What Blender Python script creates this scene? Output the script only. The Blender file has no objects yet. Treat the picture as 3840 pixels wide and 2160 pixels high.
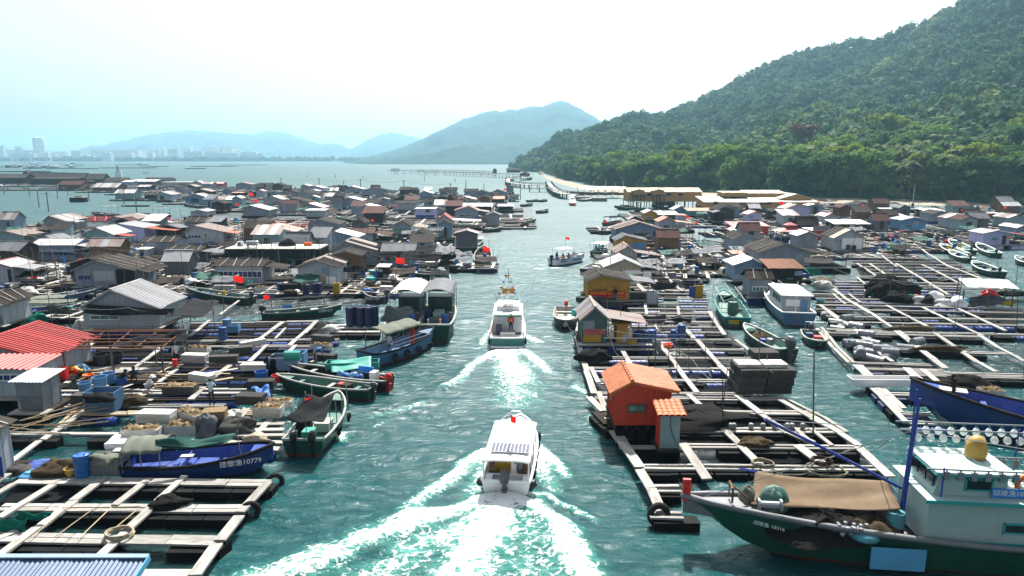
import bpy,bmesh,math,random
import numpy as np
from mathutils import Vector,Matrix
R_=math.radians
rnd=random.Random(7)
SC=bpy.context.scene
COL=SC.collection
# camera, sky, sun, exposure
CAM_H,PITCH,FPX=15.0,R_(10.8),2567.0
SUN_AZ,SUN_EL=R_(9),R_(53)
cam_d=bpy.data.cameras.new('camera')
cam_d.sensor_width=36.0
cam_d.lens=FPX*36.0/3840.0
cam_d.clip_start,cam_d.clip_end=0.5,30000.0
cam=bpy.data.objects.new('camera',cam_d)
cam.location=(0,0,CAM_H)
cam.rotation_euler=(math.pi/2-PITCH,0,0)
COL.objects.link(cam)
SC.camera=cam
world=bpy.data.worlds.new('World')
SC.world=world
world.use_nodes=True
wn=world.node_tree
sky=wn.nodes.new('ShaderNodeTexSky')
sky.sky_type='NISHITA'
sky.sun_disc=False
sky.sun_elevation=SUN_EL
sky.sun_rotation=SUN_AZ
sky.air_density=1.0
sky.dust_density=3.0
sky.ozone_density=1.5
sky.altitude=15
bg=wn.nodes['Background']
bg.inputs['Strength'].default_value=0.079
hs=wn.nodes.new('ShaderNodeHueSaturation')
hs.inputs['Saturation'].default_value=0.38
wn.links.new(sky.outputs[0],hs.inputs['Color'])
wn.links.new(hs.outputs[0],bg.inputs[0])
sun_d=bpy.data.lights.new('sun','SUN')
sun_d.energy=5.0
sun_d.angle=R_(0.55)
sun_d.color=(1.0,0.965,0.90)
sun=bpy.data.objects.new('sun',sun_d)
SUN_V=Vector((math.sin(SUN_AZ)*math.cos(SUN_EL),math.cos(SUN_AZ)*math.cos(SUN_EL),math.sin(SUN_EL)))
sun.rotation_euler=SUN_V.to_track_quat('Z','Y').to_euler()
COL.objects.link(sun)
SC.view_settings.view_transform='Standard'
SC.view_settings.look='None'
SC.view_settings.gamma=1.0
SC.view_settings.use_curve_mapping=False
SC.view_settings.exposure=1.2
SC.render.engine='CYCLES'
cy=SC.cycles
cy.max_bounces=5
cy.diffuse_bounces=2
cy.glossy_bounces=2
cy.transmission_bounces=3
cy.transparent_max_bounces=6
cy.volume_bounces=0
cy.sample_clamp_direct=12.0
cy.sample_clamp_indirect=3.0
cy.use_denoising=True
cy.use_adaptive_sampling=True
# measuring helpers (photograph pixel -> place on the water)
CP,SP=math.cos(PITCH),math.sin(PITCH)
ZN=dict(A=(0,1440,.4969),B=(0,900,.4969),C=(960,900,.4969),D=(2100,900,.4969),E=(2560,1440,.4969),F=(1280,1440,.4969),H=(0,560,.4969),I=(1000,500,.4969),J=(2000,600,.3882),K=(2840,700,.3882),L=(1900,360,.3727),M=(2880,0,.552),N=(0,440,.3882),Q=(0,640,.2954),R=(640,640,.2954),T=(1300,640,.2954),U=(3080,1000,.2954),P=(0,0,1.0))
def pix(z,u,v):
 x0,y0,s=ZN[z]
 return x0+u*s,y0+v*s
def ray(px,py):
 cx,cyy=(px-1920)/FPX,(1080-py)/FPX
 return Vector((cx,CP+cyy*SP,-SP+cyy*CP))
def G(z,u,v,h=0.0):
 d=ray(*pix(z,u,v))
 t=(h-CAM_H)/d.z
 return Vector((d.x*t,d.y*t,h))
def AT(z,u,v,Y):
 d=ray(*pix(z,u,v))
 t=Y/d.y
 return Vector((d.x*t,Y,CAM_H+d.z*t))
MATS={}
def mat(name,col,rough=0.75,var=0.18,scale=2.0,bump=0.0,bscale=12.0,metal=0.0,orand=0.12,dirt=0.0,dirtcol=(0.09,0.07,0.05),stretch=None,spec=None,transl=0.0,alpha=1.0,dscale=1.1):
 if name in MATS:
  return MATS[name]
 m=bpy.data.materials.new(name)
 m.use_nodes=True
 nt=m.node_tree
 N,Lk=nt.nodes,nt.links
 b=N['Principled BSDF']
 b.inputs['Roughness'].default_value=rough
 b.inputs['Metallic'].default_value=metal
 if spec is None:
  spec=(.06 if max(col[:3])<.08 else .15)if rough>.6 else .4
 b.inputs['Specular IOR Level'].default_value=spec
 tc=N.new('ShaderNodeTexCoord')
 src=tc.outputs['Object']
 if stretch:
  mp=N.new('ShaderNodeMapping')
  mp.inputs['Scale'].default_value=stretch
  Lk.new(src,mp.inputs[0])
  src=mp.outputs[0]
 no=N.new('ShaderNodeTexNoise')
 no.inputs['Scale'].default_value=scale
 no.inputs['Detail'].default_value=5
 no.inputs['Roughness'].default_value=0.65
 Lk.new(src,no.inputs['Vector'])
 mr=N.new('ShaderNodeMapRange')
 mr.inputs[1].default_value,mr.inputs[2].default_value=0.3,0.7
 mr.inputs[3].default_value,mr.inputs[4].default_value=1-var,1+var
 Lk.new(no.outputs[0],mr.inputs[0])
 oi=N.new('ShaderNodeObjectInfo')
 m2=N.new('ShaderNodeMapRange')
 m2.inputs[3].default_value,m2.inputs[4].default_value=1-orand,1+orand
 Lk.new(oi.outputs['Random'],m2.inputs[0])
 mu=N.new('ShaderNodeMath');mu.operation='MULTIPLY'
 Lk.new(mr.outputs[0],mu.inputs[0]);Lk.new(m2.outputs[0],mu.inputs[1])
 vm=N.new('ShaderNodeVectorMath');vm.operation='SCALE'
 vm.inputs[0].default_value=col[:3]
 Lk.new(mu.outputs[0],vm.inputs['Scale'])
 out=vm.outputs[0]
 if dirt>0:
  n2=N.new('ShaderNodeTexNoise')
  n2.inputs['Scale'].default_value=dscale
  n2.inputs['Detail'].default_value=6
  n2.inputs['Roughness'].default_value=0.7
  ad=N.new('ShaderNodeVectorMath');ad.operation='ADD'
  cb=N.new('ShaderNodeCombineXYZ')
  ml=N.new('ShaderNodeMath');ml.operation='MULTIPLY';ml.inputs[1].default_value=37.0
  Lk.new(oi.outputs['Random'],ml.inputs[0]);Lk.new(ml.outputs[0],cb.inputs[0])
  Lk.new(src,ad.inputs[0]);Lk.new(cb.outputs[0],ad.inputs[1])
  Lk.new(ad.outputs[0],n2.inputs['Vector'])
  m3=N.new('ShaderNodeMapRange')
  m3.inputs[1].default_value,m3.inputs[2].default_value=0.48,0.68
  m3.inputs[3].default_value,m3.inputs[4].default_value=0.0,dirt
  Lk.new(n2.outputs[0],m3.inputs[0])
  mx=N.new('ShaderNodeMix');mx.data_type='RGBA'
  Lk.new(m3.outputs[0],mx.inputs[0])
  Lk.new(out,mx.inputs[6]);mx.inputs[7].default_value=(*dirtcol,1)
  out=mx.outputs[2]
 Lk.new(out,b.inputs['Base Color'])
 if bump>0:
  nb=N.new('ShaderNodeTexNoise')
  nb.inputs['Scale'].default_value=bscale
  nb.inputs['Detail'].default_value=4
  Lk.new(src,nb.inputs['Vector'])
  bp=N.new('ShaderNodeBump')
  bp.inputs['Strength'].default_value=bump
  bp.inputs['Distance'].default_value=0.05
  Lk.new(nb.outputs[0],bp.inputs['Height'])
  Lk.new(bp.outputs[0],b.inputs['Normal'])
 if transl>0:
  tr=N.new('ShaderNodeBsdfTranslucent')
  Lk.new(out,tr.inputs[0])
  ms=N.new('ShaderNodeMixShader');ms.inputs[0].default_value=transl
  Lk.new(b.outputs[0],ms.inputs[1]);Lk.new(tr.outputs[0],ms.inputs[2])
  Lk.new(ms.outputs[0],N['Material Output'].inputs[0])
  if alpha<1:
   tp=N.new('ShaderNodeBsdfTransparent')
   m4=N.new('ShaderNodeMixShader');m4.inputs[0].default_value=alpha
   Lk.new(tp.outputs[0],m4.inputs[1]);Lk.new(ms.outputs[0],m4.inputs[2])
   Lk.new(m4.outputs[0],N['Material Output'].inputs[0])
 elif alpha<1:
  tp=N.new('ShaderNodeBsdfTransparent')
  m4=N.new('ShaderNodeMixShader');m4.inputs[0].default_value=alpha
  Lk.new(tp.outputs[0],m4.inputs[1]);Lk.new(b.outputs[0],m4.inputs[2])
  Lk.new(m4.outputs[0],N['Material Output'].inputs[0])
 MATS[name]=m
 return m
GREYW=(0.16,0.15,0.14)
mat('plank',(0.35,0.335,0.31),.85,.28,3.0,.5,18,orand=.22,dirt=.55,dirtcol=(.11,.085,.06),dscale=1.6)
mat('darkwood',(0.034,0.028,0.023),.85,.3,3.0,.4,16,orand=.3)
mat('brownwood',(0.15,0.09,0.05),.8,.3,3.0,.4,16,orand=.25)
mat('palewood',(0.36,0.28,0.18),.8,.2,3.0,.3,16,orand=.2)
mat('bamboo',(0.26,0.22,0.15),.7,.25,4.0,orand=.35)
mat('pole',(0.11,0.1,0.092),.8,.25,4.0,orand=.4)
mat('blackfoam',(0.008,0.008,0.009),.7,.3,2.0,.3,8,orand=.3,dirt=.35,dirtcol=(.04,.037,.03))
mat('bluefloat',(0.008,0.032,0.17),.45,.2,2.0,orand=.3,dirt=.4,dirtcol=(.05,.06,.07))
mat('bluebarrel',(0.012,0.085,0.28),.4,.15,2.0,orand=.25,dirt=.25,dirtcol=(.10,.12,.14))
mat('navy',(0.012,0.02,0.075),.45,.2,2.0,orand=.2)
mat('lightblue',(0.1,0.23,0.4),.5,.15,2.0,orand=.15,dirt=.2)
mat('cyanpaint',(0.06,0.24,0.28),.55,.2,2.0,orand=.1,dirt=.3)
mat('greypipe',(0.16,0.165,0.185),.45,.12,2.0,orand=.15,dirt=.2)
mat('foam',(0.5,0.49,0.46),.8,.1,2.0,.4,10,orand=.1,dirt=.5,dirtcol=(.20,.145,.085),dscale=1.4)
mat('foamcrust',(0.2,0.145,0.08),.95,.5,9.0,.9,20,orand=.15)
mat('foamgrey',(0.06,0.058,0.055),.9,.3,3.0,.6,14,orand=.3,dirt=.5,dirtcol=(.05,.05,.045))
mat('sheetwall',(0.22,0.255,0.30),.6,.16,1.2,orand=.16,dirt=.55,dirtcol=(.20,.19,.18),stretch=(1,1,.35))
mat('whitewall',(0.34,0.375,0.41),.6,.1,1.2,orand=.08,dirt=.35,dirtcol=(.30,.27,.24),stretch=(1,1,.35))
mat('bluewall',(0.165,0.24,0.345),.6,.14,1.2,orand=.1,dirt=.35,dirtcol=(.2,.2,.2),stretch=(1,1,.35))
mat('lilacwall',(0.46,0.44,0.68),.6,.08,1.2,orand=.03,dirt=.15)
mat('tealwall',(0.19,0.3,0.32),.6,.14,1.2,orand=.1,dirt=.35,dirtcol=(.15,.17,.16))
mat('darkgreenwall',(0.05,0.11,0.11),.6,.2,1.2,orand=.05,dirt=.2)
mat('yellowwall',(0.40,0.215,0.015),.6,.15,1.2,orand=.06,dirt=.3,dirtcol=(.25,.14,.03))
mat('tanwall',(0.44,0.37,0.29),.7,.15,1.2,orand=.08,dirt=.4)
mat('orangewall',(0.52,0.050,0.02),.6,.14,1.6,orand=.08,dirt=.35,dirtcol=(.35,.05,.02))
mat('redwall',(0.36,0.02,0.02),.55,.12,1.2,orand=.05,dirt=.2)
mat('woodwall',(0.42,0.24,0.09),.7,.2,1.5,orand=.08,dirt=.25,stretch=(1,1,3))
mat('whiteroof',(0.31,0.31,0.32),.5,.12,.9,orand=.08,dirt=.45,dirtcol=(.17,.14,.12))
mat('rustyroof',(0.26,0.215,0.195),.65,.2,.9,orand=.1,dirt=.8,dirtcol=(.17,.07,.042),dscale=.9)
mat('felt',(0.036,0.03,0.027),.95,.25,1.0,.3,10,orand=.3,dirt=.3,dirtcol=(.06,.053,.046))
mat('redroof',(0.3,0.03,0.024),.5,.12,1.0,orand=.08,dirt=.25,dirtcol=(.27,.10,.08))
mat('orangeroof',(0.38,0.095,0.032),.5,.12,1.5,orand=.1,dirt=.3,dirtcol=(.32,.15,.09))
mat('yellowroof',(0.36,0.25,0.05),.6,.08,1.0,orand=.05,dirt=.2,dirtcol=(.25,.18,.08))
mat('creamroof',(0.34,0.31,0.24),.6,.08,1.0,orand=.05,dirt=.15)
mat('brownroof',(0.075,0.033,0.027),.7,.15,1.0,orand=.1)
mat('thatch',(0.055,0.05,0.045),.95,.3,3.0,.6,15,orand=.1)
mat('blueroof',(0.055,0.1,0.19),.5,.2,1.0,orand=.04,dirt=.4,dirtcol=(.16,.20,.26),stretch=(.5,2,1))
mat('rustmetal',(0.16,0.07,0.04),.8,.3,2.0,.3,14,orand=.2)
mat('tile',(0.42,0.115,0.034),.6,.2,3.0,orand=.25,dirt=.25,dirtcol=(.24,.10,.06))
mat('redtile',(0.34,0.026,0.022),.5,.14,3.0,orand=.14)
mat('pane',(0.02,0.03,0.04),.12,.2,1.0,orand=.5)
mat('bluepane',(0.02,0.035,0.12),.15,.2,1.0,orand=.4)
mat('greenpane',(0.10,0.20,0.15),.12,.2,1.0,orand=.4)
mat('shadecloth',(0.028,0.029,0.032),.9,.25,1.5,.2,30,orand=.25,transl=.30,alpha=.90)
mat('blackcloth',(0.020,0.021,0.024),.9,.25,1.5,.2,30,orand=.25)
mat('net',(0.016,0.015,0.014),.95,.45,6.0,1.0,30,orand=.2)
mat('brownnet',(0.065,0.048,0.03),.95,.45,6.0,1.0,30,orand=.2)
mat('greennet',(0.008,0.15,0.11),.8,.3,5.0,.6,30,orand=.1,transl=.25)
mat('tarpgreen',(0.03,0.1,0.08),.7,.2,1.5,.3,6,orand=.1,transl=.25)
mat('tarpolive',(0.15,0.165,0.13),.7,.2,1.5,.3,6,orand=.1,transl=.2)
mat('tarptan',(0.21,0.15,0.095),.8,.15,1.5,.3,6,orand=.05,transl=.35)
mat('tarpgrey',(0.15,0.155,0.17),.7,.2,1.5,.4,5,orand=.2,transl=.2)
mat('tarpblue',(0.012,0.09,0.3),.6,.2,1.5,.5,5,orand=.1)
mat('turquoise',(0.022,0.24,0.19),.5,.12,1.5,orand=.06,dirt=.1)
mat('white',(0.78,0.78,0.77),.45,.06,1.5,orand=.04,dirt=.12,dirtcol=(.4,.36,.3))
mat('cream',(0.42,0.405,0.35),.5,.08,1.5,orand=.06,dirt=.2)
mat('greyplastic',(0.17,0.175,0.185),.5,.15,1.5,orand=.2)
mat('darkgrey',(0.06,0.06,0.065),.5,.2,1.5,orand=.25)
mat('black',(0.014,0.014,0.016),.4,.2,2.0,orand=.2)
mat('rubber',(0.02,0.02,0.02),.85,.25,4.0,orand=.2)
mat('hullgreen',(0.005,0.055,0.036),.45,.18,1.0,orand=.22,dirt=.3,dirtcol=(.05,.07,.06))
mat('hullteal',(0.012,0.12,0.115),.5,.15,1.0,orand=.06,dirt=.3,dirtcol=(.12,.17,.16))
mat('hullblue',(0.012,0.035,0.14),.45,.18,1.0,orand=.08,dirt=.3,dirtcol=(.06,.07,.09))
mat('deckblue',(0.02,0.05,0.24),.5,.15,1.0,orand=.08,dirt=.35,dirtcol=(.12,.17,.34))
mat('hullsteel',(0.055,0.13,0.24),.5,.2,1.0,orand=.04,dirt=.5,dirtcol=(.13,.12,.11))
mat('hullwhite',(0.74,0.75,0.75),.35,.05,1.0,orand=.03,dirt=.12,dirtcol=(.4,.38,.33))
mat('deckgreen',(0.045,0.13,0.105),.55,.2,1.2,orand=.15,dirt=.4,dirtcol=(.22,.24,.2))
mat('rimpale',(0.3,0.31,0.285),.6,.2,2.0,orand=.15,dirt=.35)
mat('bootred',(0.11,0.025,0.018),.6,.25,1.5,orand=.15)
mat('cabinwhite',(0.33,0.45,0.425),.5,.07,1.2,orand=.03,dirt=.28,dirtcol=(.34,.33,.28))
mat('cabintrim',(0.03,0.32,0.31),.5,.15,1.5,orand=.03)
mat('mastblue',(0.015,0.055,0.30),.5,.2,2.0,orand=.05,dirt=.35,dirtcol=(.2,.09,.1))
mat('flagred',(0.72,0.015,0.012),.7,.08,1.0,orand=.08,transl=.45)
mat('starred',(0.80,0.02,0.015),.7,.05,1.0,orand=.0)
mat('staryellow',(0.85,0.60,0.03),.7,.05,1.0,orand=.0)
mat('bannerred',(0.60,0.01,0.02),.7,.08,1.0,orand=.0)
mat('signblue',(0.02,0.22,0.62),.5,.08,1.0,orand=.0)
mat('skyblue',(0.09,0.32,0.52),.5,.08,1.0,orand=.0)
mat('orange',(0.85,0.16,0.02),.5,.1,1.0,orand=.1)
mat('red',(0.62,0.02,0.015),.5,.1,1.0,orand=.12)
mat('pink',(0.42,0.07,0.07),.6,.2,2.0,orand=.12,dirt=.3,dirtcol=(.5,.3,.28))
mat('yellow',(0.5,0.31,0.012),.5,.1,1.0,orand=.1)
mat('gold',(0.4,0.24,0.04),.5,.15,1.0,orand=.02,dirt=.2)
mat('green',(0.01,0.36,0.14),.5,.1,1.0,orand=.1)
mat('metal',(0.55,0.57,0.60),.3,.1,2.0,metal=.8,orand=.1)
mat('greymetal',(0.2,0.22,0.24),.5,.15,2.0,metal=.3,orand=.1)
mat('glassbulb',(0.75,0.80,0.80),.08,.05,1.0,orand=.05,transl=.3,alpha=.55)
mat('pennet',(0.012,0.013,0.014),.95,.4,3.0,orand=.4,transl=.15,alpha=.72)
mat('rope',(0.3,0.26,0.19),.9,.3,6.0,orand=.2)
mat('bluerope',(0.02,0.14,0.45),.8,.2,6.0,orand=.1)
mat('wire',(0.30,0.30,0.30),.7,.1,1.0,orand=.2)
mat('skin',(0.36,0.20,0.13),.6,.08,3.0,orand=.1)
mat('hair',(0.012,0.010,0.010),.6,.2,8.0,orand=.1)
mat('cloth_white',(0.62,0.62,0.60),.9,.1,4.0,orand=.06)
mat('cloth_floral',(0.42,0.50,0.52),.9,.7,14.0,orand=.0)
mat('cloth_dark',(0.022,0.024,0.032),.9,.2,4.0,orand=.3)
mat('cloth_blue',(0.06,0.14,0.30),.9,.2,4.0,orand=.2)
mat('cloth_jeans',(0.13,0.19,0.27),.9,.2,4.0,orand=.1)
mat('cloth_khaki',(0.22,0.19,0.13),.9,.2,4.0,orand=.1)
mat('cloth_orange',(0.80,0.13,0.02),.8,.15,4.0,orand=.05)
mat('cloth_teal',(0.10,0.42,0.50),.9,.2,4.0,orand=.1)
mat('cloth_grey',(0.26,0.29,0.31),.9,.2,4.0,orand=.1)
mat('sand',(0.29,0.25,0.19),.95,.15,.15,.3,2,orand=0,dirt=.3,dirtcol=(.36,.31,.24),dscale=.05)
mat('concrete',(0.17,0.165,0.155),.9,.2,.8,orand=.1,dirt=.3,dirtcol=(.1,.1,.09))
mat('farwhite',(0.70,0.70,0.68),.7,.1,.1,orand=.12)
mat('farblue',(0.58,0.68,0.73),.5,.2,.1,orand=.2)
# mesh building
class MB:
 """collects shapes, then becomes one mesh"""
 def __init__(s):
  s.v,s.f,s.mi=[],[],[]
 def poly(s,pts,m=0):
  n=len(s.v)
  s.v+=[tuple(p)for p in pts]
  s.f.append(tuple(range(n,n+len(pts))));s.mi.append(m)
  return s
 def mesh(s,vs,fs,m=0):
  n=len(s.v)
  s.v+=[tuple(p)for p in vs]
  for f in fs:
   s.f.append(tuple(i+n for i in f));s.mi.append(m)
  return s
 def box(s,c,d,rz=0,m=0,rx=0,ry=0):
  hx,hy,hz=d[0]/2,d[1]/2,d[2]/2
  P=[Vector((x,y,z))for z in(-hz,hz)for y in(-hy,hy)for x in(-hx,hx)]
  if rz or rx or ry:
   M=Matrix.Rotation(rz,3,'Z')@Matrix.Rotation(ry,3,'Y')@Matrix.Rotation(rx,3,'X')
   P=[M@p for p in P]
  c=Vector(c)
  return s.mesh([p+c for p in P],[(0,2,3,1),(4,5,7,6),(0,1,5,4),(2,6,7,3),(0,4,6,2),(1,3,7,5)],m)
 def b2(s,x0,x1,y0,y1,z0,z1,m=0):
  return s.box(((x0+x1)/2,(y0+y1)/2,(z0+z1)/2),(x1-x0,y1-y0,z1-z0),0,m)
 def bar(s,a,b,w,h=None,m=0):
  a,b=Vector(a),Vector(b)
  h=h or w
  d=b-a
  L=d.length
  if L<1e-6:return s
  q=d.to_track_quat('X','Z').to_matrix()
  P=[q@Vector((x,y,z))+a for z in(-h/2,h/2)for y in(-w/2,w/2)for x in(0,L)]
  return s.mesh(P,[(0,2,3,1),(4,5,7,6),(0,1,5,4),(2,6,7,3),(0,4,6,2),(1,3,7,5)],m)
 def tube(s,pts,r,n=6,m=0,cap=True,closed=False):
  pts=[Vector(p)for p in pts]
  k=len(pts)
  rr=r if isinstance(r,(list,tuple))else[r]*k
  base=len(s.v)
  for i,p in enumerate(pts):
   if closed:
    t=pts[(i+1)%k]-pts[i-1]
   else:
    t=pts[min(i+1,k-1)]-pts[max(i-1,0)]
   if t.length<1e-9:t=Vector((0,0,1))
   t.normalize()
   a=Vector((0,0,1))if abs(t.z)<.9 else Vector((1,0,0))
   u=t.cross(a).normalized();w=t.cross(u)
   for j in range(n):
    an=2*math.pi*j/n
    s.v.append(tuple(p+(u*math.cos(an)+w*math.sin(an))*rr[i]))
  for i in range(k if closed else k-1):
   for j in range(n):
    a=base+i*n+j;b=base+i*n+(j+1)%n
    c=base+((i+1)%k)*n+(j+1)%n;d=base+((i+1)%k)*n+j
    s.f.append((a,b,c,d));s.mi.append(m)
  if cap and not closed:
   s.f.append(tuple(base+j for j in range(n))[::-1]);s.mi.append(m)
   s.f.append(tuple(base+(k-1)*n+j for j in range(n)));s.mi.append(m)
  return s
 def lathe(s,prof,n=14,c=(0,0,0),axis='Z',m=0):
  base=len(s.v)
  c=Vector(c)
  for r,z in prof:
   for j in range(n):
    an=2*math.pi*j/n
    x,y=r*math.cos(an),r*math.sin(an)
    p={'Z':(x,y,z),'X':(z,x,y),'Y':(x,z,y)}[axis]
    s.v.append(tuple(c+Vector(p)))
  for i in range(len(prof)-1):
   for j in range(n):
    a,b=base+i*n+j,base+i*n+(j+1)%n
    s.f.append((a,b,b+n,a+n));s.mi.append(m)
  s.f.append(tuple(base+j for j in range(n))[::-1]);s.mi.append(m)
  s.f.append(tuple(base+(len(prof)-1)*n+j for j in range(n)));s.mi.append(m)
  return s
 def grid(s,fn,nu,nv,m=0):
  base=len(s.v)
  for i in range(nu+1):
   for j in range(nv+1):
    s.v.append(tuple(fn(i/nu,j/nv)))
  for i in range(nu):
   for j in range(nv):
    a=base+i*(nv+1)+j
    s.f.append((a,a+nv+1,a+nv+2,a+1));s.mi.append(m)
  return s
 def data(s,name,mats,smooth=False):
  me=bpy.data.meshes.new(name)
  me.from_pydata(s.v,[],s.f)
  for mm in(mats if isinstance(mats,(list,tuple))else[mats]):
   me.materials.append(MATS[mm]if isinstance(mm,str)else mm)
  if len(set(s.mi))>1:
   me.polygons.foreach_set('material_index',s.mi)
  if smooth:
   me.polygons.foreach_set('use_smooth',[True]*len(s.f))
  me.update()
  return me
 def build(s,name,mats,parent=None,smooth=False,loc=None):
  return put(name,s.data(name,mats,smooth),parent,loc)
def put(name,me,parent=None,loc=None,rz=0,scale=None,rot=None):
 o=bpy.data.objects.new(name,me)
 COL.objects.link(o)
 if parent:o.parent=parent
 if loc is not None:o.location=loc
 if rot is not None:o.rotation_euler=rot
 elif rz:o.rotation_euler=(0,0,rz)
 if scale is not None:o.scale=scale
 return o
ORD=['first','second','third','fourth','fifth','sixth','seventh','eighth','ninth','tenth','eleventh','twelfth','thirteenth','fourteenth','fifteenth','sixteenth','seventeenth','eighteenth','nineteenth']
SEEN={}
SHARED=('grey barrel heap','loose bamboo pile','small floats on the near right beam')
def tag(o,label,cat,group=None,kind=None):
 if label and group and group not in SHARED:
  SEEN[label]=SEEN.get(label,0)+1
  if SEEN[label]>1:label=ORD[SEEN[label]-1]+' '+label
 if kind in('structure',):
  o['kind']=kind
  if label:o['label']=label
  if cat:o['category']=cat
  return o
 o['label']=label
 o['category']=cat
 if group:o['group']=group
 if kind:o['kind']=kind
 return o
def thing(name,label,cat,loc=(0,0,0),rz=0,group=None):
 o=put(name,None,None,loc,rz)
 o.empty_display_size=.2
 return tag(o,label,cat,group)
def copy_tree(o,parent=None):
 c=o.copy();COL.objects.link(c);c.parent=parent
 for ch in list(o.children):
  copy_tree(ch,c)
 return c
_UNIT={}
def unit_box(m,bev=0.0):
 k=('box',m)
 if k not in _UNIT:
  _UNIT[k]=MB().box((0,0,0),(1,1,1)).data('unit_'+m,m)
 return _UNIT[k]
def boxpart(name,m,parent,c,d,rz=0):
 return put(name,unit_box(m),parent,c,rz,d)
def nz(seed):
 r=np.random.RandomState(seed)
 return r
def vnoise(x,y,seed=0):
 xi,yi=np.floor(x).astype(np.int64),np.floor(y).astype(np.int64)
 xf,yf=x-xi,y-yi
 def h(a,b):
  n=(a*374761393+b*668265263+seed*974634777)&0xffffffff
  n=((n^(n>>13))*1274126177)&0xffffffff
  return((n^(n>>16))&0xffff)/65535.0
 u,v=xf*xf*(3-2*xf),yf*yf*(3-2*yf)
 a,b,c,d=h(xi,yi),h(xi+1,yi),h(xi,yi+1),h(xi+1,yi+1)
 return(a*(1-u)+b*u)*(1-v)+(c*(1-u)+d*u)*v
def fbm(x,y,seed=0,o=4):
 s,a=0,.5
 for i in range(o):
  s=s+a*vnoise(x*2**i,y*2**i,seed+i);a*=.5
 return s
def np_mesh(name,V,F,m,smooth=False,attr=None):
 me=bpy.data.meshes.new(name)
 n=F.shape[1]
 me.vertices.add(len(V));me.vertices.foreach_set('co',V.astype(np.float32).ravel())
 me.loops.add(F.size);me.loops.foreach_set('vertex_index',F.astype(np.int32).ravel())
 me.polygons.add(len(F))
 me.polygons.foreach_set('loop_start',(np.arange(len(F))*n).astype(np.int32))
 if smooth:me.polygons.foreach_set('use_smooth',np.ones(len(F),bool))
 me.materials.append(MATS[m]if isinstance(m,str)else m)
 if attr:
  for k,a in attr.items():
   at=me.attributes.new(k,'FLOAT','POINT');at.data.foreach_set('value',a.astype(np.float32).ravel())
 me.update(calc_edges=True);me.validate()
 return me
def gridF(nr,nc):
 i=np.arange(nr-1)[:,None]*nc+np.arange(nc-1)[None,:]
 return np.stack([i,i+1,i+nc+1,i+nc],-1).reshape(-1,4)
def seg_dist(X,Y,pts):
 """distance to a polyline and the position along it (0..1)"""
 best=np.full(X.shape,1e9);par=np.zeros(X.shape);sd=np.zeros(X.shape)
 L=[0]
 for a,b in zip(pts[:-1],pts[1:]):L.append(L[-1]+(b-a).length)
 for k,(a,b)in enumerate(zip(pts[:-1],pts[1:])):
  dx,dy=b.x-a.x,b.y-a.y
  l2=dx*dx+dy*dy
  t=np.clip(((X-a.x)*dx+(Y-a.y)*dy)/l2,0,1)
  d=np.hypot(X-a.x-t*dx,Y-a.y-t*dy)
  m=d<best
  best[m]=d[m];par[m]=((L[k]+t*math.sqrt(l2))/L[-1])[m]
 return best,par
WAKES=[('F',[(1090,520),(1010,580),(870,700),(700,800),(555,930),(520,1010)],.45,.55,1.25,.62,.16),('F',[(1095,640),(1040,760),(1000,860)],.40,.5,.9,.5,.05),('F',[(1110,900),(900,960),(700,1010),(420,1100),(180,1190),(0,1270),(-260,1380),(-600,1500)],.55,.95,1.15,.85,.26),('F',[(1240,900),(1150,1010),(1060,1150),(980,1280),(900,1449),(820,1600)],.75,1.5,1.25,.82,.14),('F',[(1250,900),(900,1100),(500,1280),(250,1449),(0,1600)],.5,1.2,.9,.62,.05),
('F',[(1300,910),(1440,960),(1560,1080),(1660,1230),(1740,1380),(1800,1520)],.5,.75,1.35,.85,.2),('F',[(1480,480),(1580,600),(1690,710)],.5,.35,1.2,.8,.14),('F',[(1480,560),(1520,700),(1600,800)],.7,.6,1.0,.5,.06),('F',[(1420,860),(1560,860),(1700,910),(1800,970),(1890,1040)],.4,.3,.8,.7,.2),('F',[(1460,900),(1500,1050),(1560,1250),(1580,1449)],.6,1.0,.7,.55,.04),('F',[(1330,1000),(1380,1200),(1400,1449)],.5,.9,.6,.55,.04),
('C',[(1810,850),(1730,890),(1630,950),(1560,1040),(1400,1120)],.45,.35,1.2,.6,.16),('C',[(1890,850),(1900,930),(1940,1030),(1960,1120),(1980,1220)],.9,1.7,1.2,.45,.12),('C',[(1990,850),(2080,890),(2160,960),(2190,1010)],.5,.5,1.2,.7,.16),('C',[(1780,680),(1720,740),(1700,800)],.35,.35,1.0,.6,.1),('C',[(2010,700),(2060,720),(2110,780)],.5,.4,1.1,.7,.1),('C',[(1560,1030),(1480,1070),(1380,1120)],.30,.25,.9,.85,.06),
('C',[(1220,1250),(1080,1290),(900,1330)],.25,.2,.72,.6,.08),('C',[(960,1380),(880,1420)],.2,.2,.7,.6,.05),('C',[(2200,205),(2300,208),(2120,215)],.5,.5,.95,.7,.03),('D',[(105,1110),(190,1150)],.35,.3,.85,.75,.04),('D',[(245,1330),(265,1375)],.3,.3,.9,.8,.04),('A',[(2540,370),(2576,420)],.3,.3,.95,.85,.05),]
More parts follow.
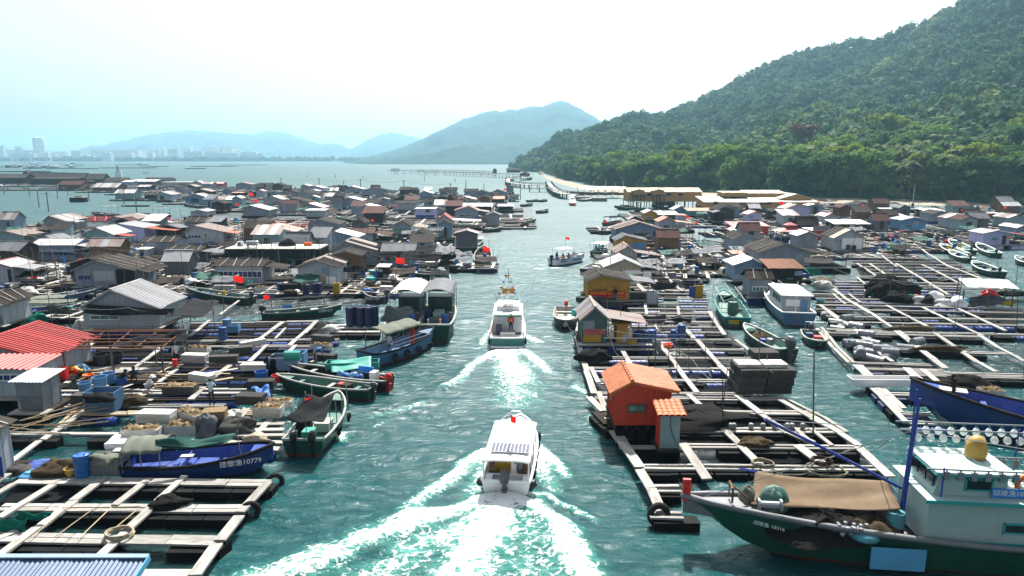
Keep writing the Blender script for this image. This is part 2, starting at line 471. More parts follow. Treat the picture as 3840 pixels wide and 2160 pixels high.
PENS=[([('D',150,560),('D',1130,510),('D',1320,745),('D',1460,900),('D',1450,1180),('D',1700,1190),('E',1570,690),('E',190,720),('F',2430,990),('F',2060,350),('D',262,1158),('D',128,740)],1.0),([('K',560,1000),('K',900,680),('K',1900,690),('K',2160,880),('K',2800,1160),('K',2800,1480),('U',2600,1400),('U',430,1230),('U',0,740)],.55),([('P',-500,1200),('P',430,1205),('P',900,1190),('P',1440,1130),('P',1620,1050),('P',1740,990),('P',1800,890),('P',1960,850),('P',2000,780),('P',1700,730),('P',900,715),('P',760,800),('P',540,835),('P',-500,850)],.9),
([('B',300,620),('B',2560,610),('B',2200,1000),('B',1900,1240),('B',-100,1280)],.9),([('A',-300,740),('A',2000,750),('A',1480,1420),('A',-300,1420)],.75),([('A',-200,0),('A',1000,0),('A',1000,560),('A',-200,560)],.5),([('P',2190,1110),('P',2640,1120),('P',2600,830),('P',2320,830)],.9),([('P',2740,1060),('P',3080,970),('P',3560,950),('P',4000,920),('P',4000,800),('P',2680,790)],.9)]
def in_poly(X,Y,poly):
 c=np.zeros(X.shape,bool)
 for(x1,y1),(x2,y2)in zip(poly,poly[1:]+poly[:1]):
  if y1==y2:continue
  k=(y1>Y)!=(y2>Y)
  c^=k&(X<(x2-x1)*(Y-y1)/(y2-y1)+x1)
 return c
def build_sea():
 na,nr=460,780
 th=np.concatenate([np.linspace(-82,-42,40)[:-1],np.linspace(-42,42,na-79),np.linspace(42,82,40)])
 th=np.radians(th)
 k=np.linspace(0,1,nr)
 rr=7.0*np.exp(k*math.log(9000/7.0)*(0.62*k+0.38)/1.0)
 rr=7.0+(rr-7.0)
 A,Rr=np.meshgrid(th,rr)
 X,Y=Rr*np.sin(A),Rr*np.cos(A)
 Z=np.zeros_like(X)
 res=np.gradient(rr)[:,None]
 rs=np.random.RandomState(3)
 for wl,amp,n in((7.5,.050,5),(3.2,.030,6),(1.5,.016,7)):
  fade=np.clip((wl/3.0-res)/(wl/3.0),0,1)
  for i in range(n):
   an=R_(rs.uniform(-65,65)+20);kk=2*math.pi/(wl*rs.uniform(.75,1.3));ph=rs.uniform(0,6.28)
   wob=1.2*vnoise(X*.09+i*9,Y*.09+4,50+i)
   mod=.5+vnoise(X*.05+i*3,Y*.05,80+i)
   Z+=fade*amp*mod/math.sqrt(n)*np.sin(kk*(X*math.sin(an)+Y*math.cos(an))+ph+3*wob)
 foam=np.zeros_like(X)
 near=(Rr<140)
 xn,yn=X[near],Y[near]
 fz,zz=np.zeros_like(xn),np.zeros_like(xn)
 nzv=fbm(xn*.9,yn*.9,11,4)-.47
 nz2=fbm(xn*.35,yn*.35,21,3)-.45
 for zone,pl,w0,w1,f0,f1,rh in WAKES:
  pts=[G(zone,u,v)for u,v in pl]
  d,p=seg_dist(xn+nz2*1.0,yn+nz2*1.0,pts)
  w=(w0+(w1-w0)*p)*(1+1.2*nzv)
  g=np.exp(-(d/np.maximum(w,.08))**2*.9)
  fz=np.maximum(fz,g*(f0+(f1-f0)*p))
  zz+=rh*np.exp(-(d/(w0+(w1-w0)*p)/1.2)**2)*(1+.8*nzv)
 foam[near]=fz;Z[near]+=zz+fz*.10*(nzv+.2)
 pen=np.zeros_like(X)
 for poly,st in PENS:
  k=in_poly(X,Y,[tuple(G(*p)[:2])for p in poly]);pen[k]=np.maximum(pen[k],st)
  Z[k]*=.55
 V=np.stack([X,Y,Z],-1).reshape(-1,3)
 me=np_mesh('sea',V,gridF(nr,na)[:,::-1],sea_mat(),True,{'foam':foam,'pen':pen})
 o=put('sea',me)
 o['kind']='structure'
 o['label']='teal rippled sea between the floating rafts'
 return o
def sea_mat():
 m=bpy.data.materials.new('sea_water');m.use_nodes=True
 nt=m.node_tree;N,Lk=nt.nodes,nt.links
 b=N['Principled BSDF']
 b.inputs['Base Color'].default_value=(0.004,0.085,0.080,1)
 b.inputs['IOR'].default_value=1.333
 geo=N.new('ShaderNodeNewGeometry')
 sx=N.new('ShaderNodeSeparateXYZ');Lk.new(geo.outputs['Position'],sx.inputs[0])
 rf=N.new('ShaderNodeMapRange');rf.inputs[1].default_value,rf.inputs[2].default_value=26,130
 rf.inputs[3].default_value,rf.inputs[4].default_value=.08,.48
 Lk.new(sx.outputs[1],rf.inputs[0])
 r2=N.new('ShaderNodeMapRange');r2.inputs[1].default_value,r2.inputs[2].default_value=120,420
 r2.inputs[3].default_value,r2.inputs[4].default_value=0,.17
 ra_=N.new('ShaderNodeMath');Lk.new(sx.outputs[1],r2.inputs[0]);Lk.new(rf.outputs[0],ra_.inputs[0]);Lk.new(r2.outputs[0],ra_.inputs[1]);Lk.new(ra_.outputs[0],b.inputs['Roughness'])
 def noise(sc,det,rough=.6,st=(1,1,1),dist=0.0):
  mp=N.new('ShaderNodeMapping');mp.inputs['Scale'].default_value=st
  mp.inputs['Rotation'].default_value=(0,0,R_(-14))
  Lk.new(geo.outputs['Position'],mp.inputs[0])
  n=N.new('ShaderNodeTexNoise');n.inputs['Scale'].default_value=sc
  n.inputs['Detail'].default_value=det;n.inputs['Roughness'].default_value=rough
  n.inputs['Distortion'].default_value=dist
  Lk.new(mp.outputs[0],n.inputs['Vector'])
  return n.outputs[0]
 n1=noise(1.5,6,.6,(.6,1.0,1),.8)
 n2=noise(.28,3,.5,(.6,1.0,1),.4)
 n3=noise(.06,3,.5,(.4,1.0,1))
 def bump(h,st,d,nrm=None):
  bp=N.new('ShaderNodeBump');bp.inputs['Strength'].default_value=st;bp.inputs['Distance'].default_value=d
  Lk.new(h,bp.inputs['Height'])
  if nrm:Lk.new(nrm,bp.inputs['Normal'])
  return bp.outputs[0]
 gust=N.new('ShaderNodeMapRange');gust.inputs[1].default_value,gust.inputs[2].default_value=.35,.65
 gust.inputs[3].default_value,gust.inputs[4].default_value=.45,1.0
 Lk.new(n3,gust.inputs[0])
 b1=N.new('ShaderNodeBump');b1.inputs['Distance'].default_value=.46
 Lk.new(n1,b1.inputs['Height']);Lk.new(gust.outputs[0],b1.inputs['Strength'])
 nb=bump(n2,.8,.8,b1.outputs[0])
 Lk.new(nb,b.inputs['Normal'])
 at=N.new('ShaderNodeAttribute');at.attribute_name='foam'
 f1=noise(3.0,8,.72,(.8,1,1),1.2)
 v=N.new('ShaderNodeTexVoronoi');v.feature='DISTANCE_TO_EDGE';v.inputs['Scale'].default_value=2.2
 wv=N.new('ShaderNodeVectorMath');wv.operation='ADD'
 sc=N.new('ShaderNodeVectorMath');sc.operation='SCALE';sc.inputs['Scale'].default_value=.7
 nc=N.new('ShaderNodeTexNoise');nc.inputs['Scale'].default_value=1.6;nc.inputs['Detail'].default_value=3
 Lk.new(geo.outputs['Position'],nc.inputs['Vector']);Lk.new(nc.outputs[1],sc.inputs[0])
 Lk.new(geo.outputs['Position'],wv.inputs[0]);Lk.new(sc.outputs[0],wv.inputs[1]);Lk.new(wv.outputs[0],v.inputs['Vector'])
 vr=N.new('ShaderNodeMapRange');vr.inputs[1].default_value,vr.inputs[2].default_value=0.0,.22
 vr.inputs[3].default_value,vr.inputs[4].default_value=.22,-.10
 Lk.new(v.outputs['Distance'],vr.inputs[0])
 a1=N.new('ShaderNodeMath');a1.operation='SUBTRACT';Lk.new(f1,a1.inputs[0]);a1.inputs[1].default_value=.5
 a2=N.new('ShaderNodeMath');a2.operation='MULTIPLY_ADD';Lk.new(a1.outputs[0],a2.inputs[0]);a2.inputs[1].default_value=3.0
 Lk.new(vr.outputs[0],a2.inputs[2])
 a3=N.new('ShaderNodeMath');a3.operation='ADD';Lk.new(a2.outputs[0],a3.inputs[0]);Lk.new(at.outputs['Fac'],a3.inputs[1])
 fr=N.new('ShaderNodeMapRange');fr.inputs[1].default_value,fr.inputs[2].default_value=.62,.90
 Lk.new(a3.outputs[0],fr.inputs[0])
 on=N.new('ShaderNodeMapRange');on.inputs[1].default_value,on.inputs[2].default_value=.10,.35
 Lk.new(at.outputs['Fac'],on.inputs[0])
 fm=N.new('ShaderNodeMath');fm.operation='MULTIPLY';Lk.new(fr.outputs[0],fm.inputs[0]);Lk.new(on.outputs[0],fm.inputs[1])
 fo=N.new('ShaderNodeBsdfDiffuse');fo.inputs[0].default_value=(.86,.88,.86,1)
 fb=bump(f1,.9,.25);Lk.new(fb,fo.inputs['Normal'])
 mx=N.new('ShaderNodeMixShader')
 Lk.new(fm.outputs[0],mx.inputs[0]);Lk.new(b.outputs[0],mx.inputs[1]);Lk.new(fo.outputs[0],mx.inputs[2])
 ae=N.new('ShaderNodeMapRange');ae.inputs[1].default_value,ae.inputs[2].default_value=.1,1.1
 Lk.new(at.outputs['Fac'],ae.inputs[0])
 cm=N.new('ShaderNodeMix');cm.data_type='RGBA'
 cm.inputs[6].default_value=(0.004,0.043,0.046,1);cm.inputs[7].default_value=(0.008,0.072,0.075,1)
 Lk.new(n3,cm.inputs[0])
 c2=N.new('ShaderNodeMix');c2.data_type='RGBA';c2.inputs[7].default_value=(0.06,0.30,0.24,1)
 Lk.new(ae.outputs[0],c2.inputs[0]);Lk.new(cm.outputs[2],c2.inputs[6])
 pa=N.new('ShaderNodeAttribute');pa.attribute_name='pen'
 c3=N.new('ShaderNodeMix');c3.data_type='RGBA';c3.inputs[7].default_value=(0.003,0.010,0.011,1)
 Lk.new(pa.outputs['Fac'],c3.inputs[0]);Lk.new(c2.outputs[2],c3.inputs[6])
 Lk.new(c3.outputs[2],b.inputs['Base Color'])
 Lk.new(mx.outputs[0],N['Material Output'].inputs[0])
 return m
build_sea()
# hills
def leafmat(name,c1,c2,transl=.35,scale=.12,tint=None):
 m=bpy.data.materials.new(name);m.use_nodes=True
 nt=m.node_tree;N,Lk=nt.nodes,nt.links
 N.remove(N['Principled BSDF'])
 geo=N.new('ShaderNodeNewGeometry');oi=N.new('ShaderNodeObjectInfo')
 no=N.new('ShaderNodeTexNoise');no.inputs['Scale'].default_value=scale;no.inputs['Detail'].default_value=5
 no.inputs['Roughness'].default_value=.7
 Lk.new(geo.outputs['Position'],no.inputs['Vector'])
 ad=N.new('ShaderNodeMath');ad.operation='MULTIPLY_ADD';ad.inputs[1].default_value=.5
 Lk.new(oi.outputs['Random'],ad.inputs[0]);Lk.new(no.outputs[0],ad.inputs[2])
 ad2=N.new('ShaderNodeMath');ad2.operation='MULTIPLY_ADD';ad2.inputs[1].default_value=.35
 Lk.new(geo.outputs['Random Per Island'],ad2.inputs[0]);Lk.new(ad.outputs[0],ad2.inputs[2])
 mr=N.new('ShaderNodeMapRange');mr.inputs[1].default_value,mr.inputs[2].default_value=.55,1.25
 Lk.new(ad2.outputs[0],mr.inputs[0])
 mx=N.new('ShaderNodeMix');mx.data_type='RGBA'
 mx.inputs[6].default_value=(*c1,1);mx.inputs[7].default_value=(*c2,1)
 Lk.new(mr.outputs[0],mx.inputs[0])
 if tint:
  at=N.new('ShaderNodeAttribute');at.attribute_name='tint'
  m5=N.new('ShaderNodeMapRange');m5.inputs[1].default_value,m5.inputs[2].default_value=.55,1.0
  Lk.new(at.outputs['Fac'],m5.inputs[0])
  m6=N.new('ShaderNodeMix');m6.data_type='RGBA';m6.inputs[7].default_value=(*tint,1)
  Lk.new(m5.outputs[0],m6.inputs[0]);Lk.new(mx.outputs[2],m6.inputs[6]);mx=m6
 d=N.new('ShaderNodeBsdfPrincipled');d.inputs['Roughness'].default_value=.7;d.inputs['Specular IOR Level'].default_value=.08
 t=N.new('ShaderNodeBsdfTranslucent')
 Lk.new(mx.outputs[2],d.inputs[0]);Lk.new(mx.outputs[2],t.inputs[0])
 s=N.new('ShaderNodeMixShader');s.inputs[0].default_value=transl
 Lk.new(d.outputs[0],s.inputs[1]);Lk.new(t.outputs[0],s.inputs[2])
 Lk.new(s.outputs[0],N['Material Output'].inputs[0])
 MATS[name]=m
leafmat('leaf',(0.06,0.125,0.026),(0.14,0.24,0.045),.48)
leafmat('leafdark',(0.036,0.088,0.030),(0.085,0.165,0.05),.45)
leafmat('leafyellow',(0.10,0.16,0.020),(0.20,0.25,0.030),.5)
leafmat('leafred',(0.10,0.05,0.035),(0.17,0.075,0.055),.3)
leafmat('hillleaf',(0.022,0.062,0.032),(0.075,0.145,0.055),.4,.035,(0.15,0.20,0.06))
leafmat('palmleaf',(0.04,0.085,0.025),(0.12,0.16,0.05),.35)
mat('bark',(0.16,0.13,0.10),.9,.3,3.0,.4,12,orand=.2)
mat('undergrowth',(0.030,0.055,0.022),.95,.4,.12,.3,2,orand=0)
mat('farslope',(0.016,0.040,0.030),.95,.45,.03,.9,.08,orand=0)
KX=1.018
def hill_profile(pts):
 xs=np.array([p[0]for p in pts],float)
 return lambda a,k:np.interp(a,(xs-1920)/FPX/KX,np.array([p[k]for p in pts],float))
RIGHT=[(1905,790,630,800),(1938,770,602,830),(2030,690,562,830),(2117,470,518,830),(2281,345,482,830),(2445,325,432,810),(2594,290,375,790),(2683,278,337,770),(2832,262,256,740),(2959,252,196,720),(3115,246,162,700),(3280,240,128,660),(3429,234,76,620),(3578,228,-7,590),(3840,214,-150,540),(4400,195,-330,480),(5200,170,-420,420),(6500,130,-420,360)]
RP=hill_profile(RIGHT)
def ray_z(row,Y):
 c=(1080-row)/FPX
 return CAM_H+Y*(-SP+c*CP)/(CP+c*SP)
def right_height(a,t):
 Ys,row,Yr=RP(a,1),RP(a,2),RP(a,3)
 Zr=np.maximum(ray_z(row,Yr)-7.5,3)
 up=np.clip(t,0,1)
 h=Zr*(0.10*up+0.90*up**1.35)+1.4*np.clip(t/.02,0,1)-.5
 h=np.where(t>1,Zr+.9-60*(t-1)**1.2,h)
 Y=Ys+(Yr-Ys)*t
 X=a*Y
 bump=(fbm(X/90,Y/90,5,4)-.47)*52*np.clip(t*2.2,0,1)*np.clip((1.02-t)*5,0,1)
 bump+=(fbm(X/38,Y/38,15,3)-.45)*20*np.clip(t*2.2,0,1)*np.clip((1.05-t)*6,.25,1)
 return X,Y,h+bump
def build_right_hill():
 a=np.concatenate([np.linspace((1900-1920)/FPX/KX,(4000-1920)/FPX/KX,150),np.linspace((4040-1920)/FPX/KX,1.7,30)])
 t=np.concatenate([np.linspace(-.01,.06,10),np.linspace(.08,1.0,70),np.linspace(1.05,2.2,14)])
 A,T=np.meshgrid(a,t)
 X,Y,Z=right_height(A,T)
 Z=np.maximum(Z,-1.5)
 V=np.stack([X,Y,Z],-1).reshape(-1,3)
 o=put('hill',np_mesh('hill',V,gridF(len(t),len(a)),'undergrowth',True))
 o['kind']='structure';o['label']='wooded green hill rising behind the floating village'
build_right_hill()
def clump_mesh(name,C,S,N,m,rs,nq,leaf,flat=.8,tint=None):
 """leaf clumps: nq small quads spread over each of the crowns at C with radius S"""
 n=len(C)
 u=rs.normal(size=(n,nq,3));u[...,2]=np.abs(u[...,2])*1.0-.25
 u/=np.linalg.norm(u,axis=-1,keepdims=True)
 rad=rs.uniform(.72,1.08,(n,nq,1))
 P=C[:,None,:]+u*rad*S[:,None,:]
 nn=u+rs.normal(size=u.shape)*.55
 nn/=np.linalg.norm(nn,axis=-1,keepdims=True)
 a=np.cross(nn,rs.normal(size=u.shape));a/=np.linalg.norm(a,axis=-1,keepdims=True)+1e-9
 b=np.cross(nn,a)
 sz=leaf*rs.uniform(.55,1.25,(n,nq,1))*(S[:,None,:1]/S[...,0].mean())**.5
 q=np.stack([P+(a+b*.5)*sz,P+(-a*.45+b)*sz,P+(-a-b*.6)*sz,P+(a*.5-b)*sz],2)
 V=q.reshape(-1,3)
 F=np.arange(len(V)).reshape(-1,4)
 return np_mesh(name,V,F,m,attr=None if tint is None else{'tint':np.repeat(tint,nq*4)})
def build_forest():
 rs=np.random.RandomState(12)
 n=9500
 a=rs.uniform(-.005,.80,n*2)**1.0
 t=rs.uniform(.03,1.03,n*2)
 Ys,Yr=RP(a,1),RP(a,3)
 w=(Yr-Ys)*(Ys+(Yr-Ys)*t)
 keep=rs.uniform(0,1,n*2)<w/w.max()*1.3
 a,t=a[keep][:n],t[keep][:n]
 X,Y,Z=right_height(a,t)
 d=np.hypot(X,Y)
 patch=fbm(X/45,Y/45,31,3)
 s=(1.7+3.4*rs.uniform(0,1,len(X))**2)*(.7+.6*patch)
 low=np.clip((.45-t)/.45,0,1)
 s*=1+.35*low
 hz=s*rs.uniform(.75,1.15,len(X))
 C=np.stack([X,Y,Z+hz*.8+1.2],-1)
 S=np.stack([s,s,hz],-1)
 me=clump_mesh('hillside_forest',C,S,None,'hillleaf',rs,46,.95,tint=np.clip(rs.uniform(0,.75,len(X))+.9*(patch-.45)+.18*low,0,1))
 o=put('hillside_forest',me)
 tag(o,'dense green forest covering the hillside above the shore','forest',kind='stuff')
build_forest()
def far_hill(name,label,pts,Yf,Yr,seed,rough):
 xs=np.array([p[0]for p in pts],float);rows=np.array([p[1]for p in pts],float)
 axs=(xs-1920)/FPX/KX
 a=np.linspace(axs[0],axs[-1],170)
 t=np.concatenate([np.linspace(0,1,60),np.linspace(1.1,1.9,8)])
 A,T=np.meshgrid(a,t)
 Zr=np.maximum(ray_z(np.interp(A,axs,rows),Yr),1)
 Y=Yf+(Yr-Yf)*T;X=A*Y
 prof=np.where(T<=1,.12*T+.88*np.clip(T,0,1)**1.3,1-(np.clip(T,1,2)-1)*.8)
 nn=(fbm(X/260,Y/260,seed,5)-.47)*rough*2.0*np.clip(T*3,0,1)*np.clip((1.06-T)*4,.04,1)
 nn+=(vnoise(X/22,Y/22,seed+9)-.5)*9+(vnoise(X/10,Y/10,seed+19)-.5)*5
 edge=np.clip(np.minimum(A-axs[0],axs[-1]-A)/.02,0,1)
 Z=Zr*prof+nn*np.clip(T*6,0,1)*np.clip(Zr/60,.1,1)
 Z=Z*edge-2*(1-edge)*1-.5
 V=np.stack([X,Y,Z],-1).reshape(-1,3)
 o=put(name,np_mesh(name,V,gridF(len(t),len(a)),'farslope',True))
 o['kind']='structure';o['label']=label
far_hill('mountain','hazy blue wooded mountain across the bay',[(1240,606),(1330,598),(1420,580),(1520,556),(1600,522),(1680,478),(1740,448),(1820,420),(1900,412),(1970,404),(2040,394),(2094,385),(2140,396),(2200,428),(2270,470),(2350,500),(2450,545),(2600,600)],1480,2900,41,60)
far_hill('mountain','pale distant ridge behind the far city',[(240,590),(330,560),(420,538),(520,512),(640,494),(720,488),(800,490),(860,503),(940,508),(1010,500),(1060,502),(1120,520),(1200,545),(1290,560),(1420,585),(1500,598)],4300,6300,61,110)
far_hill('mountain','faint pointed peak between the far ridge and the blue mountain',[(1240,590),(1300,565),(1360,535),(1420,508),(1470,495),(1510,505),(1560,516),(1640,532),(1740,560),(1800,590)],4100,5400,71,90)
def flatsheet(name,label,pts,m,z):
 o=MB().poly([(p[0],p[1],z)for p in pts]).build(name,m)
 o['kind']='structure';o['label']=label
 return o
sh=[(-3600,2560),(-900,2620),(-300,2600),(-120,2300),(100,1600),(500,1560),(900,1700),(900,4800),(-3600,5200)]
flatsheet('far_shore','low hazy land under the far city',[(x,y)for x,y in sh],'undergrowth',.35)
# haze over the whole bay
def build_haze():
 b=MB().b2(-9600,9600,-400,9600,-4.0,262).build('haze','white')
 m=bpy.data.materials.new('haze_air');m.use_nodes=True
 N,Lk=m.node_tree.nodes,m.node_tree.links
 N.remove(N['Principled BSDF'])
 v=N.new('ShaderNodeVolumePrincipled')
 v.inputs['Color'].default_value=(0.42,0.76,0.98,1)
 v.inputs['Density'].default_value=HAZE_D
 v.inputs['Anisotropy'].default_value=0.5
 Lk.new(v.outputs[0],N['Material Output'].inputs['Volume'])
 b.data.materials.clear();b.data.materials.append(m)
 b['kind']='stuff';b['label']='pale sea haze over the bay';b['category']='haze'
 return b
HAZE_D=2.05e-4
build_haze()
# people
def skin_body(J,E):
 names=list(J);idx={n:i for i,n in enumerate(names)}
 me=bpy.data.meshes.new('body');me.from_pydata([tuple(J[n][0])for n in names],[(idx[a],idx[b])for a,b,m in E],[])
 ob=bpy.data.objects.new('tmp',me);COL.objects.link(ob)
 sk=ob.modifiers.new('s','SKIN');sk.use_smooth_shade=True
 for i,n in enumerate(names):
  v=me.skin_vertices[0].data[i];r=J[n][1];v.radius=(r,r);v.use_root=(n=='pel')
 ss=ob.modifiers.new('u','SUBSURF');ss.levels=ss.render_levels=1
 dg=bpy.context.evaluated_depsgraph_get();dg.update()
 nm=bpy.data.meshes.new_from_object(ob.evaluated_get(dg))
 bpy.data.objects.remove(ob)
 mats=[]
 for a,b,m in E:
  if m not in mats:mats.append(m)
 nm.materials.clear()
 for m in mats:nm.materials.append(MATS['skin'])
 segs=[(np.array(J[a][0]),np.array(J[b][0]),mats.index(m),(J[a][1]+J[b][1])/2)for a,b,m in E]
 cen=np.zeros(len(nm.polygons)*3,np.float32);nm.polygons.foreach_get('center',cen);cen=cen.reshape(-1,3)
 best=np.full(len(cen),1e9);mi=np.zeros(len(cen),np.int32)
 for a,b,m,r in segs:
  d=b-a;t=np.clip(((cen-a)@d)/max(d@d,1e-9),0,1)
  dist=np.linalg.norm(cen-a-t[:,None]*d,axis=1)-r
  w=dist<best;best[w]=dist[w];mi[w]=m
 nm.polygons.foreach_set('material_index',mi);nm.update()
 return nm,mats
def person(label,loc,yaw,pose='stand',shirt='cloth_white',legs='cloth_dark',hat=None,hgt=1.65,vest=None,group='people on the rafts and boats',sleeves=False,probe=False):
 J,E={},[]
 def j(n,p,r):J[n]=(Vector(p),r)
 s=pose
 if s in('stand','carry','reach'):
  j('pel',(0,0,.90),.125);j('spi',(0,.0,1.08),.118);j('che',(0,.01,1.27),.135);j('nec',(0,.02,1.41),.052)
  kn=[(.10,.03,.48),(-.10,.01,.48)];an=[(.11,-.02,.08),(-.11,-.04,.08)];hp=[(.085,0,.86),(-.085,0,.86)]
  el=[(.23,-.03,1.08),(-.23,-.03,1.08)];wr=[(.22,.12,.90),(-.22,.12,.90)]
  if s=='reach':el=[(.22,.18,1.15),(-.22,.16,1.12)];wr=[(.14,.42,1.10),(-.12,.40,1.08)]
  if s=='carry':wr=[(.20,.20,1.05),(-.23,.05,.85)]
  base=Vector((0,.02,1.41));up=Vector((0,.10,1)).normalized()
 elif s=='sit':
  j('pel',(0,0,.50),.13);j('spi',(0,.02,.70),.12);j('che',(0,.03,.90),.135);j('nec',(0,.05,1.04),.052)
  kn=[(.13,.42,.50),(-.13,.42,.50)];an=[(.13,.42,.10),(-.13,.42,.10)];hp=[(.09,.02,.48),(-.09,.02,.48)]
  el=[(.24,.06,.72),(-.24,.06,.72)];wr=[(.18,.30,.66),(-.18,.30,.66)]
  base=Vector((0,.05,1.04));up=Vector((0,.12,1)).normalized()
 elif s=='crouch':
  j('pel',(0,0,.28),.135);j('spi',(0,.12,.46),.125);j('che',(0,.26,.62),.14);j('nec',(0,.36,.74),.052)
  kn=[(.17,.36,.46),(-.17,.36,.46)];an=[(.14,.10,.08),(-.14,.10,.08)];hp=[(.10,.02,.27),(-.10,.02,.27)]
  el=[(.24,.42,.48),(-.24,.42,.48)];wr=[(.14,.56,.30),(-.14,.56,.30)]
  base=Vector((0,.36,.74));up=Vector((0,.55,.8)).normalized()
 else:
  j('pel',(0,-.08,.88),.13);j('spi',(0,.10,1.0),.12);j('che',(0,.32,1.06),.135);j('nec',(0,.46,1.06),.052)
  kn=[(.10,.04,.48),(-.10,.04,.48)];an=[(.12,-.02,.08),(-.12,-.02,.08)];hp=[(.09,-.06,.85),(-.09,-.06,.85)]
  el=[(.22,.44,.82),(-.22,.42,.82)];wr=[(.14,.52,.58),(-.14,.50,.58)]
  base=Vector((0,.46,1.06));up=Vector((0,.85,.35)).normalized()
 ch=J['che'][0]
 j('hea',base+up*.10,.086);j('top',base+up*.20,.078);j('nos',base+up*.115+Vector((0,.085,-.02)),.022)
 E+=[('pel','spi','SHIRT'),('spi','che','SHIRT'),('che','nec','SHIRT'),('nec','hea','SKIN'),('hea','top','SKIN'),('hea','nos','SKIN')]
 for k,sg in enumerate((1,-1)):
  sh=ch+Vector((sg*.165,0,.06 if s!='bend' else 0))
  j('sh%d'%k,sh,.058);j('el%d'%k,el[k],.042);j('wr%d'%k,wr[k],.030)
  d=(Vector(wr[k])-Vector(el[k])).normalized();side=Vector((sg,0,0))
  hd=Vector(wr[k])+d*.075;j('ha%d'%k,hd,.034)
  E+=[('che','sh%d'%k,'SHIRT'),('sh%d'%k,'el%d'%k,'SHIRT'),('el%d'%k,'wr%d'%k,'SHIRT' if sleeves else 'SKIN'),('wr%d'%k,'ha%d'%k,'SKIN')]
  for f in range(4):
   off=Vector((0,1,0)).cross(d);off=off.normalized()if off.length>.1 else side
   a=hd+off*(.024*(f-1.5));b=a+d*(.045+.008*(1.5-abs(f-1.5)))-Vector((0,-.008,.006))
   j('f%d%d'%(k,f),a+d*.025,.010);j('g%d%d'%(k,f),b,.008);E+=[('ha%d'%k,'f%d%d'%(k,f),'SKIN'),('f%d%d'%(k,f),'g%d%d'%(k,f),'SKIN')]
  j('t%d'%k,Vector(wr[k])+d*.05-side*.045+Vector((0,.01,0)),.011);E.append(('wr%d'%k,'t%d'%k,'SKIN'))
  j('hp%d'%k,hp[k],.088);j('kn%d'%k,kn[k],.060);j('an%d'%k,an[k],.042);j('to%d'%k,Vector(an[k])+Vector((0,.15,-.04)),.038)
  E+=[('pel','hp%d'%k,'LEGS'),('hp%d'%k,'kn%d'%k,'LEGS'),('kn%d'%k,'an%d'%k,'LEGS'),('an%d'%k,'to%d'%k,'SHOE')]
 key=('body',pose,sleeves)
 if key not in _UNIT:_UNIT[key]=skin_body(J,E)
 nm,roles=_UNIT[key]
 nm=nm.copy()
 for k_,ro in enumerate(roles):nm.materials[k_]=MATS[{'SHIRT':shirt,'LEGS':legs,'SKIN':'skin','SHOE':'black'}[ro]]
 if probe:return
 k=hgt/1.65
 t=thing('person',label,'person',loc,yaw,group);t.scale=(k,k,k)
 put('body',nm,t)
 hc=base+up*.155
 b=MB();b.lathe([(.102,-.05),(.108,.0),(.098,.05),(.06,.095),(.01,.11)],12)
 h=b.build('hair','hair',t,True,hc-Vector((0,.018,0)))
 if hat:
  b=MB();b.lathe([(.20,-.01),(.21,.0),(.13,.02),(.115,.09),(.06,.13),(.01,.135)],14);b.build('hat',hat,t,True,hc+Vector((0,0,.015)))
 if vest:
  c=J['che'][0];p_=J['spi'][0]
  b=MB();q=(c-p_).normalized()
  b.tube([p_-q*.06,p_+q*.05,c-q*.02,c+q*.09],[.165,.17,.185,.13],12,cap=False);b.build('life_vest',vest,t,True)
 return t
for po in('stand','reach','carry','sit','crouch','bend'):
 for sl in(False,True):person('',(0,0,0),0,po,sleeves=sl,probe=True)
LAND=[]
def land(ph,o):
 LAND.append((ph,o.location.x,o.location.y));return o
def ordinal(n):
 if n<20:return ORD[n-1]
 if n>=100:return 'hundred-and-'+(ordinal(n-100)if n>100 else 'none')
 t,u=n//10,n%10
 T={2:'twent',3:'thirt',4:'fort',5:'fift',6:'sixt',7:'sevent',8:'eight',9:'ninet'}[t]
 return T+'ieth' if not u else T+'y-'+ORD[u-1]
def rel_phrase(x,y):
 best,bd=None,1e18
 for ph,a,b in LAND:
  d=(a-x)**2+(b-y)**2
  if d<bd:best,bd=(ph,a,b),d
 ph,a,b=best
 dx,dy=x-a,y-b
 far='well ' if bd>150 else ''
 w=(('right of' if dx>0 else 'left of')if abs(dx)>abs(dy)else('behind' if dy>0 else 'in front of'))
 return far+w+' the '+ph
def near_phrase(x,y,maxd=1e9,skip=None):
 best,bd=None,1e18
 for ph,a,b in LAND:
  if ph==skip:continue
  d=(a-x)**2+(b-y)**2
  if d<bd:best,bd=ph,d
 return best
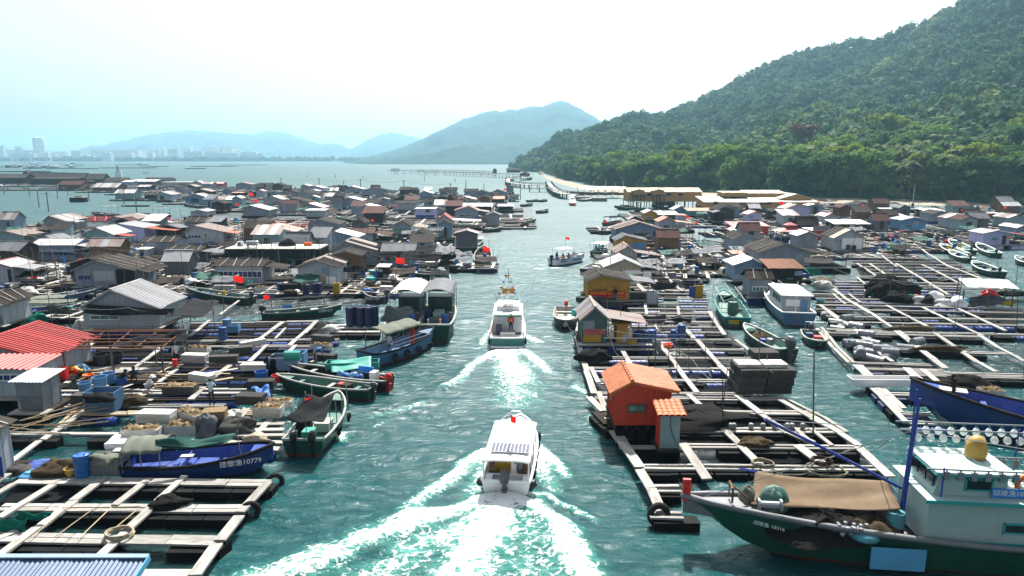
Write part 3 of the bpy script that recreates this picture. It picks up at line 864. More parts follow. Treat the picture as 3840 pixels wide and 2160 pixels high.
def sheet_mesh(m,kind):
 k=('sheet',m,kind)
 if k in _UNIT:return _UNIT[k]
 b=MB()
 if kind in('corr','rib'):
  n=10 if kind=='corr' else 12
  xs=[i/n for i in range(n+1)]
  z=[(.018 if i%2 else-.018)for i in range(n+1)]if kind=='corr' else[(.05 if i%4 in(1,2)else-.03)for i in range(n+1)]
  top=[(x,y,zz)for y in(0,1)for x,zz in zip(xs,z)]
  bot=[(x,y,zz-.02)for y in(0,1)for x,zz in zip(xs,z)]
  q=n+1
  b.mesh(top+bot,[(i,i+1,i+1+q,i+q)for i in range(n)]+[(i+2*q,i+3*q,i+1+3*q,i+1+2*q)for i in range(n)]+[(i+q,i+1+q,i+1+3*q,i+3*q)for i in range(n)]+[(i,i+2*q,i+1+2*q,i+1)for i in range(n)]+[(0,q,3*q,2*q),(n,n+2*q,n+3*q,n+q)])
 else:
  r=random.Random(5)
  n=4
  b.grid(lambda u,v:(u,v,(r.random()-.5)*.03),n,n)
  b.mesh([(0,0,-.03),(1,0,-.03),(1,1,-.03),(0,1,-.03),(0,0,0),(1,0,0),(1,1,0),(0,1,0)],[(0,3,2,1),(0,1,5,4),(1,2,6,5),(2,3,7,6),(3,0,4,7)])
 _UNIT[k]=b.data('sheet_'+m,m)
 return _UNIT[k]
def sheet(parent,o,xv,yv,m,kind='corr',name='roof_sheet'):
 xv,yv=Vector(xv),Vector(yv)
 n=xv.cross(yv).normalized()
 ob=put(name,sheet_mesh(m,kind),parent)
 M=Matrix.Identity(4)
 for i in range(3):
  M[i][0],M[i][1],M[i][2],M[i][3]=xv[i],yv[i],n[i],o[i]
 ob.matrix_basis=M
 return ob
def roof_plane(parent,o,xv,yv,m,w=1.0,kind='corr',jit=.02,alt=None,r=None):
 """lay a roof slope from separate sheets side by side along xv; yv runs down the slope"""
 r=r or rnd
 o,xv,yv=Vector(o),Vector(xv),Vector(yv)
 n=max(1,round(xv.length/w))
 nn=xv.cross(yv).normalized()
 for i in range(n):
  mm=m if not alt else(alt if r.random()<.38 else m)
  lift=(i%2)*.02+r.random()*jit
  ov=1.04
  sheet(parent,o+xv*(i/n)+nn*lift,xv/n*ov,yv*(1+(r.random()-.5)*.04),mm,kind)
def window(parent,x0,x1,z0,z1,y,panem='pane',framem='white',panes=2,fw=.06,name='window'):
 """a framed window on a wall that faces -y at depth y"""
 b=MB()
 d=.07
 b.b2(x0,x1,y-d,y+.01,z1-fw,z1);b.b2(x0,x1,y-d-.02,y+.01,z0,z0+fw)
 b.b2(x0,x0+fw,y-d,y+.01,z0+fw,z1-fw);b.b2(x1-fw,x1,y-d,y+.01,z0+fw,z1-fw)
 for i in range(1,panes):
  x=x0+(x1-x0)*i/panes
  b.b2(x-fw/3,x+fw/3,y-d+.01,y+.01,z0+fw,z1-fw)
 f=b.build(name,framem,parent)
 for i in range(panes):
  xa,xb=x0+(x1-x0)*i/panes,x0+(x1-x0)*(i+1)/panes
  boxpart('pane',panem,f,((xa+xb)/2,y-.022,(z0+z1)/2),(xb-xa-.02,.02,z1-z0-.03))
 return f
def hut(zone,xl,xr,yb,ye,yp,kind='gf',depth=4.0,wall='sheetwall',roof='felt',label='',cat='hut',ph=None,wins=(),doors=(),apex=.5,alt=None,z0=.75,panels=(),awn=None,fl='blackfoam',rz=0,oh=.28,group='floating huts on the rafts',name='hut',detail=1,rk=None,stilts=False,side=None,Yf=None):
 r=random.Random(int(xl*7+yb*13))
 P0,P1=G(zone,xl,yb,z0),G(zone,xr,yb,z0)
 Y=(P0.y+P1.y)/2
 if Yf:Y=Yf;z0=AT(zone,(xl+xr)/2,yb,Y).z
 P0,P1=AT(zone,xl,yb,Y),AT(zone,xr,yb,Y)
 W=P1.x-P0.x
 cx=(P0.x+P1.x)/2
 xm=(xl+xr)/2
 he=max(AT(zone,xm,ye,Y).z-z0,1.0)
 if kind=='ef':
  hr=AT(zone,xm,yp,Y+depth/2).z-z0
 elif kind=='shed':
  hr=AT(zone,xm,yp,Y+depth).z-z0
 else:
  hr=AT(zone,xm,yp,Y).z-z0
 hr=max(hr,he+.12)
 hr=min(hr,he+W*.6+.6)
 t=thing(name,label,cat,(cx,Y,z0),rz,group)
 if ph:land(ph,t)
 h=W/2
 xa=-h+W*apex
 b=MB()
 th=.05
 if kind in('gf',):
  fr=[(-h,0,0),(h,0,0),(h,0,he),(xa,0,hr),(-h,0,he)]
 else:
  fr=[(-h,0,0),(h,0,0),(h,0,he),(-h,0,he)]
 b.poly(fr);b.poly([(x,depth,z)for x,y,z in fr][::-1])
 if kind=='ef':
  sd=[(-h,0,0),(-h,depth,0),(-h,depth,he),(-h,depth/2,hr),(-h,0,he)]
  b.poly(sd[::-1]);b.poly([(h,y,z)for x,y,z in sd])
 elif kind=='shed':
  hb=he+(hr-he)
  b.f.clear();b.v.clear();b.mi.clear()
  b.poly([(-h,0,0),(h,0,0),(h,0,he),(-h,0,he)]);b.poly([(h,depth,0),(-h,depth,0),(-h,depth,hb),(h,depth,hb)])
  b.poly([(-h,depth,0),(-h,0,0),(-h,0,he),(-h,depth,hb)]);b.poly([(h,0,0),(h,depth,0),(h,depth,hb),(h,0,he)])
 else:
  b.poly([(-h,depth,0),(-h,0,0),(-h,0,he),(-h,depth,he)]);b.poly([(h,0,0),(h,depth,0),(h,depth,he),(h,0,he)])
 wl=b.build('wall',wall,t)
 if detail:
  bt=MB()
  n=max(2,round(W/.95))
  for i in range(n+1):
   x=-h+W*i/n
   zt=he if kind!='gf' else(he+(hr-he)*(1-abs(x-xa)/((xa+h)if x<xa else(h-xa)+1e-6)))
   bt.b2(x-.02,x+.02,-.025,.0,0,max(zt,he)-.03)
  nd=max(2,round(depth/1.0))
  for sx in(-1,1):
   for i in range(nd+1):
    yy=depth*i/nd
    bt.b2(sx*h-(.025 if sx<0 else 0),sx*h+(.025 if sx>0 else 0),yy-.02,yy+.02,0,he-.03)
  bt.b2(-h,h,-.03,-.002,he*.48,he*.48+.04)
  bt.build('battens',wall,t)['kind']='stuff'
  if detail>1 or r.random()<.6:
   for k in range(r.randint(1,3)):
    pw=W/n
    i=r.randrange(n)
    hh=he*r.uniform(.3,.52)
    zb=0.03 if r.random()<.6 else he*.52
    boxpart('patch_panel',r.choice(['whitewall','sheetwall','bluewall',wall]),t,(-h+pw*(i+.5),-.012,zb+hh/2),(pw*.94,.02,hh*.9))
 rkk=rk or('flat' if roof in('felt','thatch','tarpgrey','shadecloth')else 'corr')
 sw=1.0 if rkk!='flat' else 1.6
 sw*=max(1,W/9)
 if kind=='gf':
  for sgn in(-1,1):
   run=(xa+h if sgn<0 else h-xa)
   sl=(hr-he)/run
   tot=run+oh
   o=Vector((xa,-oh,hr+.06))
   yv=Vector((sgn*tot,0,-sl*tot))
   xv=Vector((0,depth+2*oh,0))
   if sgn>0:o=o+xv;xv=-xv
   roof_plane(t,o,xv if sgn<0 else xv,yv,roof,sw,rkk,alt=alt,r=r)if sgn<0 else roof_plane(t,o,xv,yv,roof,sw,rkk,alt=alt,r=r)
  MB().bar((xa,-oh,hr+.09),(xa,depth+oh,hr+.09),.22,.05).build('ridge_cap',roof,t)
  fb=MB()
  fb.bar((xa,-oh-.02,hr+.0),(-h-oh,-oh-.02,he-oh*(hr-he)/(xa+h)+.0),.03,.13)
  fb.bar((xa,-oh-.02,hr+.0),(h+oh,-oh-.02,he-oh*(hr-he)/(h-xa)+.0),.03,.13)
  fb.build('fascia','plank' if roof in('felt','thatch')else roof,t)
 elif kind=='ef':
  sl=(hr-he)/(depth/2)
  tot=depth/2+oh
  roof_plane(t,(h+oh,depth/2,hr+.06),(-W-2*oh,0,0),(0,-tot,-sl*tot),roof,sw,rkk,alt=alt,r=r)
  roof_plane(t,(-h-oh,depth/2,hr+.06),(W+2*oh,0,0),(0,tot,-sl*tot),roof,sw,rkk,alt=alt,r=r)
  MB().bar((-h-oh,depth/2,hr+.09),(h+oh,depth/2,hr+.09),.22,.05).build('ridge_cap',roof,t)
 elif kind=='shed':
  sl=(hr-he)/depth
  roof_plane(t,(h+oh,depth+oh,hr+.06+oh*sl),(-W-2*oh,0,0),(0,-depth-2*oh,-sl*(depth+2*oh)),roof,sw,rkk,alt=alt,r=r)
 else:
  roof_plane(t,(h+oh,depth+oh,he+.10),(-W-2*oh,0,0),(0,-depth-2*oh,-.06),roof,sw,rkk,alt=alt,r=r)
 if rkk=='flat' and detail:
  def strip(a,b):
   MB().bar(a,b,.06,.04).build('roof_batten','plank',t)
  if kind=='gf':
   for k in range(2+int(depth/2)):
    yy=depth*(k+.3+.4*r.random())/(2+int(depth/2))
    strip((xa,yy,hr+.12),(h+oh*.9,yy+r.uniform(-.3,.3),he+.04))
    strip((xa,yy,hr+.12),(-h-oh*.9,yy+r.uniform(-.3,.3),he+.04))
  elif kind=='ef':
   for k in range(2+int(W/2.5)):
    x=-h+W*(k+.3+.4*r.random())/(2+int(W/2.5))
    strip((x,depth/2,hr+.12),(x+r.uniform(-.4,.4),-oh*.9,he+.04))
 def loc(u,v):
  p=AT(zone,u,v,Y)
  return p.x-cx,p.z-z0
 for w in wins:
  x0,z1=loc(w[0],w[2]);x1,z0_=loc(w[1],w[3])
  window(t,x0,x1,z0_,z1,-.03,w[4]if len(w)>4 else 'pane',w[5]if len(w)>5 else 'white',w[6]if len(w)>6 else 2)
 for w in doors:
  x0,z1=loc(w[0],w[2]);x1,z0_=loc(w[1],w[3])
  z0_=max(z0_,0.02)
  d=boxpart('door',w[4]if len(w)>4 else 'darkgrey',t,((x0+x1)/2,-.03,(z0_+z1)/2),(x1-x0,.05,z1-z0_))
 for w in panels:
  x0,z1=loc(w[0],w[2]);x1,z0_=loc(w[1],w[3])
  boxpart('panel',w[4],t,((x0+x1)/2,-.035,(z0_+z1)/2),(x1-x0,.03,z1-z0_))
 if awn:
  sx,aw,drop,am=awn[:4]
  ad=awn[4]if len(awn)>4 else depth
  xe=sx*h
  o=Vector((xe,0,he+.02));xv=Vector((0,ad,0));yv=Vector((sx*aw,0,-drop))
  if sx>0:o=o+xv;xv=-xv
  roof_plane(t,o,xv,yv,am,1.0,'flat' if am in('felt','shadecloth','tarpgrey')else 'corr',r=r)
  for yy in(.1,ad-.1):
   MB().tube([(xe+sx*(aw-.12),yy,-.1),(xe+sx*(aw-.12),yy,he-drop*.9)],.05,6).build('post','pole',t)
 ext=(aw_:=(awn[1]if awn else 0))
 xl_,xr_=-h-.35-(ext if awn and awn[0]<0 else 0),h+.35+(ext if awn and awn[0]>0 else 0)
 nb=max(2,min(9,round((depth+1)/.9)))
 for i in range(nb):
  y0=-.55+(depth+1.0)*i/nb
  boxpart('deck_board','plank' if i==0 else 'darkwood',t,((xl_+xr_)/2+r.uniform(-.06,.06),y0+(depth+1)/nb/2,-.06),(xr_-xl_+r.uniform(-.1,.1),(depth+1)/nb*.93,.08))
 if stilts:
  n=max(3,round(W/2.5))
  for i in range(n+1):
   for yy in(0.1,depth-.1):
    MB().tube([(-h+W*i/n,yy,-z0-.6),(-h+W*i/n,yy,-.1)],.11,6).build('stilt','darkwood',t)
 else:
  n=max(2,min(8,round((xr_-xl_)/1.25)))
  fw=(xr_-xl_)/n
  for i in range(n):
   if r.random()<.12:continue
   boxpart('float',fl if r.random()<.75 else 'bluefloat',t,(xl_+fw*(i+.5),-.15,-.1-z0*.62),(fw*.9,.75,z0*1.05))
   if i%2==0:
    boxpart('float',fl,t,(xl_+fw*(i+.5),depth,-.1-z0*.62),(fw*.9,.75,z0*1.05))
 return t
def hull_fn(L,B,H,bow,rake,tr,blunt):
 def top(s):
  w=B/2*(tr+(1-tr)*math.sin(min(s/.45,1)*math.pi/2))
  if s>.45:w*=max(0,1-((s-.45)/.55)**blunt)**.75
  z=H*(1+bow*max(0,(s-.25)/.75)**2.2+.10*max(0,1-s/.3)**2)
  x=-L/2+L*(1-rake)*s+rake*L*max(0,(s-.55)/.45)**1.5
  return x,w,z
 return top
def boat(name,label,cat,stern,bow_pt,B=1.8,H=.7,bow=.55,rake=.10,tr=.78,blunt=2.4,hull='hullgreen',inner='deckgreen',rim='rimpale',floor=.28,group='moored boats',ph=None,L=None,thw=3,motor=None,boot='bootred',hatch=0,rimw=.10,planks=True):
 a,b=Vector(stern),Vector(bow_pt)
 d=b-a
 yaw=math.atan2(d.y,d.x)
 if L:
  c=a+d.normalized()*(L/2)
 else:
  L=d.length;c=(a+b)/2
 t=thing(name,label,cat,(c.x,c.y,0),yaw,group)
 if ph:land(ph,t)
 top=hull_fn(L,B,H,bow,rake,tr,blunt)
 S=[0,.05,.12,.2,.3,.4,.5,.6,.68,.76,.83,.89,.94,.975,1.0]
 ring=[]
 for s in S:
  x,w,z=top(s)
  kf=max(0,(s-.78)/.22)**2
  zk=-.35+(z*.55+.35)*kf
  xs=x-rake*L*.5*max(0,(s-.6)/.4)**1.5
  lo=lambda f,zz,xx:(xx,w*f,zz)
  z1=max(-.08,zk+.02);z2=max(.13,zk+.05);z3=(z+z2)/2
  ring.append([(xs,0,zk),(xs,w*.72,z1),(xs+(x-xs)*.2,w*.84,z2),(xs+(x-xs)*.55,w*.94,z3),(x,w,z)])
 hb=MB()
 n=len(S)
 for sg in(1,-1):
  for i in range(n-1):
   for j in range(4):
    q=[ring[i][j],ring[i+1][j],ring[i+1][j+1],ring[i][j+1]]
    q=[(x,sg*y,z)for x,y,z in q]
    hb.poly(q if sg<0 else q[::-1],1 if j<2 else 0)
 for j in range(4):
  p,q=ring[0][j],ring[0][j+1]
  hb.poly([(p[0],p[1],p[2]),(q[0],q[1],q[2]),(q[0],-q[1],q[2]),(p[0],-p[1],p[2])],1 if j<2 else 0)
 ho=hb.build('hull',[hull,boot],t,smooth=False)
 gb=MB()
 for sg in(1,-1):
  path=[]
  for s in[i/22 for i in range(23)]:
   x,w,z=top(s)
   path.append((x,sg*max(w-.02,0),z+.02))
  gb.tube(path,rimw*.75,6)
 x,w,z=top(0)
 gb.tube([(x,-w,z+.02),(x,w,z+.02)],rimw*.75,6)
 gb.build('gunwale',rim,t,smooth=True)
 ib=MB()
 inn=[]
 for s in S:
  x,w,z=top(s)
  wi=max(w-rimw,.0)
  wf=max(w*.80-rimw,.0)
  zf=min(floor*H+(z-H)*(.15 if s<.7 else .55)+.08,z-.08)
  inn.append([(x-(.03 if s>.9 else 0),wi,z-.01),(x-(.05 if s>.8 else-.05 if s==0 else 0),wf,zf),(x,0,zf)])
 for sg in(1,-1):
  for i in range(n-1):
   for j in range(2):
    q=[inn[i][j],inn[i+1][j],inn[i+1][j+1],inn[i][j+1]]
    q=[(x,sg*y,z)for x,y,z in q]
    ib.poly(q if sg>0 else q[::-1])
 p,q=inn[0][0],inn[0][1]
 ib.poly([(p[0]+.05,p[1],p[2]),(p[0]+.05,-p[1],p[2]),(q[0],-q[1],q[2]),(q[0],q[1],q[2])])
 dk=ib.build('deck',inner,t)
 t['L'],t['B'],t['H']=L,B,H
 for i in range(thw):
  s=.18+.6*i/max(1,thw-1)if thw>1 else .5
  x,w,z=top(s)
  boxpart('thwart',rim if i%2 else inner,t,(x,0,z*.78),(.28,w*1.78,.05))
 if hatch:
  for i in range(hatch):
   for sg in(-1,1):
    s=.30+.5*(i+.5)/hatch
    x,w,z=top(s)
    boxpart('hatch_cover',inner,t,(x,sg*w*.36,floor*H+.14),(L*.42/hatch,w*.62,.06))
 x,w,z=top(.86)
 x1,w1,z1=top(.985)
 MB().poly([(x,-w+rimw*.6,z-.03),(x1,-w1*.6,z1-.03),(x1,w1*.6,z1-.03),(x,w-rimw*.6,z-.03)]).build('foredeck',inner,t)
 if motor:outboard(t,-L/2-.08,0,top(0)[2],motor)
 return t
def outboard(t,x,y,z,m='darkgrey',sc=1.0,name='outboard_motor'):
 b=MB()
 prof=[(.05,.0),(.20,.03),(.235,.18),(.22,.38),(.13,.50),(.03,.52)]
 b.lathe(prof,10,(0,0,.12))
 b.v=[(vx*1.35,vy*.85,vz)for vx,vy,vz in b.v]
 b.b2(-.10,.10,-.07,.07,-.75,.15)
 b.b2(-.20,.16,-.10,.10,-.22,-.12)
 b.b2(-.28,.15,-.015,.015,-.98,-.70)
 b.lathe([(.02,-.22),(.07,-.15),(.08,.12),(.03,.2)],8,(0,0,-.78),'X')
 b.bar((.1,0,.2),(.75,.06,.36),.05,.05)
 o=b.build(name,m,t,loc=(x,y,z+.02))
 o.scale=(sc,sc,sc)
 return o
def canopy(t,x0,x1,w,z,m,arch=.25,posts=True,sag=.0,pm='greymetal',n=10,name='canopy',hoops=True):
 r=random.Random(int((x1+w+z)*100))
 b=MB()
 def fn(u,v):
  yy=(v-.5)*w
  zz=z+arch*(1-(2*v-1)**2)+sag*(math.sin(u*math.pi*3)**2*-.5)+(r.random()-.5)*.02
  return(x0+(x1-x0)*u,yy,zz)
 b.grid(fn,12,n)
 k=len(b.v)
 o=b.build(name,m,t,smooth=True)
 sm=o.modifiers.new('thick','SOLIDIFY');sm.thickness=.025
 if posts:
  for i in range(3):
   xx=x0+(x1-x0)*(.04+.46*i)
   for sg in(-1,1):
    MB().tube([(xx,sg*w*.48,t['H']*.8),(xx,sg*w*.48,z)],.028,6).build('canopy_post',pm,t)
 return o
def cloth(name,label,cat,c4,m,sag=.3,rip=.05,nu=14,nv=10,seed=1,group=None,parent=None,folds=0):
 """a sheet hung between four world corners"""
 r=np.random.RandomState(seed)
 A,B,C,D=[Vector(p)for p in c4]
 ph=r.uniform(0,6.28,6)
 org=(A+B+C+D)/4
 def fn(u,v):
  p=A.lerp(B,u).lerp(D.lerp(C,u),v)
  q=4*u*(1-u);w=4*v*(1-v)
  p.z-=sag*(q*.5+w*.5)*(.6+.4*q*w)
  p.z+=rip*(math.sin(u*9+ph[0]+2*math.sin(v*5+ph[1]))+.6*math.sin(v*13+u*4+ph[2]))+(folds*math.sin(u*38+3*v+ph[3])if folds else 0)
  return p-org
 b=MB().grid(fn,nu,nv)
 o=b.build(name,m,parent,smooth=True,loc=org)
 sm=o.modifiers.new('thick','SOLIDIFY');sm.thickness=.02
 if label:tag(o,label,cat,group)
 return o
def pile(name,label,cat,loc,rx,ry,h,m,seed=1,group=None,rz=0,rough=.35,n=18,parent=None,smooth=True):
 r=np.random.RandomState(seed)
 b=MB()
 rows=9
 vs=[]
 for i in range(rows+1):
  f=i/rows
  for j in range(n):
   an=2*math.pi*j/n
   k=1+rough*(float(vnoise(np.array(math.cos(an)*2.2+seed),np.array(math.sin(an)*2.2+f*4),seed))-.5)*2
   rad=math.cos(f*math.pi/2)**.75*k if i<rows else 0.02
   z=h*math.sin(f*math.pi/2)*(1+rough*(float(vnoise(np.array(math.cos(an)*3+9),np.array(math.sin(an)*3+f*3),seed+5))-.5))
   vs.append((rx*rad*math.cos(an),ry*rad*math.sin(an),z))
 fs=[(i*n+j,i*n+(j+1)%n,(i+1)*n+(j+1)%n,(i+1)*n+j)for i in range(rows)for j in range(n)]
 b.mesh(vs,fs)
 o=b.build(name,m,parent,smooth=smooth,loc=loc)
 o.rotation_euler=(0,0,rz)
 if label:tag(o,label,cat,group)
 return o
def barrel_mesh(m,lid=None):
 k=('barrel',m)
 if k not in _UNIT:
  pr=[(.24,0),(.285,.02),(.29,.10),(.285,.28),(.302,.30),(.302,.33),(.285,.35),(.285,.58),(.302,.60),(.302,.63),(.285,.65),(.29,.83),(.285,.90),(.265,.91),(.262,.885)]
  b=MB().lathe(pr,14)
  b.lathe([(.035,.885),(.035,.92)],8,(.13,0,0));b.lathe([(.03,.885),(.03,.915)],8,(-.13,.03,0))
  _UNIT[k]=b.data('barrel_'+m,m)
 return _UNIT[k]
def barrel(loc,m='bluebarrel',label=None,cat='barrel',group=None,parent=None,sc=1.0,lying=None,name='barrel',sz=None):
 o=put(name,barrel_mesh(m),parent,loc,0,(sc,sc,sz or sc))
 if lying is not None:
  o.rotation_euler=(math.pi/2,0,lying)
  o.location=Vector(loc)+Vector((0,0,.29*sc))
 if label:tag(o,label,cat,group)
 return o
def foam_mesh(m,seed):
 k=('foam',m,seed)
 if k not in _UNIT:
  r=random.Random(seed)
  b=MB()
  nx,ny=5,3
  P={}
  vs=[]
  def vid(p):
   key=tuple(round(c,4)for c in p)
   if key not in P:
    P[key]=len(vs)
    e=.035 if(abs(abs(p[0])-.5)<1e-3)+(abs(abs(p[1])-.5)<1e-3)+(abs(abs(p[2])-.5)<1e-3)>=2 else .014
    vs.append(tuple(c*(1-e*r.random())+(r.random()-.5)*.02 for c in p))
   return P[key]
  fs=[]
  def face(o,u,v,nu,nv):
   for i in range(nu):
    for j in range(nv):
     q=[(i,j),(i+1,j),(i+1,j+1),(i,j+1)]
     fs.append(tuple(vid(tuple(o[c]+u[c]*a/nu+v[c]*bb/nv for c in range(3)))for a,bb in q))
  face((-.5,-.5,-.5),(1,0,0),(0,0,1),nx,2);face((.5,.5,-.5),(-1,0,0),(0,0,1),nx,2)
  face((-.5,.5,-.5),(0,-1,0),(0,0,1),ny,2);face((.5,-.5,-.5),(0,1,0),(0,0,1),ny,2)
  face((-.5,-.5,.5),(1,0,0),(0,1,0),nx,ny);face((-.5,.5,-.5),(1,0,0),(0,-1,0),nx,ny)
  b.mesh(vs,fs)
  _UNIT[k]=b.data('foam_block_'+m,m)
 return _UNIT[k]
def crust_mesh(m,seed):
 k=('crust',m,seed)
 if k not in _UNIT:
  r=random.Random(seed+50)
  b=MB()
  n,q=14,8
  g=[[(r.random()if 0<i<n and 0<j<q else .15)for j in range(q+1)]for i in range(n+1)]
  b.grid(lambda u,v:((u-.5)*(.94+.03*r.random()),(v-.5)*(.92+.04*r.random()),g[round(u*n)][round(v*q)]),n,q)
  _UNIT[k]=b.data('shell_crust',m)
 return _UNIT[k]
def foam_block(loc,d=(1.8,.9,.5),rz=0,m='foam',label=None,group=None,crust=False,name='foam_block',tilt=0,parent=None):
 o=put(name,foam_mesh(m,rnd.randrange(4)),parent,(loc[0],loc[1],loc[2]+d[2]/2),0,d,(tilt,0,rz))
 if crust:
  c=put('shell_crust',crust_mesh('foamcrust',rnd.randrange(3)),o,(0,0,.48))
  c.scale=(1,1,.16/d[2]*1.0)
 if label:tag(o,label,'foam block',group)
 return o
def flag_mesh(star=True,seed=0):
 k=('flag',star,seed)
 if k not in _UNIT:
  b=MB()
  f=lambda u,v:(u*1.0+.02,.10*u*math.sin(u*6+seed)+.02*math.sin(v*5),-v*.66-.10*u*u+.03*math.sin(u*7+seed))
  b.grid(f,14,8)
  if star:
   def st(cu,cv,r,rot):
    for sgn in(-.006,.006):
     pts=[]
     for i in range(10):
      a=math.pi/2+i*math.pi/5+rot;rr=r if i%2==0 else r*.4
      p=Vector(f(cu+rr*math.cos(a),cv-rr*math.sin(a)/.66));p.y+=sgn
      pts.append(p)
     cen=Vector(f(cu,cv));cen.y+=sgn
     for i in range(10):
      b.poly([cen,pts[i],pts[(i+1)%10]],1)
   st(.17,.26,.10,0)
   for cu,cv,ro in((.34,.10,.4),(.40,.22,.8),(.40,.36,0),(.34,.48,.5)):st(cu,cv,.035,ro)
  _UNIT[k]=b.data('flag_cloth',['flagred','staryellow'],True)
 return _UNIT[k]
def flag(base,z,h=2.2,size=1.0,label='',yaw=0,seed=0,lean=0,ph=None,group='red flags on poles',star=True):
 t=thing('flag',label,'flag',(base[0],base[1],z),yaw,group)
 if ph:land(ph,t)
 MB().tube([(0,0,0),(lean,0,h)],.022,6).build('flagpole','greymetal',t)
 put('flag_cloth',flag_mesh(star,seed),t,(lean,0,h-.02),0,(size,size,size))
 return t
TEXTS=[]
def text_obj(s,size,m,parent,loc,rot,name='lettering',ext=.002,align='CENTER',sx=1.0):
 cu=bpy.data.curves.new(name,'FONT')
 cu.body=s;cu.size=size;cu.extrude=ext;cu.align_x=align;cu.align_y='CENTER'
 cu.resolution_u=2
 cu.materials.append(MATS[m])
 o=bpy.data.objects.new(name,cu);COL.objects.link(o)
 o.parent=parent;o.location=loc;o.rotation_euler=rot;o.scale=(sx,1,1)
 TEXTS.append(o)
 return o
def wire(pts,r=.012,m='wire',label='',sag=.4,name='cable',cat='cable',group=None):
 b=MB()
 path=[]
 for a,c in zip(pts[:-1],pts[1:]):
  a,c=Vector(a),Vector(c)
  for i in range(10):
   u=i/10
   p=a.lerp(c,u);p.z-=sag*4*u*(1-u)
   path.append(p)
 path.append(Vector(pts[-1]))
 o0=path[0].copy()
 b.tube([p-o0 for p in path],r,4)
 o=b.build(name,m,loc=o0)
 return tag(o,label,cat,group)
def tyre(loc,rot,parent=None,label=None,R=.32,name='tyre',group=None):
 k=('tyre',)
 if k not in _UNIT:
  b=MB()
  b.tube([(math.cos(2*math.pi*i/18)*.25,math.sin(2*math.pi*i/18)*.25,0)for i in range(18)],.095,8,closed=True)
  _UNIT[k]=b.data('tyre','rubber',True)
 o=put(name,_UNIT[k],parent,loc,0,(R/.33,)*3,rot)
 if label:tag(o,label,'tyre',group)
 return o
def rope_coil(loc,R,label,m='rope',n=4,group=None,rot=(0,0,0)):
 b=MB()
 r=random.Random(int(R*1000))
 pts=[]
 for i in range(n*14):
  a=2*math.pi*i/14
  rr=R*(1+.16*(r.random()-.5))
  pts.append((math.cos(a)*rr*1.2,math.sin(a)*rr,.03+.05*i/14+.02*r.random()))
 b.tube(pts,.03,5)
 o=b.build('rope_coil',m,loc=loc);o.rotation_euler=rot
 return tag(o,label,'rope coil',group)
SW,WW,BW='sheetwall','whitewall','bluewall'
# near and middle of the village left of the channel
hut('B',640,1210,650,505,372,'gf',4.2,WW,'whiteroof','long white-roofed house with grey shade cloth hung along its front','house','long white-roofed house',wins=[(680,905,566,600,'greenpane','white',3)],panels=[(670,905,600,640,'whitewall')],apex=.42,detail=2,oh=.35,fl='bluefloat',z0=1.0,rk='rib')
hut('H',578,1030,1035,908,836,'gf',4.6,SW,'felt','brown-roofed house with pale blue gable and a black tarpaulin over one corner','house','brown-roofed blue house',wins=[(590,690,950,985,'bluepane','sheetwall',2)],panels=[(705,868,918,992,'whitewall'),(872,1028,905,1030,'blackcloth')],apex=.36,detail=2,awn=(1,1.6,.35,'felt'))
hut('H',255,570,828,722,676,'ef',4.4,BW,'whiteroof','long blue-walled house with a bright white ridged roof and strip window','house','white-ridged blue house',wins=[(275,565,772,800,'bluepane','bluewall',7)],detail=1,awn=(1,3.2,.5,'whiteroof',3.0))
hut('H',1635,1985,1000,880,826,'ef',4.0,WW,'felt','white house with flat dark felt roof, long window strip and teal porch','house','teal-porch house',wins=[(1650,1980,918,968,'bluepane','white',9)],detail=2,awn=(1,2.6,.4,'felt',3.0))
hut('H',2255,2550,1020,885,838,'gf',4.4,WW,'rustyroof','patchy white house with low rusty gable and rust-streaked door panel','house','patchy white house',wins=[(2295,2365,935,962,'greenpane','sheetwall',2)],doors=[(2403,2458,935,1012,'tanwall')],panels=[(2258,2320,965,1012,'white'),(2462,2535,960,1015,'white')],detail=2,alt='felt')
hut('H',1255,1510,868,768,728,'ef',4.0,'tarpgrey','felt','shabby hut wrapped in grey sheeting under a dark roof','hut','grey-wrapped hut',awn=(1,3.0,.3,'tarpgrey',3.2))
hut('H',1092,1325,828,698,658,'ef',4.2,SW,'felt','tall grey panelled hut with a dark felt roof','hut','grey panelled hut',panels=[(1100,1190,700,760,'whitewall')])
hut('H',626,868,735,642,592,'gf',5.0,'tealwall','whiteroof','pale green-grey gabled house with white roof and red side awning','house','red-awning house',wins=[(650,745,668,697,'pane','sheetwall',3)],panels=[(810,868,640,730,'whitewall')],awn=(1,2.6,.35,'redroof',2.2))
hut('H',812,1095,690,592,562,'gf',5.0,'lilacwall','whiteroof','lilac-walled house with a long orange awning','house','orange-awning house',apex=.36,awn=(1,5.5,.5,'orangeroof',2.6))
hut('H',340,500,610,540,502,'gf',7.0,SW,'rustyroof','grey gabled hut with chequered roof and a mustard yellow side panel','hut','yellow-sided hut',apex=.3,alt='whiteroof',awn=(1,2.2,.3,'whiteroof',3))
hut('H',816,1000,585,532,508,'gf',9.0,SW,'rustyroof','long hut with a broad rust-striped roof above the lilac house','hut','rust-striped long hut',apex=.32,alt='whiteroof')
hut('H',290,455,650,608,578,'ef',4.0,'darkwood','felt','low dark hut with battens across its brown roof','hut','low dark batten hut')
hut('H',1405,1690,705,622,577,'gf',5.0,WW,'rustyroof','white house with blue window strip and bright orange roof end','house','blue-window white house',wins=[(1418,1522,645,672,'bluepane','white',4),(1535,1572,628,665,'greenpane','white',1)],apex=.28,awn=(1,2.4,.3,'orangeroof',2.6))
hut('H',1955,2225,705,622,577,'gf',4.8,WW,'orangeroof','white house with orange striped roof and sky blue doors','house','blue-door house',doors=[(2085,2158,636,700,'lightblue')],wins=[(1980,2050,655,680,'pane','white',2)],apex=.3,alt='rustyroof')
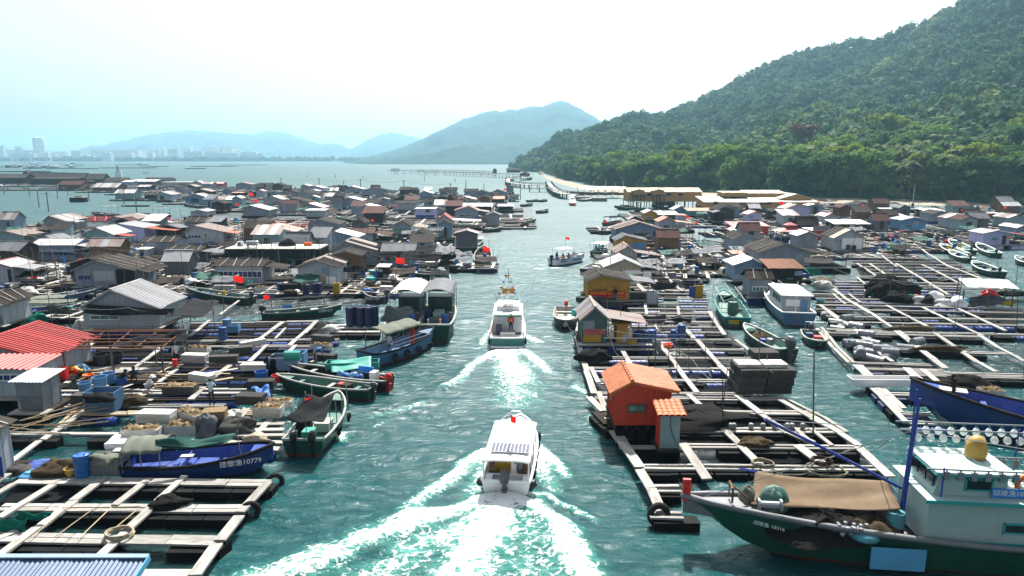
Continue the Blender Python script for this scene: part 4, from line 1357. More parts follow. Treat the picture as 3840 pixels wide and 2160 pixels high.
hut('H',1396,1632,590,548,512,'ef',5.0,SW,'felt','grey hut with a big dark roof and pale gable triangle','hut','big dark-roofed hut')
hut('H',1856,2010,602,553,530,'gf',5.0,SW,'felt','small felt-roofed hut with green boards below its gable','hut','green-footed hut',panels=[(1870,2000,585,600,'hullgreen')])
hut('H',2326,2560,620,566,528,'gf',6.0,SW,'felt','brown-roofed hut behind a blue tarpaulin and red pipe cages','hut','hut by the red pipes',apex=.36)
hut('H',-140,105,1010,885,850,'gf',3.5,WW,'redroof','white hut with red-striped roof and bright white awning by the left edge','hut','red-striped corner hut',awn=(1,2.4,.3,'whiteroof',2.6),doors=[(55,95,905,1000,'black')],alt='whiteroof')
hut('H',-60,190,722,650,618,'gf',4.5,'tealwall','rustyroof','teal-grey hut under rust-striped roof at the left edge','hut','teal-grey edge hut',awn=(1,1.8,.3,'felt',3))
hut('H',-60,60,590,535,500,'gf',4.5,'yellowwall','felt','mustard-walled hut with a brown roof at the far left edge','hut','mustard edge hut')
hut('H',1442,1562,500,478,458,'gf',5.0,WW,'whiteroof','small white hut with white roof at the lagoon edge','hut','small white lagoon hut')
hut('H',1836,2030,498,458,424,'gf',6.0,SW,'whiteroof','hut under a torn white tarpaulin roof','hut','white-tarp hut',apex=.3)
hut('H',2268,2440,470,440,408,'gf',5.5,SW,'redroof','grey hut with a bright red curved roof','hut','red-roofed grey hut',apex=.38)
hut('H',2312,2450,506,462,450,'shed',3.0,WW,'whiteroof','white lean-to hut with small blue window below the red roof','hut','white lean-to hut',wins=[(2330,2378,468,480,'bluepane','white',4)])
hut('H',2152,2330,440,398,370,'gf',6.0,'tealwall','felt','teal-walled hut with a broad brown roof','hut','teal brown-roofed hut',apex=.35)
hut('H',1992,2140,416,384,354,'gf',5.0,WW,'whiteroof','pale hut with ragged white roof amid boats','hut','ragged white hut',apex=.4,alt='felt')
hut('H',1616,1820,410,378,352,'ef',5.0,WW,'whiteroof','wide pale hut with layered white sheet roof','hut','wide pale hut',alt='rustyroof')
hut('H',1402,1568,410,362,336,'gf',5.5,'bluewall','whiteroof','blue hut with glazed doors beside the lagoon','hut','blue glazed hut',wins=[(1440,1500,368,402,'pane','lightblue',4)],alt='rustyroof')
hut('H',1190,1298,382,342,320,'gf',7.0,WW,'rustyroof','white boathouse with dark doorway and rusty striped roof','hut','white boathouse',apex=.3,doors=[(1205,1240,350,380,'black')],alt='whiteroof')
hut('H',1092,1188,372,345,322,'ef',5.0,'darkwood','felt','dark timber hut left of the white boathouse','hut','dark timber hut')
hut('H',872,1012,372,330,302,'ef',5.0,'tealwall','whiteroof','teal hut with two white roofs at the corner of the lagoon','hut','teal corner hut',alt='rustyroof')
hut('H',700,885,312,286,254,'ef',8.0,'brownwood','rustyroof','wide rusty-roofed shed behind the lagoon','shed','wide rusty shed',alt='whiteroof')
hut('H',445,612,300,266,236,'ef',7.0,'brownwood','brownroof','reddish brown timber house with a double brown roof','house','brown timber house')
# the restaurant row at the far left
for i,(a,b,ee,pp)in enumerate([(205,300,212,172),(300,385,213,174),(385,470,214,176),(470,560,215,178),(560,640,216,180),(652,780,222,186)]):
 hut('H',a,b,245,ee,pp,'ef',8.0,'darkwood','thatch',['first','second','third','fourth','fifth','separate last'][i]+' dark thatched hall from the left in the waterside restaurant row','hall',None,group='thatched restaurant halls',detail=0)
for i,x in enumerate((262,335,462,515,655)):
 hut('H',x-18,x+18,226,214,174,'gf',4.0,'brownwood','thatch','steep little dark gable, number %s along the thatched restaurant row'%['one','two','three','four','five'][i],'porch',None,group='steep gables of the restaurant row',detail=0)
hut('H',172,228,225,186,160,'gf',4.0,'darkwood','thatch','open lookout tower with pyramid roof beside the thatched halls','tower','lookout tower',detail=0)
hut('H',-80,190,258,216,186,'ef',9.0,'darkwood','thatch','low dark hall at the far left edge of the restaurant row','hall','low dark hall',detail=0)
hut('H',240,590,262,222,210,'shed',6.0,'darkwood','felt','long brown-roofed dining deck below the thatched halls','hall','dining deck',detail=0)
hut('H',450,625,240,226,208,'ef',6.0,'brownwood','whiteroof','white-roofed pavilion in front of the thatched halls','pavilion','white pavilion',detail=0)
hut('H',795,950,252,236,214,'ef',6.0,'tanwall','thatch','straw-thatched hut near the small lighthouse','hut','straw hut',detail=0)
hut('H',1092,1290,250,232,214,'ef',6.0,'bluewall','felt','dark blue-roofed hall with a red flag on the far row','hall','blue-roofed hall',detail=0)
hut('H',985,1170,262,244,228,'shed',6.0,'darkwood','whiteroof','shed with one wide white slope on the far row','shed','wide white shed',detail=0)
hut('H',922,1000,268,246,234,'shed',5.0,'lightblue','whiteroof','sky blue hut with sloping roof on the far row','hut','sky blue hut',detail=0)
hut('H',1225,1450,275,248,242,'flat',5.0,'cream','creamroof','long cream flat-roofed building with roof railing','building','cream flat building',detail=0,wins=[(1345,1400,256,268,'pane','white',4)])
FAR=[(1452,1525,278,256,238,'gf',SW,'rustyroof','grey hut with pinkish rusty gable beside the cream building'),(1528,1600,282,260,246,'ef',SW,'rustyroof','low rusty-roofed hut right of the pinkish gable'),(1620,1682,278,258,247,'ef','redwall','redroof','small bright red kiosk on the far row'),(1782,1900,296,264,250,'gf',SW,'rustyroof','grey hut with pink rusty roof on the far water edge'),(1952,2045,302,266,254,'ef',SW,'felt','dark boxy hut on the far water edge'),
(2066,2138,300,270,255,'gf','darkwood','felt','dark narrow hut behind a pale porch on the far edge'),(2272,2336,302,276,264,'gf',SW,'rustyroof','small hut with pink roof left of a lilac hut on the far edge'),(2342,2438,316,292,276,'gf','lilacwall','redroof','lilac hut with pale red roof on the far edge'),(2505,2590,318,288,274,'gf',SW,'felt','grey felt-roofed hut near the middle power pole'),(1466,1590,338,318,300,'gf','darkwood','rustyroof','dark hut with orange-striped roof behind the glazed hut'),
(1682,1752,332,310,292,'gf','bluewall','felt','blue hut with grey roof in the crowded far rows'),(1752,1830,348,338,327,'ef','darkwood','orangeroof','low hut with flat orange roof in the far rows'),(1892,2040,352,330,310,'gf','darkwood','felt','wide brown-roofed hut behind red lanterns'),(2092,2222,352,334,318,'gf',SW,'felt','low brown-roofed hut in the middle far rows'),(2242,2402,362,336,310,'gf',SW,'felt','broad brown-roofed hut above the teal one'),
(1330,1400,332,308,290,'gf',SW,'felt','small grey gable left of the blue hut'),(1320,1385,305,284,272,'ef','bluewall','felt','squat blue hut with dark roof on the far row'),(1400,1480,300,282,266,'gf','darkwood','rustyroof','dark hut with white-striped roof beyond the lagoon'),(1040,1130,300,282,268,'ef','darkwood','rustyroof','rusty-roofed hut right of the wide shed'),(640,700,262,244,232,'ef','darkwood','felt','brown shed between the timber house and the straw hut'),
]
for(a,b,c,d,e,k,w,ro,lb)in FAR:
 hut('H',a,b,c,d,e,k,5.5,w,ro,lb,'hut',None,detail=0,alt='whiteroof' if ro=='rustyroof' else None,apex=.4,group='huts in the far rows')
hut('I',952,1100,760,698,660,'gf',5.0,SW,'felt','grey gabled hut with bare rafters at one side near the lamp boat','hut','bare-rafter hut',awn=(1,2.6,.4,'rustyroof'),panels=[(958,1090,722,748,'greenpane')])
hut('I',676,862,635,565,540,'gf',5.0,SW,'whiteroof','grey-blue house with white roof edged in red','house','red-edged house',apex=.4,doors=[(765,850,580,632,'sheetwall')])
hut('I',1126,1270,635,570,560,'flat',4.0,'lilacwall','whiteroof','boxy lilac hut with flat white roof and blue curtain','hut','boxy lilac hut',doors=[(1200,1225,575,595,'pane')],panels=[(1128,1265,617,634,'deckblue')])
hut('I',1422,1592,640,582,550,'gf',5.0,SW,'rustyroof','grey house with pinkish tiled roof and white-framed windows by the channel','house','white-window house',wins=[(1455,1497,612,630,'pane','white',3),(1502,1542,612,630,'pane','white',3)],awn=(1,2.8,.4,'rustyroof',4),apex=.62,alt='redroof')
hut('I',1412,1690,598,553,528,'shed',6.0,'darkwood','whiteroof','long low shed with white roof trimmed in red','shed','red-trimmed shed')
hut('I',1285,1400,705,655,615,'gf',4.0,WW,'redroof','white hut with red roof peak behind a pale porch roof','hut','red-peak hut',awn=(1,6.0,.25,'whiteroof',4.0))
hut('I',1352,1422,552,512,460,'gf',3.0,'brownroof','brownroof','dark red tower hut with steep pointed roof and white arched windows','hut','steep red tower hut',wins=[(1360,1372,512,532,'pane','white',1),(1382,1398,512,532,'pane','white',2)],fl='bluefloat')
NEARCH=[(1442,1580,522,500,480,'gf',SW,'redroof','hut with curved red roof right of the steep tower hut','red-roofed tower neighbour'),(1692,1790,518,500,474,'ef','darkwood','orangeroof','hut with a vivid orange roof near the channel','vivid orange roof hut'),(1342,1430,462,428,408,'ef',SW,'felt','tall dark-roofed hut with a wooden utility pole behind',None),(1152,1250,480,452,434,'gf',BW,'whiteroof','pale blue hut with light roof on the far edge',None),
(1012,1130,452,430,410,'ef',SW,'felt','dark-roofed hut behind a tall pole on the far edge',None),(736,910,462,430,408,'gf',SW,'felt','wide slate-coloured hut on the far edge',None),(582,722,442,420,400,'gf',SW,'rustyroof','hut with pink-striped roof and white porch on the far edge',None),(496,590,442,410,394,'ef',SW,'felt','square grey hut left of the pink-striped one',None),(1492,1590,466,438,420,'ef',SW,'felt','dark low hut left of the red flag on the far edge',None),
(1572,1690,486,452,430,'gf',BW,'felt','bluish hut with broad dark roof near the channel bend',None),(1688,1820,480,452,426,'gf',SW,'felt','last dark-roofed hut by the channel bend',None),(822,962,516,480,455,'gf',SW,'felt','grey gabled hut with dark brown roof in the middle rows',None),(972,1122,516,492,470,'gf','darkwood','felt','blackish hut under low brown roofs in the middle rows',None),(556,720,560,506,484,'gf',SW,'whiteroof','hut with ragged whitish sheets on its roof',None),
(962,1120,576,528,510,'shed',WW,'felt','white-walled hut with flat brown roof',None),(716,860,546,522,502,'gf',SW,'rustyroof','hut with rusty striped roof behind the red-edged house',None),(120,240,470,446,432,'gf','darkwood','felt','brown hut half hidden left in the middle rows',None),(232,330,500,456,430,'gf',SW,'felt','tall grey hut with brown roof in the middle rows',None),(440,540,500,474,450,'ef',SW,'rustyroof','hut with pinkish patched roof in the middle rows',None),
(1020,1140,500,478,455,'gf',SW,'felt','hut with sagging brown roof behind the blackish one',None),(1590,1700,520,496,470,'ef',WW,'felt','white hut with brown roof left of the vivid orange roof',None),(1830,1900,500,480,462,'ef',SW,'felt','tiny grey shed at the tip of the far huts',None),(1750,1860,580,552,535,'shed','darkwood','whiteroof','open shed with pale slanted roof above the cage frames',None),
(1180,1330,610,580,545,'gf',SW,'felt','long grey-roofed shed behind the boxy lilac hut',None),]
for(a,b,c,d,e,k,w,ro,lb,ph)in NEARCH:
 hut('I',a,b,c,d,e,k,5.0,w,ro,lb,'hut',ph,detail=0,alt='whiteroof' if ro=='rustyroof' else None,apex=.4,group='huts in the middle rows')
hut('I',452,690,850,782,740,'gf',4.5,BW,'whiteroof','pale blue hut with white ribbed roof beside the black platform','hut','white-ribbed hut',apex=.3)
hut('I',562,800,812,752,718,'ef',4.5,WW,'brownroof','white plastic-walled hut with dark brown roof','hut','plastic-walled hut',awn=(1,3.2,.35,'brownroof'))
hut('I',500,830,985,880,815,'gf',4.5,SW,'rustyroof','grey hut with rust-striped roof behind hanging shade cloths','hut','shade-cloth hut',apex=.32,alt='felt',doors=[(690,720,915,985,'black')],detail=2)
hut('I',845,912,1088,1010,998,'flat',1.8,'darkwood','whiteroof','narrow dark cabin with a white board on top','cabin','narrow dark cabin')
hut('H',1050,1115,848,755,748,'flat',1.8,WW,'whiteroof','white toilet cabin with dark glass door','cabin','white toilet cabin',doors=[(1056,1090,760,835,'pane')])
# left edge, close by
hut('B',-330,372,1050,872,758,'gf',4.6,WW,'redtile','white house under a bright red ribbed roof at the left edge','house','red-roofed house',apex=.38,detail=2,doors=[(300,345,900,1045,'black')],rk='rib',oh=.5)
hut('B',-330,262,1180,972,880,'shed',2.2,WW,'redtile','white lean-to with a pinkish red ribbed roof in front of the red house','lean-to','red lean-to',wins=[(-30,200,1010,1062,'bluepane','white',4)],detail=1,rk='rib')
hut('B',146,332,1285,1070,1040,'shed',1.6,'greymetal','greymetal','grey patched sheet-metal toilet shed on the left raft','shed','sheet-metal shed',detail=2,panels=[(150,325,1180,1282,'tarpgrey')])
hut('A',-420,-10,700,350,300,'gf',1.0,WW,'felt','white and blue hut corner cut off by the left edge','hut','white and blue hut',panels=[(-400,36,545,700,'deckblue')],fl='bluefloat')
hut('B',-160,32,640,480,420,'gf',3.5,WW,'felt','small white hut with brown eaves at the left edge','hut','brown-eaved hut')
# right of the channel
hut('J',792,1235,765,668,602,'gf',5.0,BW,'rustyroof','large slate-blue house with brown tiled roof and white windows','house','slate-blue house',wins=[(865,985,720,752,'pane','white',3),(998,1053,722,752,'pane','white',2)],apex=.5,awn=(1,3.4,.4,'felt',4),alt='brownroof')
hut('J',1076,1188,600,512,488,'gf',4.5,'yellowwall','whiteroof','mustard hut with white gable edge and green base','hut','mustard hut',wins=[(1085,1150,548,570,'pane','white',3)],panels=[(1078,1186,575,600,'hullgreen')])
hut('J',1190,1402,600,530,496,'shed',4.5,'hullgreen','whiteroof','dark green hut with a broad white roof','hut','dark green hut')
hut('J',1212,1368,670,592,556,'gf',4.0,WW,'orangeroof','bright white hut with coral red roof and small dark window','hut','coral-roofed hut',wins=[(1255,1308,630,656,'pane','sheetwall',2)],awn=(1,3.6,.4,'orangeroof',3))
hut('J',1402,1470,640,535,525,'flat',3.0,WW,'orangeroof','small white block hut beside the coral roof','hut','white block hut')
hut('J',802,1088,888,775,732,'gf',3.6,'yellowwall','tarpgrey','yellow and sky blue hut with grey roof','hut','yellow and blue hut',panels=[(946,1086,795,885,'lightblue'),(806,940,830,886,'lightblue')],apex=.3)
hut('J',802,985,962,892,835,'gf',4.5,WW,'rustyroof','white hut with rusty tiled roof and a chimney cap','hut','chimney-cap hut',apex=.6,awn=(1,3.6,.5,'rustyroof',3.5))
hut('J',692,1040,1130,1030,958,'gf',4.4,'tanwall','whiteroof','tan hut with white ribbed roof and white window awning','hut','tan hut',apex=.52,panels=[(768,822,1075,1092,'yellow'),(865,1036,1066,1102,'white')],awn=(1,3.0,.5,'tarpgrey',2.5),detail=2)
BANNER=hut('J',526,925,1350,1160,1108,'gf',4.2,'yellowwall','felt','mustard yellow hut with a red banner across its front','hut','yellow banner hut',apex=.3,detail=2,wins=[(565,720,1240,1262,'pane','yellowwall',3)],panels=[(720,806,1242,1258,'yellow')],awn=(1,2.6,.3,'tarpgrey',3))
hut('D',168,350,778,585,505,'gf',3.6,'darkgreenwall','rustyroof','dark green and yellow hut with white-striped rusty roof','hut','green and yellow hut',apex=.5,panels=[(176,308,716,770,'yellowwall'),(176,340,672,714,'pink')],awn=(1,3.2,.5,'rustyroof',3.2),alt='whiteroof',detail=2)
hut('D',428,510,776,640,628,'flat',1.4,'yellowwall','yellowwall','narrow yellow cubicle under the striped lean-to roof','cubicle','yellow cubicle')
REST=hut('J',918,1620,398,308,268,'ef',9.0,'woodwall','yellowroof','long wooden restaurant on stilts with a yellow roof','restaurant','yellow-roofed restaurant',stilts=True,z0=2.4,wins=[(1100,1140,320,345,'pane','brownwood',2),(1180,1230,320,345,'pane','brownwood',2),(1280,1330,320,345,'pane','brownwood',2),(1400,1440,320,345,'pane','brownwood',2)],detail=1)
for i,x in enumerate((1020,1210)):
 hut('J',x-55,x+55,330,308,284,'gf',5.0,'woodwall','yellowroof',['left','right'][i]+' yellow gablet projecting from the long restaurant roof','gablet',None,Yf=REST.location.y-1.5,stilts=True,detail=0,group='gablets of the yellow restaurant')
hut('J',1192,1370,440,380,342,'ef',6.0,'woodwall','yellowroof','small yellow-roofed wooden pavilion in front of the long restaurant','pavilion','small yellow pavilion',fl='bluefloat')
HALL=hut('J',1660,2740,462,408,352,'shed',9.0,'woodwall','creamroof','long wooden hall with wide cream roof by the shore','hall','cream-roofed hall',stilts=True,z0=1.8,detail=1,wins=[(1740,1790,400,428,'pane','brownwood',1),(1905,2050,405,430,'pane','brownwood',5),(2180,2300,405,430,'pane','brownwood',4)])
hut('J',1840,2062,352,349,312,'shed',6.0,'woodwall','creamroof','middle cream roof step of the shoreside hall','roof',None,Yf=HALL.location.y+6,detail=0,group='stepped roofs of the cream hall',stilts=True)
hut('J',2068,2440,358,344,294,'shed',6.0,'woodwall','creamroof','highest cream roof step of the shoreside hall','roof',None,Yf=HALL.location.y+8,detail=0,group='stepped roofs of the cream hall',stilts=True)
hut('K',225,520,150,118,72,'gf',8.0,'woodwall','creamroof','wooden end gable of the cream-roofed hall','hall','end gable hall',stilts=True,Yf=HALL.location.y+3,detail=1)
hut('K',522,595,190,142,138,'flat',4.0,'woodwall','woodwall','small brown wooden box hut right of the cream hall','hut','brown box hut',detail=0)
hut('J',1352,1500,520,480,444,'gf',4.0,'lightblue','whiteroof','pale blue round-roofed hut behind the green hut','hut','pale blue hut')
hut('J',1500,1745,535,492,466,'shed',4.0,'cyanpaint','orangeroof','low hut with a long thin orange roof','hut','thin orange roof hut')
hut('J',1602,1730,470,445,420,'ef',4.0,'darkwood','whiteroof','small pale-roofed shelter in front of the cream hall','shelter','pale shelter',detail=0)
hut('J',1756,1990,545,482,438,'gf',5.0,BW,'felt','blue-gabled hut with dark roof in front of the cream hall','hut','blue-gabled hut',awn=(1,2,.3,'felt',4))
hut('J',2072,2205,600,522,496,'gf',3.6,'lilacwall','redroof','violet hut with a pale red roof','hut','violet hut',wins=[(2100,2170,570,592,'pane','white',3)])
hut('J',1926,2265,715,640,600,'shed',4.0,'redwall','redroof','long crimson house with pale red tiled roof','house','crimson house',alt='rustyroof')
hut('J',1946,2115,740,690,645,'gf',4.2,WW,'whiteroof','white hut with white gable roof below the crimson house','hut','white gable hut',awn=(1,2.2,.4,'orangeroof',3))
hut('J',1922,2180,882,760,712,'gf',4.6,SW,'felt','whitewashed hut under a broad dark felt roof','hut','broad felt hut',apex=.36,awn=(1,1.8,.35,'felt',4),detail=2)
hut('D',1500,1880,205,92,28,'gf',6.0,SW,'felt','big barn-like hut with a wide dark gable roof','hut','dark barn hut',apex=.46,awn=(1,5.0,.7,'felt',5.5),detail=2)
hut('D',1312,1520,300,185,142,'gf',3.4,BW,'whiteroof','pale blue hut with one white and one black roof slope','hut','black-and-white roofed hut',apex=.62,alt='blackcloth',detail=2)
hut('D',1428,1588,428,288,225,'ef',2.2,SW,'felt','tall narrow grey hut on the bank of the side channel','hut','tall narrow hut',wins=[(1448,1560,350,386,'greenpane','white',4)],detail=2)
hut('D',1312,1388,165,106,90,'shed',2.0,WW,'orangeroof','tiny white hut with orange roof on the side channel','hut','tiny orange hut')
hut('D',1578,1825,330,215,150,'shed',3.0,'darkwood','rustmetal','open shed with rust-brown corrugated roof','shed','rust-brown shed',oh=.2,alt='rustmetal')
hut('K',735,1010,610,490,410,'gf',4.6,WW,'felt','white-panelled hut with tan and dark roof slopes','hut','tan-roofed hut',apex=.55,panels=[(820,1005,497,600,'white')],awn=(1,2.6,.5,'rustyroof',4),alt='tanwall',detail=2)
hut('K',536,706,520,425,372,'flat',4.0,'redwall','white','dark red cabin topped by a grey parapet','cabin','dark red cabin',panels=[(538,704,378,424,'greyplastic')])
hut('K',748,1080,420,362,322,'shed',4.0,'darkwood','whiteroof','open shed with wide white roof and pink tile skirt','shed','pink-skirted shed')
hut('K',1196,1410,345,278,252,'shed',4.0,'redwall','orangeroof','red shed with pale orange roof','shed','red shed')
hut('K',1382,1620,415,322,296,'gf',4.0,'lightblue','whiteroof','sky blue cottage with cyan lower wall','cottage','sky blue cottage',wins=[(1425,1488,368,392,'greenpane','lightblue',2),(1512,1556,340,362,'greenpane','white',2)],panels=[(1384,1618,366,412,'skyblue')],alt='tealwall')
KFAR=[(1676,1880,330,262,236,'gf',SW,'felt','grey felt-roofed hut right of the sky blue cottage','hut'),(1872,2118,400,308,270,'gf',SW,'rustyroof','grey plank hut with pinkish striped roof and dark lean-to','hut'),(2078,2240,326,272,250,'gf',SW,'orangeroof','grey hut with peach-coloured roof','hut'),(2418,2590,392,300,270,'gf','tealwall','rustyroof','teal-grey hut with red striped roof near the right edge','hut'),
(1916,2080,256,196,160,'gf',BW,'felt','blue-grey hut with brown roof in front of the trees','hut'),(956,1090,216,172,146,'gf','tealwall','felt','teal gabled hut near the tarpaulin bundles','hut'),(1632,1805,290,240,210,'shed','darkwood','whiteroof','shed with a clean white roof on the right rafts','shed'),(268,500,300,212,172,'gf','lilacwall','rustyroof','two-storey lilac house with a fenced roof deck','house'),
(652,762,345,285,260,'gf',WW,'redroof','small white hut with coral gable right of the roof deck','hut'),(2500,2620,480,395,372,'gf',BW,'whiteroof','white-roofed blue hut at the right edge','hut'),(2520,2640,245,208,190,'gf',BW,'felt','bluish hut by the trees at the right edge','hut'),(1400,1520,258,226,206,'ef','darkwood','tarpgrey','grey-roofed shed among the tarpaulins','shed'),(2150,2330,300,270,250,'ef','darkwood','rustyroof','low rusty shed behind the peach roof','shed'),
(1250,1400,262,240,224,'shed','darkwood','whiteroof','small white-roofed shed behind the red shed','shed'),]
for(a,b,c,d,e,k,w,ro,lb,ct)in KFAR:
 hut('K',a,b,c,d,e,k,4.5,w,ro,lb,ct,None,detail=1,alt='whiteroof' if ro=='rustyroof' else None,apex=.45,group='huts on the right rafts',awn=(1,2.5,.3,'felt',3)if a==1872 else None)
LIL=hut('K',2172,2428,560,450,425,'gf',3.6,'lilacwall','whiteroof','bright lilac-white cabin with red roof edge and dark door','cabin','lilac-white cabin',wins=[(2265,2322,486,522,'greenpane','lilacwall',2)],doors=[(2370,2396,470,556,'black')],panels=[(2394,2428,474,496,'orange')],awn=(1,3.4,.35,'redroof',3.4),fl='lilacwall',apex=.46)
# the orange hut and its toilet annex
def tiles(parent,o,xv,yv,m,tw=.27,tl=.34):
 """curved roof tiles laid one by one"""
 k=('rooftile',m)
 if k not in _UNIT:
  b=MB()
  n=5
  vs=[(i/n-.5,y,.055*math.sin(math.pi*i/n)+(.02 if y else .0))for y in(0,1)for i in range(n+1)]
  vs+=[(x,y,z-.02)for x,y,z in vs]
  q=n+1
  fs=[(i,i+1,i+1+q,i+q)for i in range(n)]+[(i+q,i+1+q,i+1+3*q,i+3*q)for i in range(n)]
  b.mesh(vs,fs)
  _UNIT[k]=b.data('roof_tile',m)
 me=_UNIT[k]
 o,xv,yv=Vector(o),Vector(xv),Vector(yv)
 nx,ny=max(1,round(xv.length/tw)),max(1,round(yv.length/tl))
 nn=xv.cross(yv).normalized()
 ux,uy=xv/nx,yv/ny
 for j in range(ny):
  for i in range(nx):
   ob=put('roof_tile',me,parent)
   p=o+ux*(i+.5)+uy*j+nn*.03
   M=Matrix.Identity(4)
   for c in range(3):
    M[c][0],M[c][1],M[c][2],M[c][3]=ux[c]*1.04,uy[c]*1.12,nn[c],p[c]
   ob.matrix_basis=M
def orange_hut():
 zone,z0='D',1.05
 P0,P1=G(zone,413,1395,z0),G(zone,832,1402,z0)
 Y=(P0.y+P1.y)/2;P0,P1=AT(zone,413,1395,Y),AT(zone,832,1400,Y)
 W,cx=P1.x-P0.x,(P0.x+P1.x)/2
 h=W/2;D=2.9
 he=AT(zone,600,1128,Y).z-z0;hr=AT(zone,540,1066,Y).z-z0
 xa=AT(zone,540,1066,Y).x-cx
 t=thing('hut','orange-red hut with orange tiled gable roof on the right raft corner','hut',(cx,Y,z0));land('orange hut',t)
 b=MB();fr=[(-h,0,0),(h,0,0),(h,0,he),(xa,0,hr),(-h,0,he)]
 b.poly(fr);b.poly([(x,D,z)for x,y,z in fr][::-1])
 b.poly([(-h,D,0),(-h,0,0),(-h,0,he),(-h,D,he)]);b.poly([(h,0,0),(h,D,0),(h,D,he),(h,0,he)])
 b.build('wall','orangewall',t)
 n=17
 for i in range(n):
  x=-h+W*(i+.5)/n
  zt=he+(hr-he)*(1-(xa-x)/(xa+h)if x<xa else 1-(x-xa)/(h-xa))
  boxpart('cladding_rib','orangewall',t,(x,-.012,zt/2-.02),(.035,.03,zt-.05))
 for i in range(12):
  yy=D*(i+.5)/12
  for sx in(-1,1):boxpart('cladding_rib','orangewall',t,(sx*(h+.012),yy,he/2),(.03,.035,he-.05))
 bolts=MB()
 for k in range(5):
  for i in range(0,n):
   x=-h+W*(i+.5)/n
   bolts.b2(x-.012,x+.012,-.036,-.026,he*(.08+.21*k),he*(.08+.21*k)+.024)
 bolts.build('cladding_screws','pink',t)['kind']='stuff'
 def loc(u,v):
  p=AT(zone,u,v,Y);return p.x-cx,p.z-z0
 x0,z1=loc(510,1237);x1,zz=loc(645,1297)
 window(t,x0,x1,zz,z1,-.04,'greenpane','darkgrey',2,.07)
 wl=MB();wl.b2(-h-.06,-h-.01,.9,1.5,he*.45,he*.75);wl.build('window','darkgrey',t)
 oh=.32
 for sg in(-1,1):
  run=(xa+h)if sg<0 else(h-xa)
  sl=(hr-he)/run;tot=run+oh
  o=Vector((xa,-oh,hr+.05));yv=Vector((sg*tot,0,-sl*tot));xv=Vector((0,D+2*oh,0))
  if sg>0:o+=xv;xv=-xv
  sheet(t,o,xv,yv,'orangewall','flat','roof_underlay')
  tiles(t,o,xv,yv,'tile',.29,.34)
 for i in range(8):
  y0=-oh+(D+2*oh)*i/8
  MB().tube([(xa,y0-.02,hr+.12),(xa,y0+(D+2*oh)/8,hr+.10)],[.11,.09],8).build('ridge_tile','tile',t)
 fb=MB();fb.bar((xa,-oh,hr+.02),(-h-oh,-oh,he-oh*(hr-he)/(xa+h)),.03,.14);fb.bar((xa,-oh,hr+.02),(h+oh,-oh,he-oh*(hr-he)/(h-xa)),.03,.14)
 fb.build('fascia','tile',t)
 boxpart('vent_flap','yellow',t,(-h-.03,.35,he*.92),(.03,.5,.28))
 for i in range(6):
  boxpart('floor_joist','darkwood',t,(-h+W*i/5,D/2,-.10),(.12,D+.5,.16))
 for i in range(5):
  boxpart('float','blackfoam',t,(-h+W*(i+.5)/5,.05,-.62),(W/5*.82,.7,.9))
  boxpart('float','blackfoam',t,(-h+W*(i+.5)/5,D,-.62),(W/5*.82,.7,.9))
 z0=.55
 P0,P1=G(zone,752,1574,z0),G(zone,897,1570,z0)
 Y=(P0.y+P1.y)/2;cx=(P0.x+P1.x)/2;W=P1.x-P0.x;h=W/2;D=1.0
 he=AT(zone,820,1312,Y).z-z0
 t=thing('toilet_cubicle','narrow grey-fronted cubicle with orange tiled lid beside the orange hut','cubicle',(cx,Y,z0));land('tile-lidded cubicle',t)
 MB().b2(-h,h,0,.04,0,he).build('door','tealwall',t)
 b=MB();b.b2(-h-.02,-h+.03,.04,D,0,he+.1);b.b2(h-.03,h+.02,.04,D,0,he+.1);b.b2(-h+.03,h-.03,D-.04,D,0,he+.1)
 b.build('wall','orangewall',t)
 for i in range(5):boxpart('cladding_rib','orangewall',t,(-h-.03,.12+D*i/5.5,he/2),(.03,.04,he))
 o=Vector((h+.22,D+.2,he+.30));xv=Vector((-W-.44,0,0));yv=Vector((0,-D-.5,-.28))
 sheet(t,o,xv,yv,'orangewall','flat','roof_underlay');tiles(t,o,xv,yv,'tile',.27,.3)
 MB().tube([(0,-.02,he),(.0,-.03,he*.6),(.25,-.03,he*.25),(.45,-.02,.1)],.015,5).build('cable','black',t)
 boxpart('floor','darkwood',t,(0,D/2,-.08),(W+.3,D+.4,.12))
 boxpart('float','blackfoam',t,(0,D/2,-.38),(W+.2,D*.8,.5))
orange_hut()
# blue roof in the lower left corner
def corner_roof():
 c=G('A',1105,1322,2.9)
 l=G('A',-500,1290,2.9)
 t=thing('house','blue sheet-roofed house cut off by the lower left corner','house',(c.x,c.y,0));land('blue sheet roof',t)
 W=c.x-l.x
 roof_plane(t,(0,0,2.95),(-W,0,0),(0,-3.2,-.75),'blueroof',.72,'corr',alt=None)
 MB().bar((-W,0,3.0),(0.05,0,3.0),.2,.05).build('ridge_cap','bluewall',t)
 MB().bar((.08,0.05,2.93),(.08,-3.2,2.2),.04,.2).build('fascia','skyblue',t)
 b=MB();b.b2(-W,-.35,-2.9,-2.84,.7,2.3);b.b2(-W,-.35,-.2,-.14,.7,2.8);b.b2(-.41,-.35,-2.84,-.2,.7,2.3);b.build('wall','bluewall',t)
 for i in range(6):boxpart('deck_board','darkwood',t,(-W/2,-3.2+.6*i,.6),(W+.2,.55,.1))
 for i in range(6):boxpart('float','bluefloat',t,(-W+W*(i+.5)/6,-1.6,.15),(W/6*.9,3.0,.8))
corner_roof()
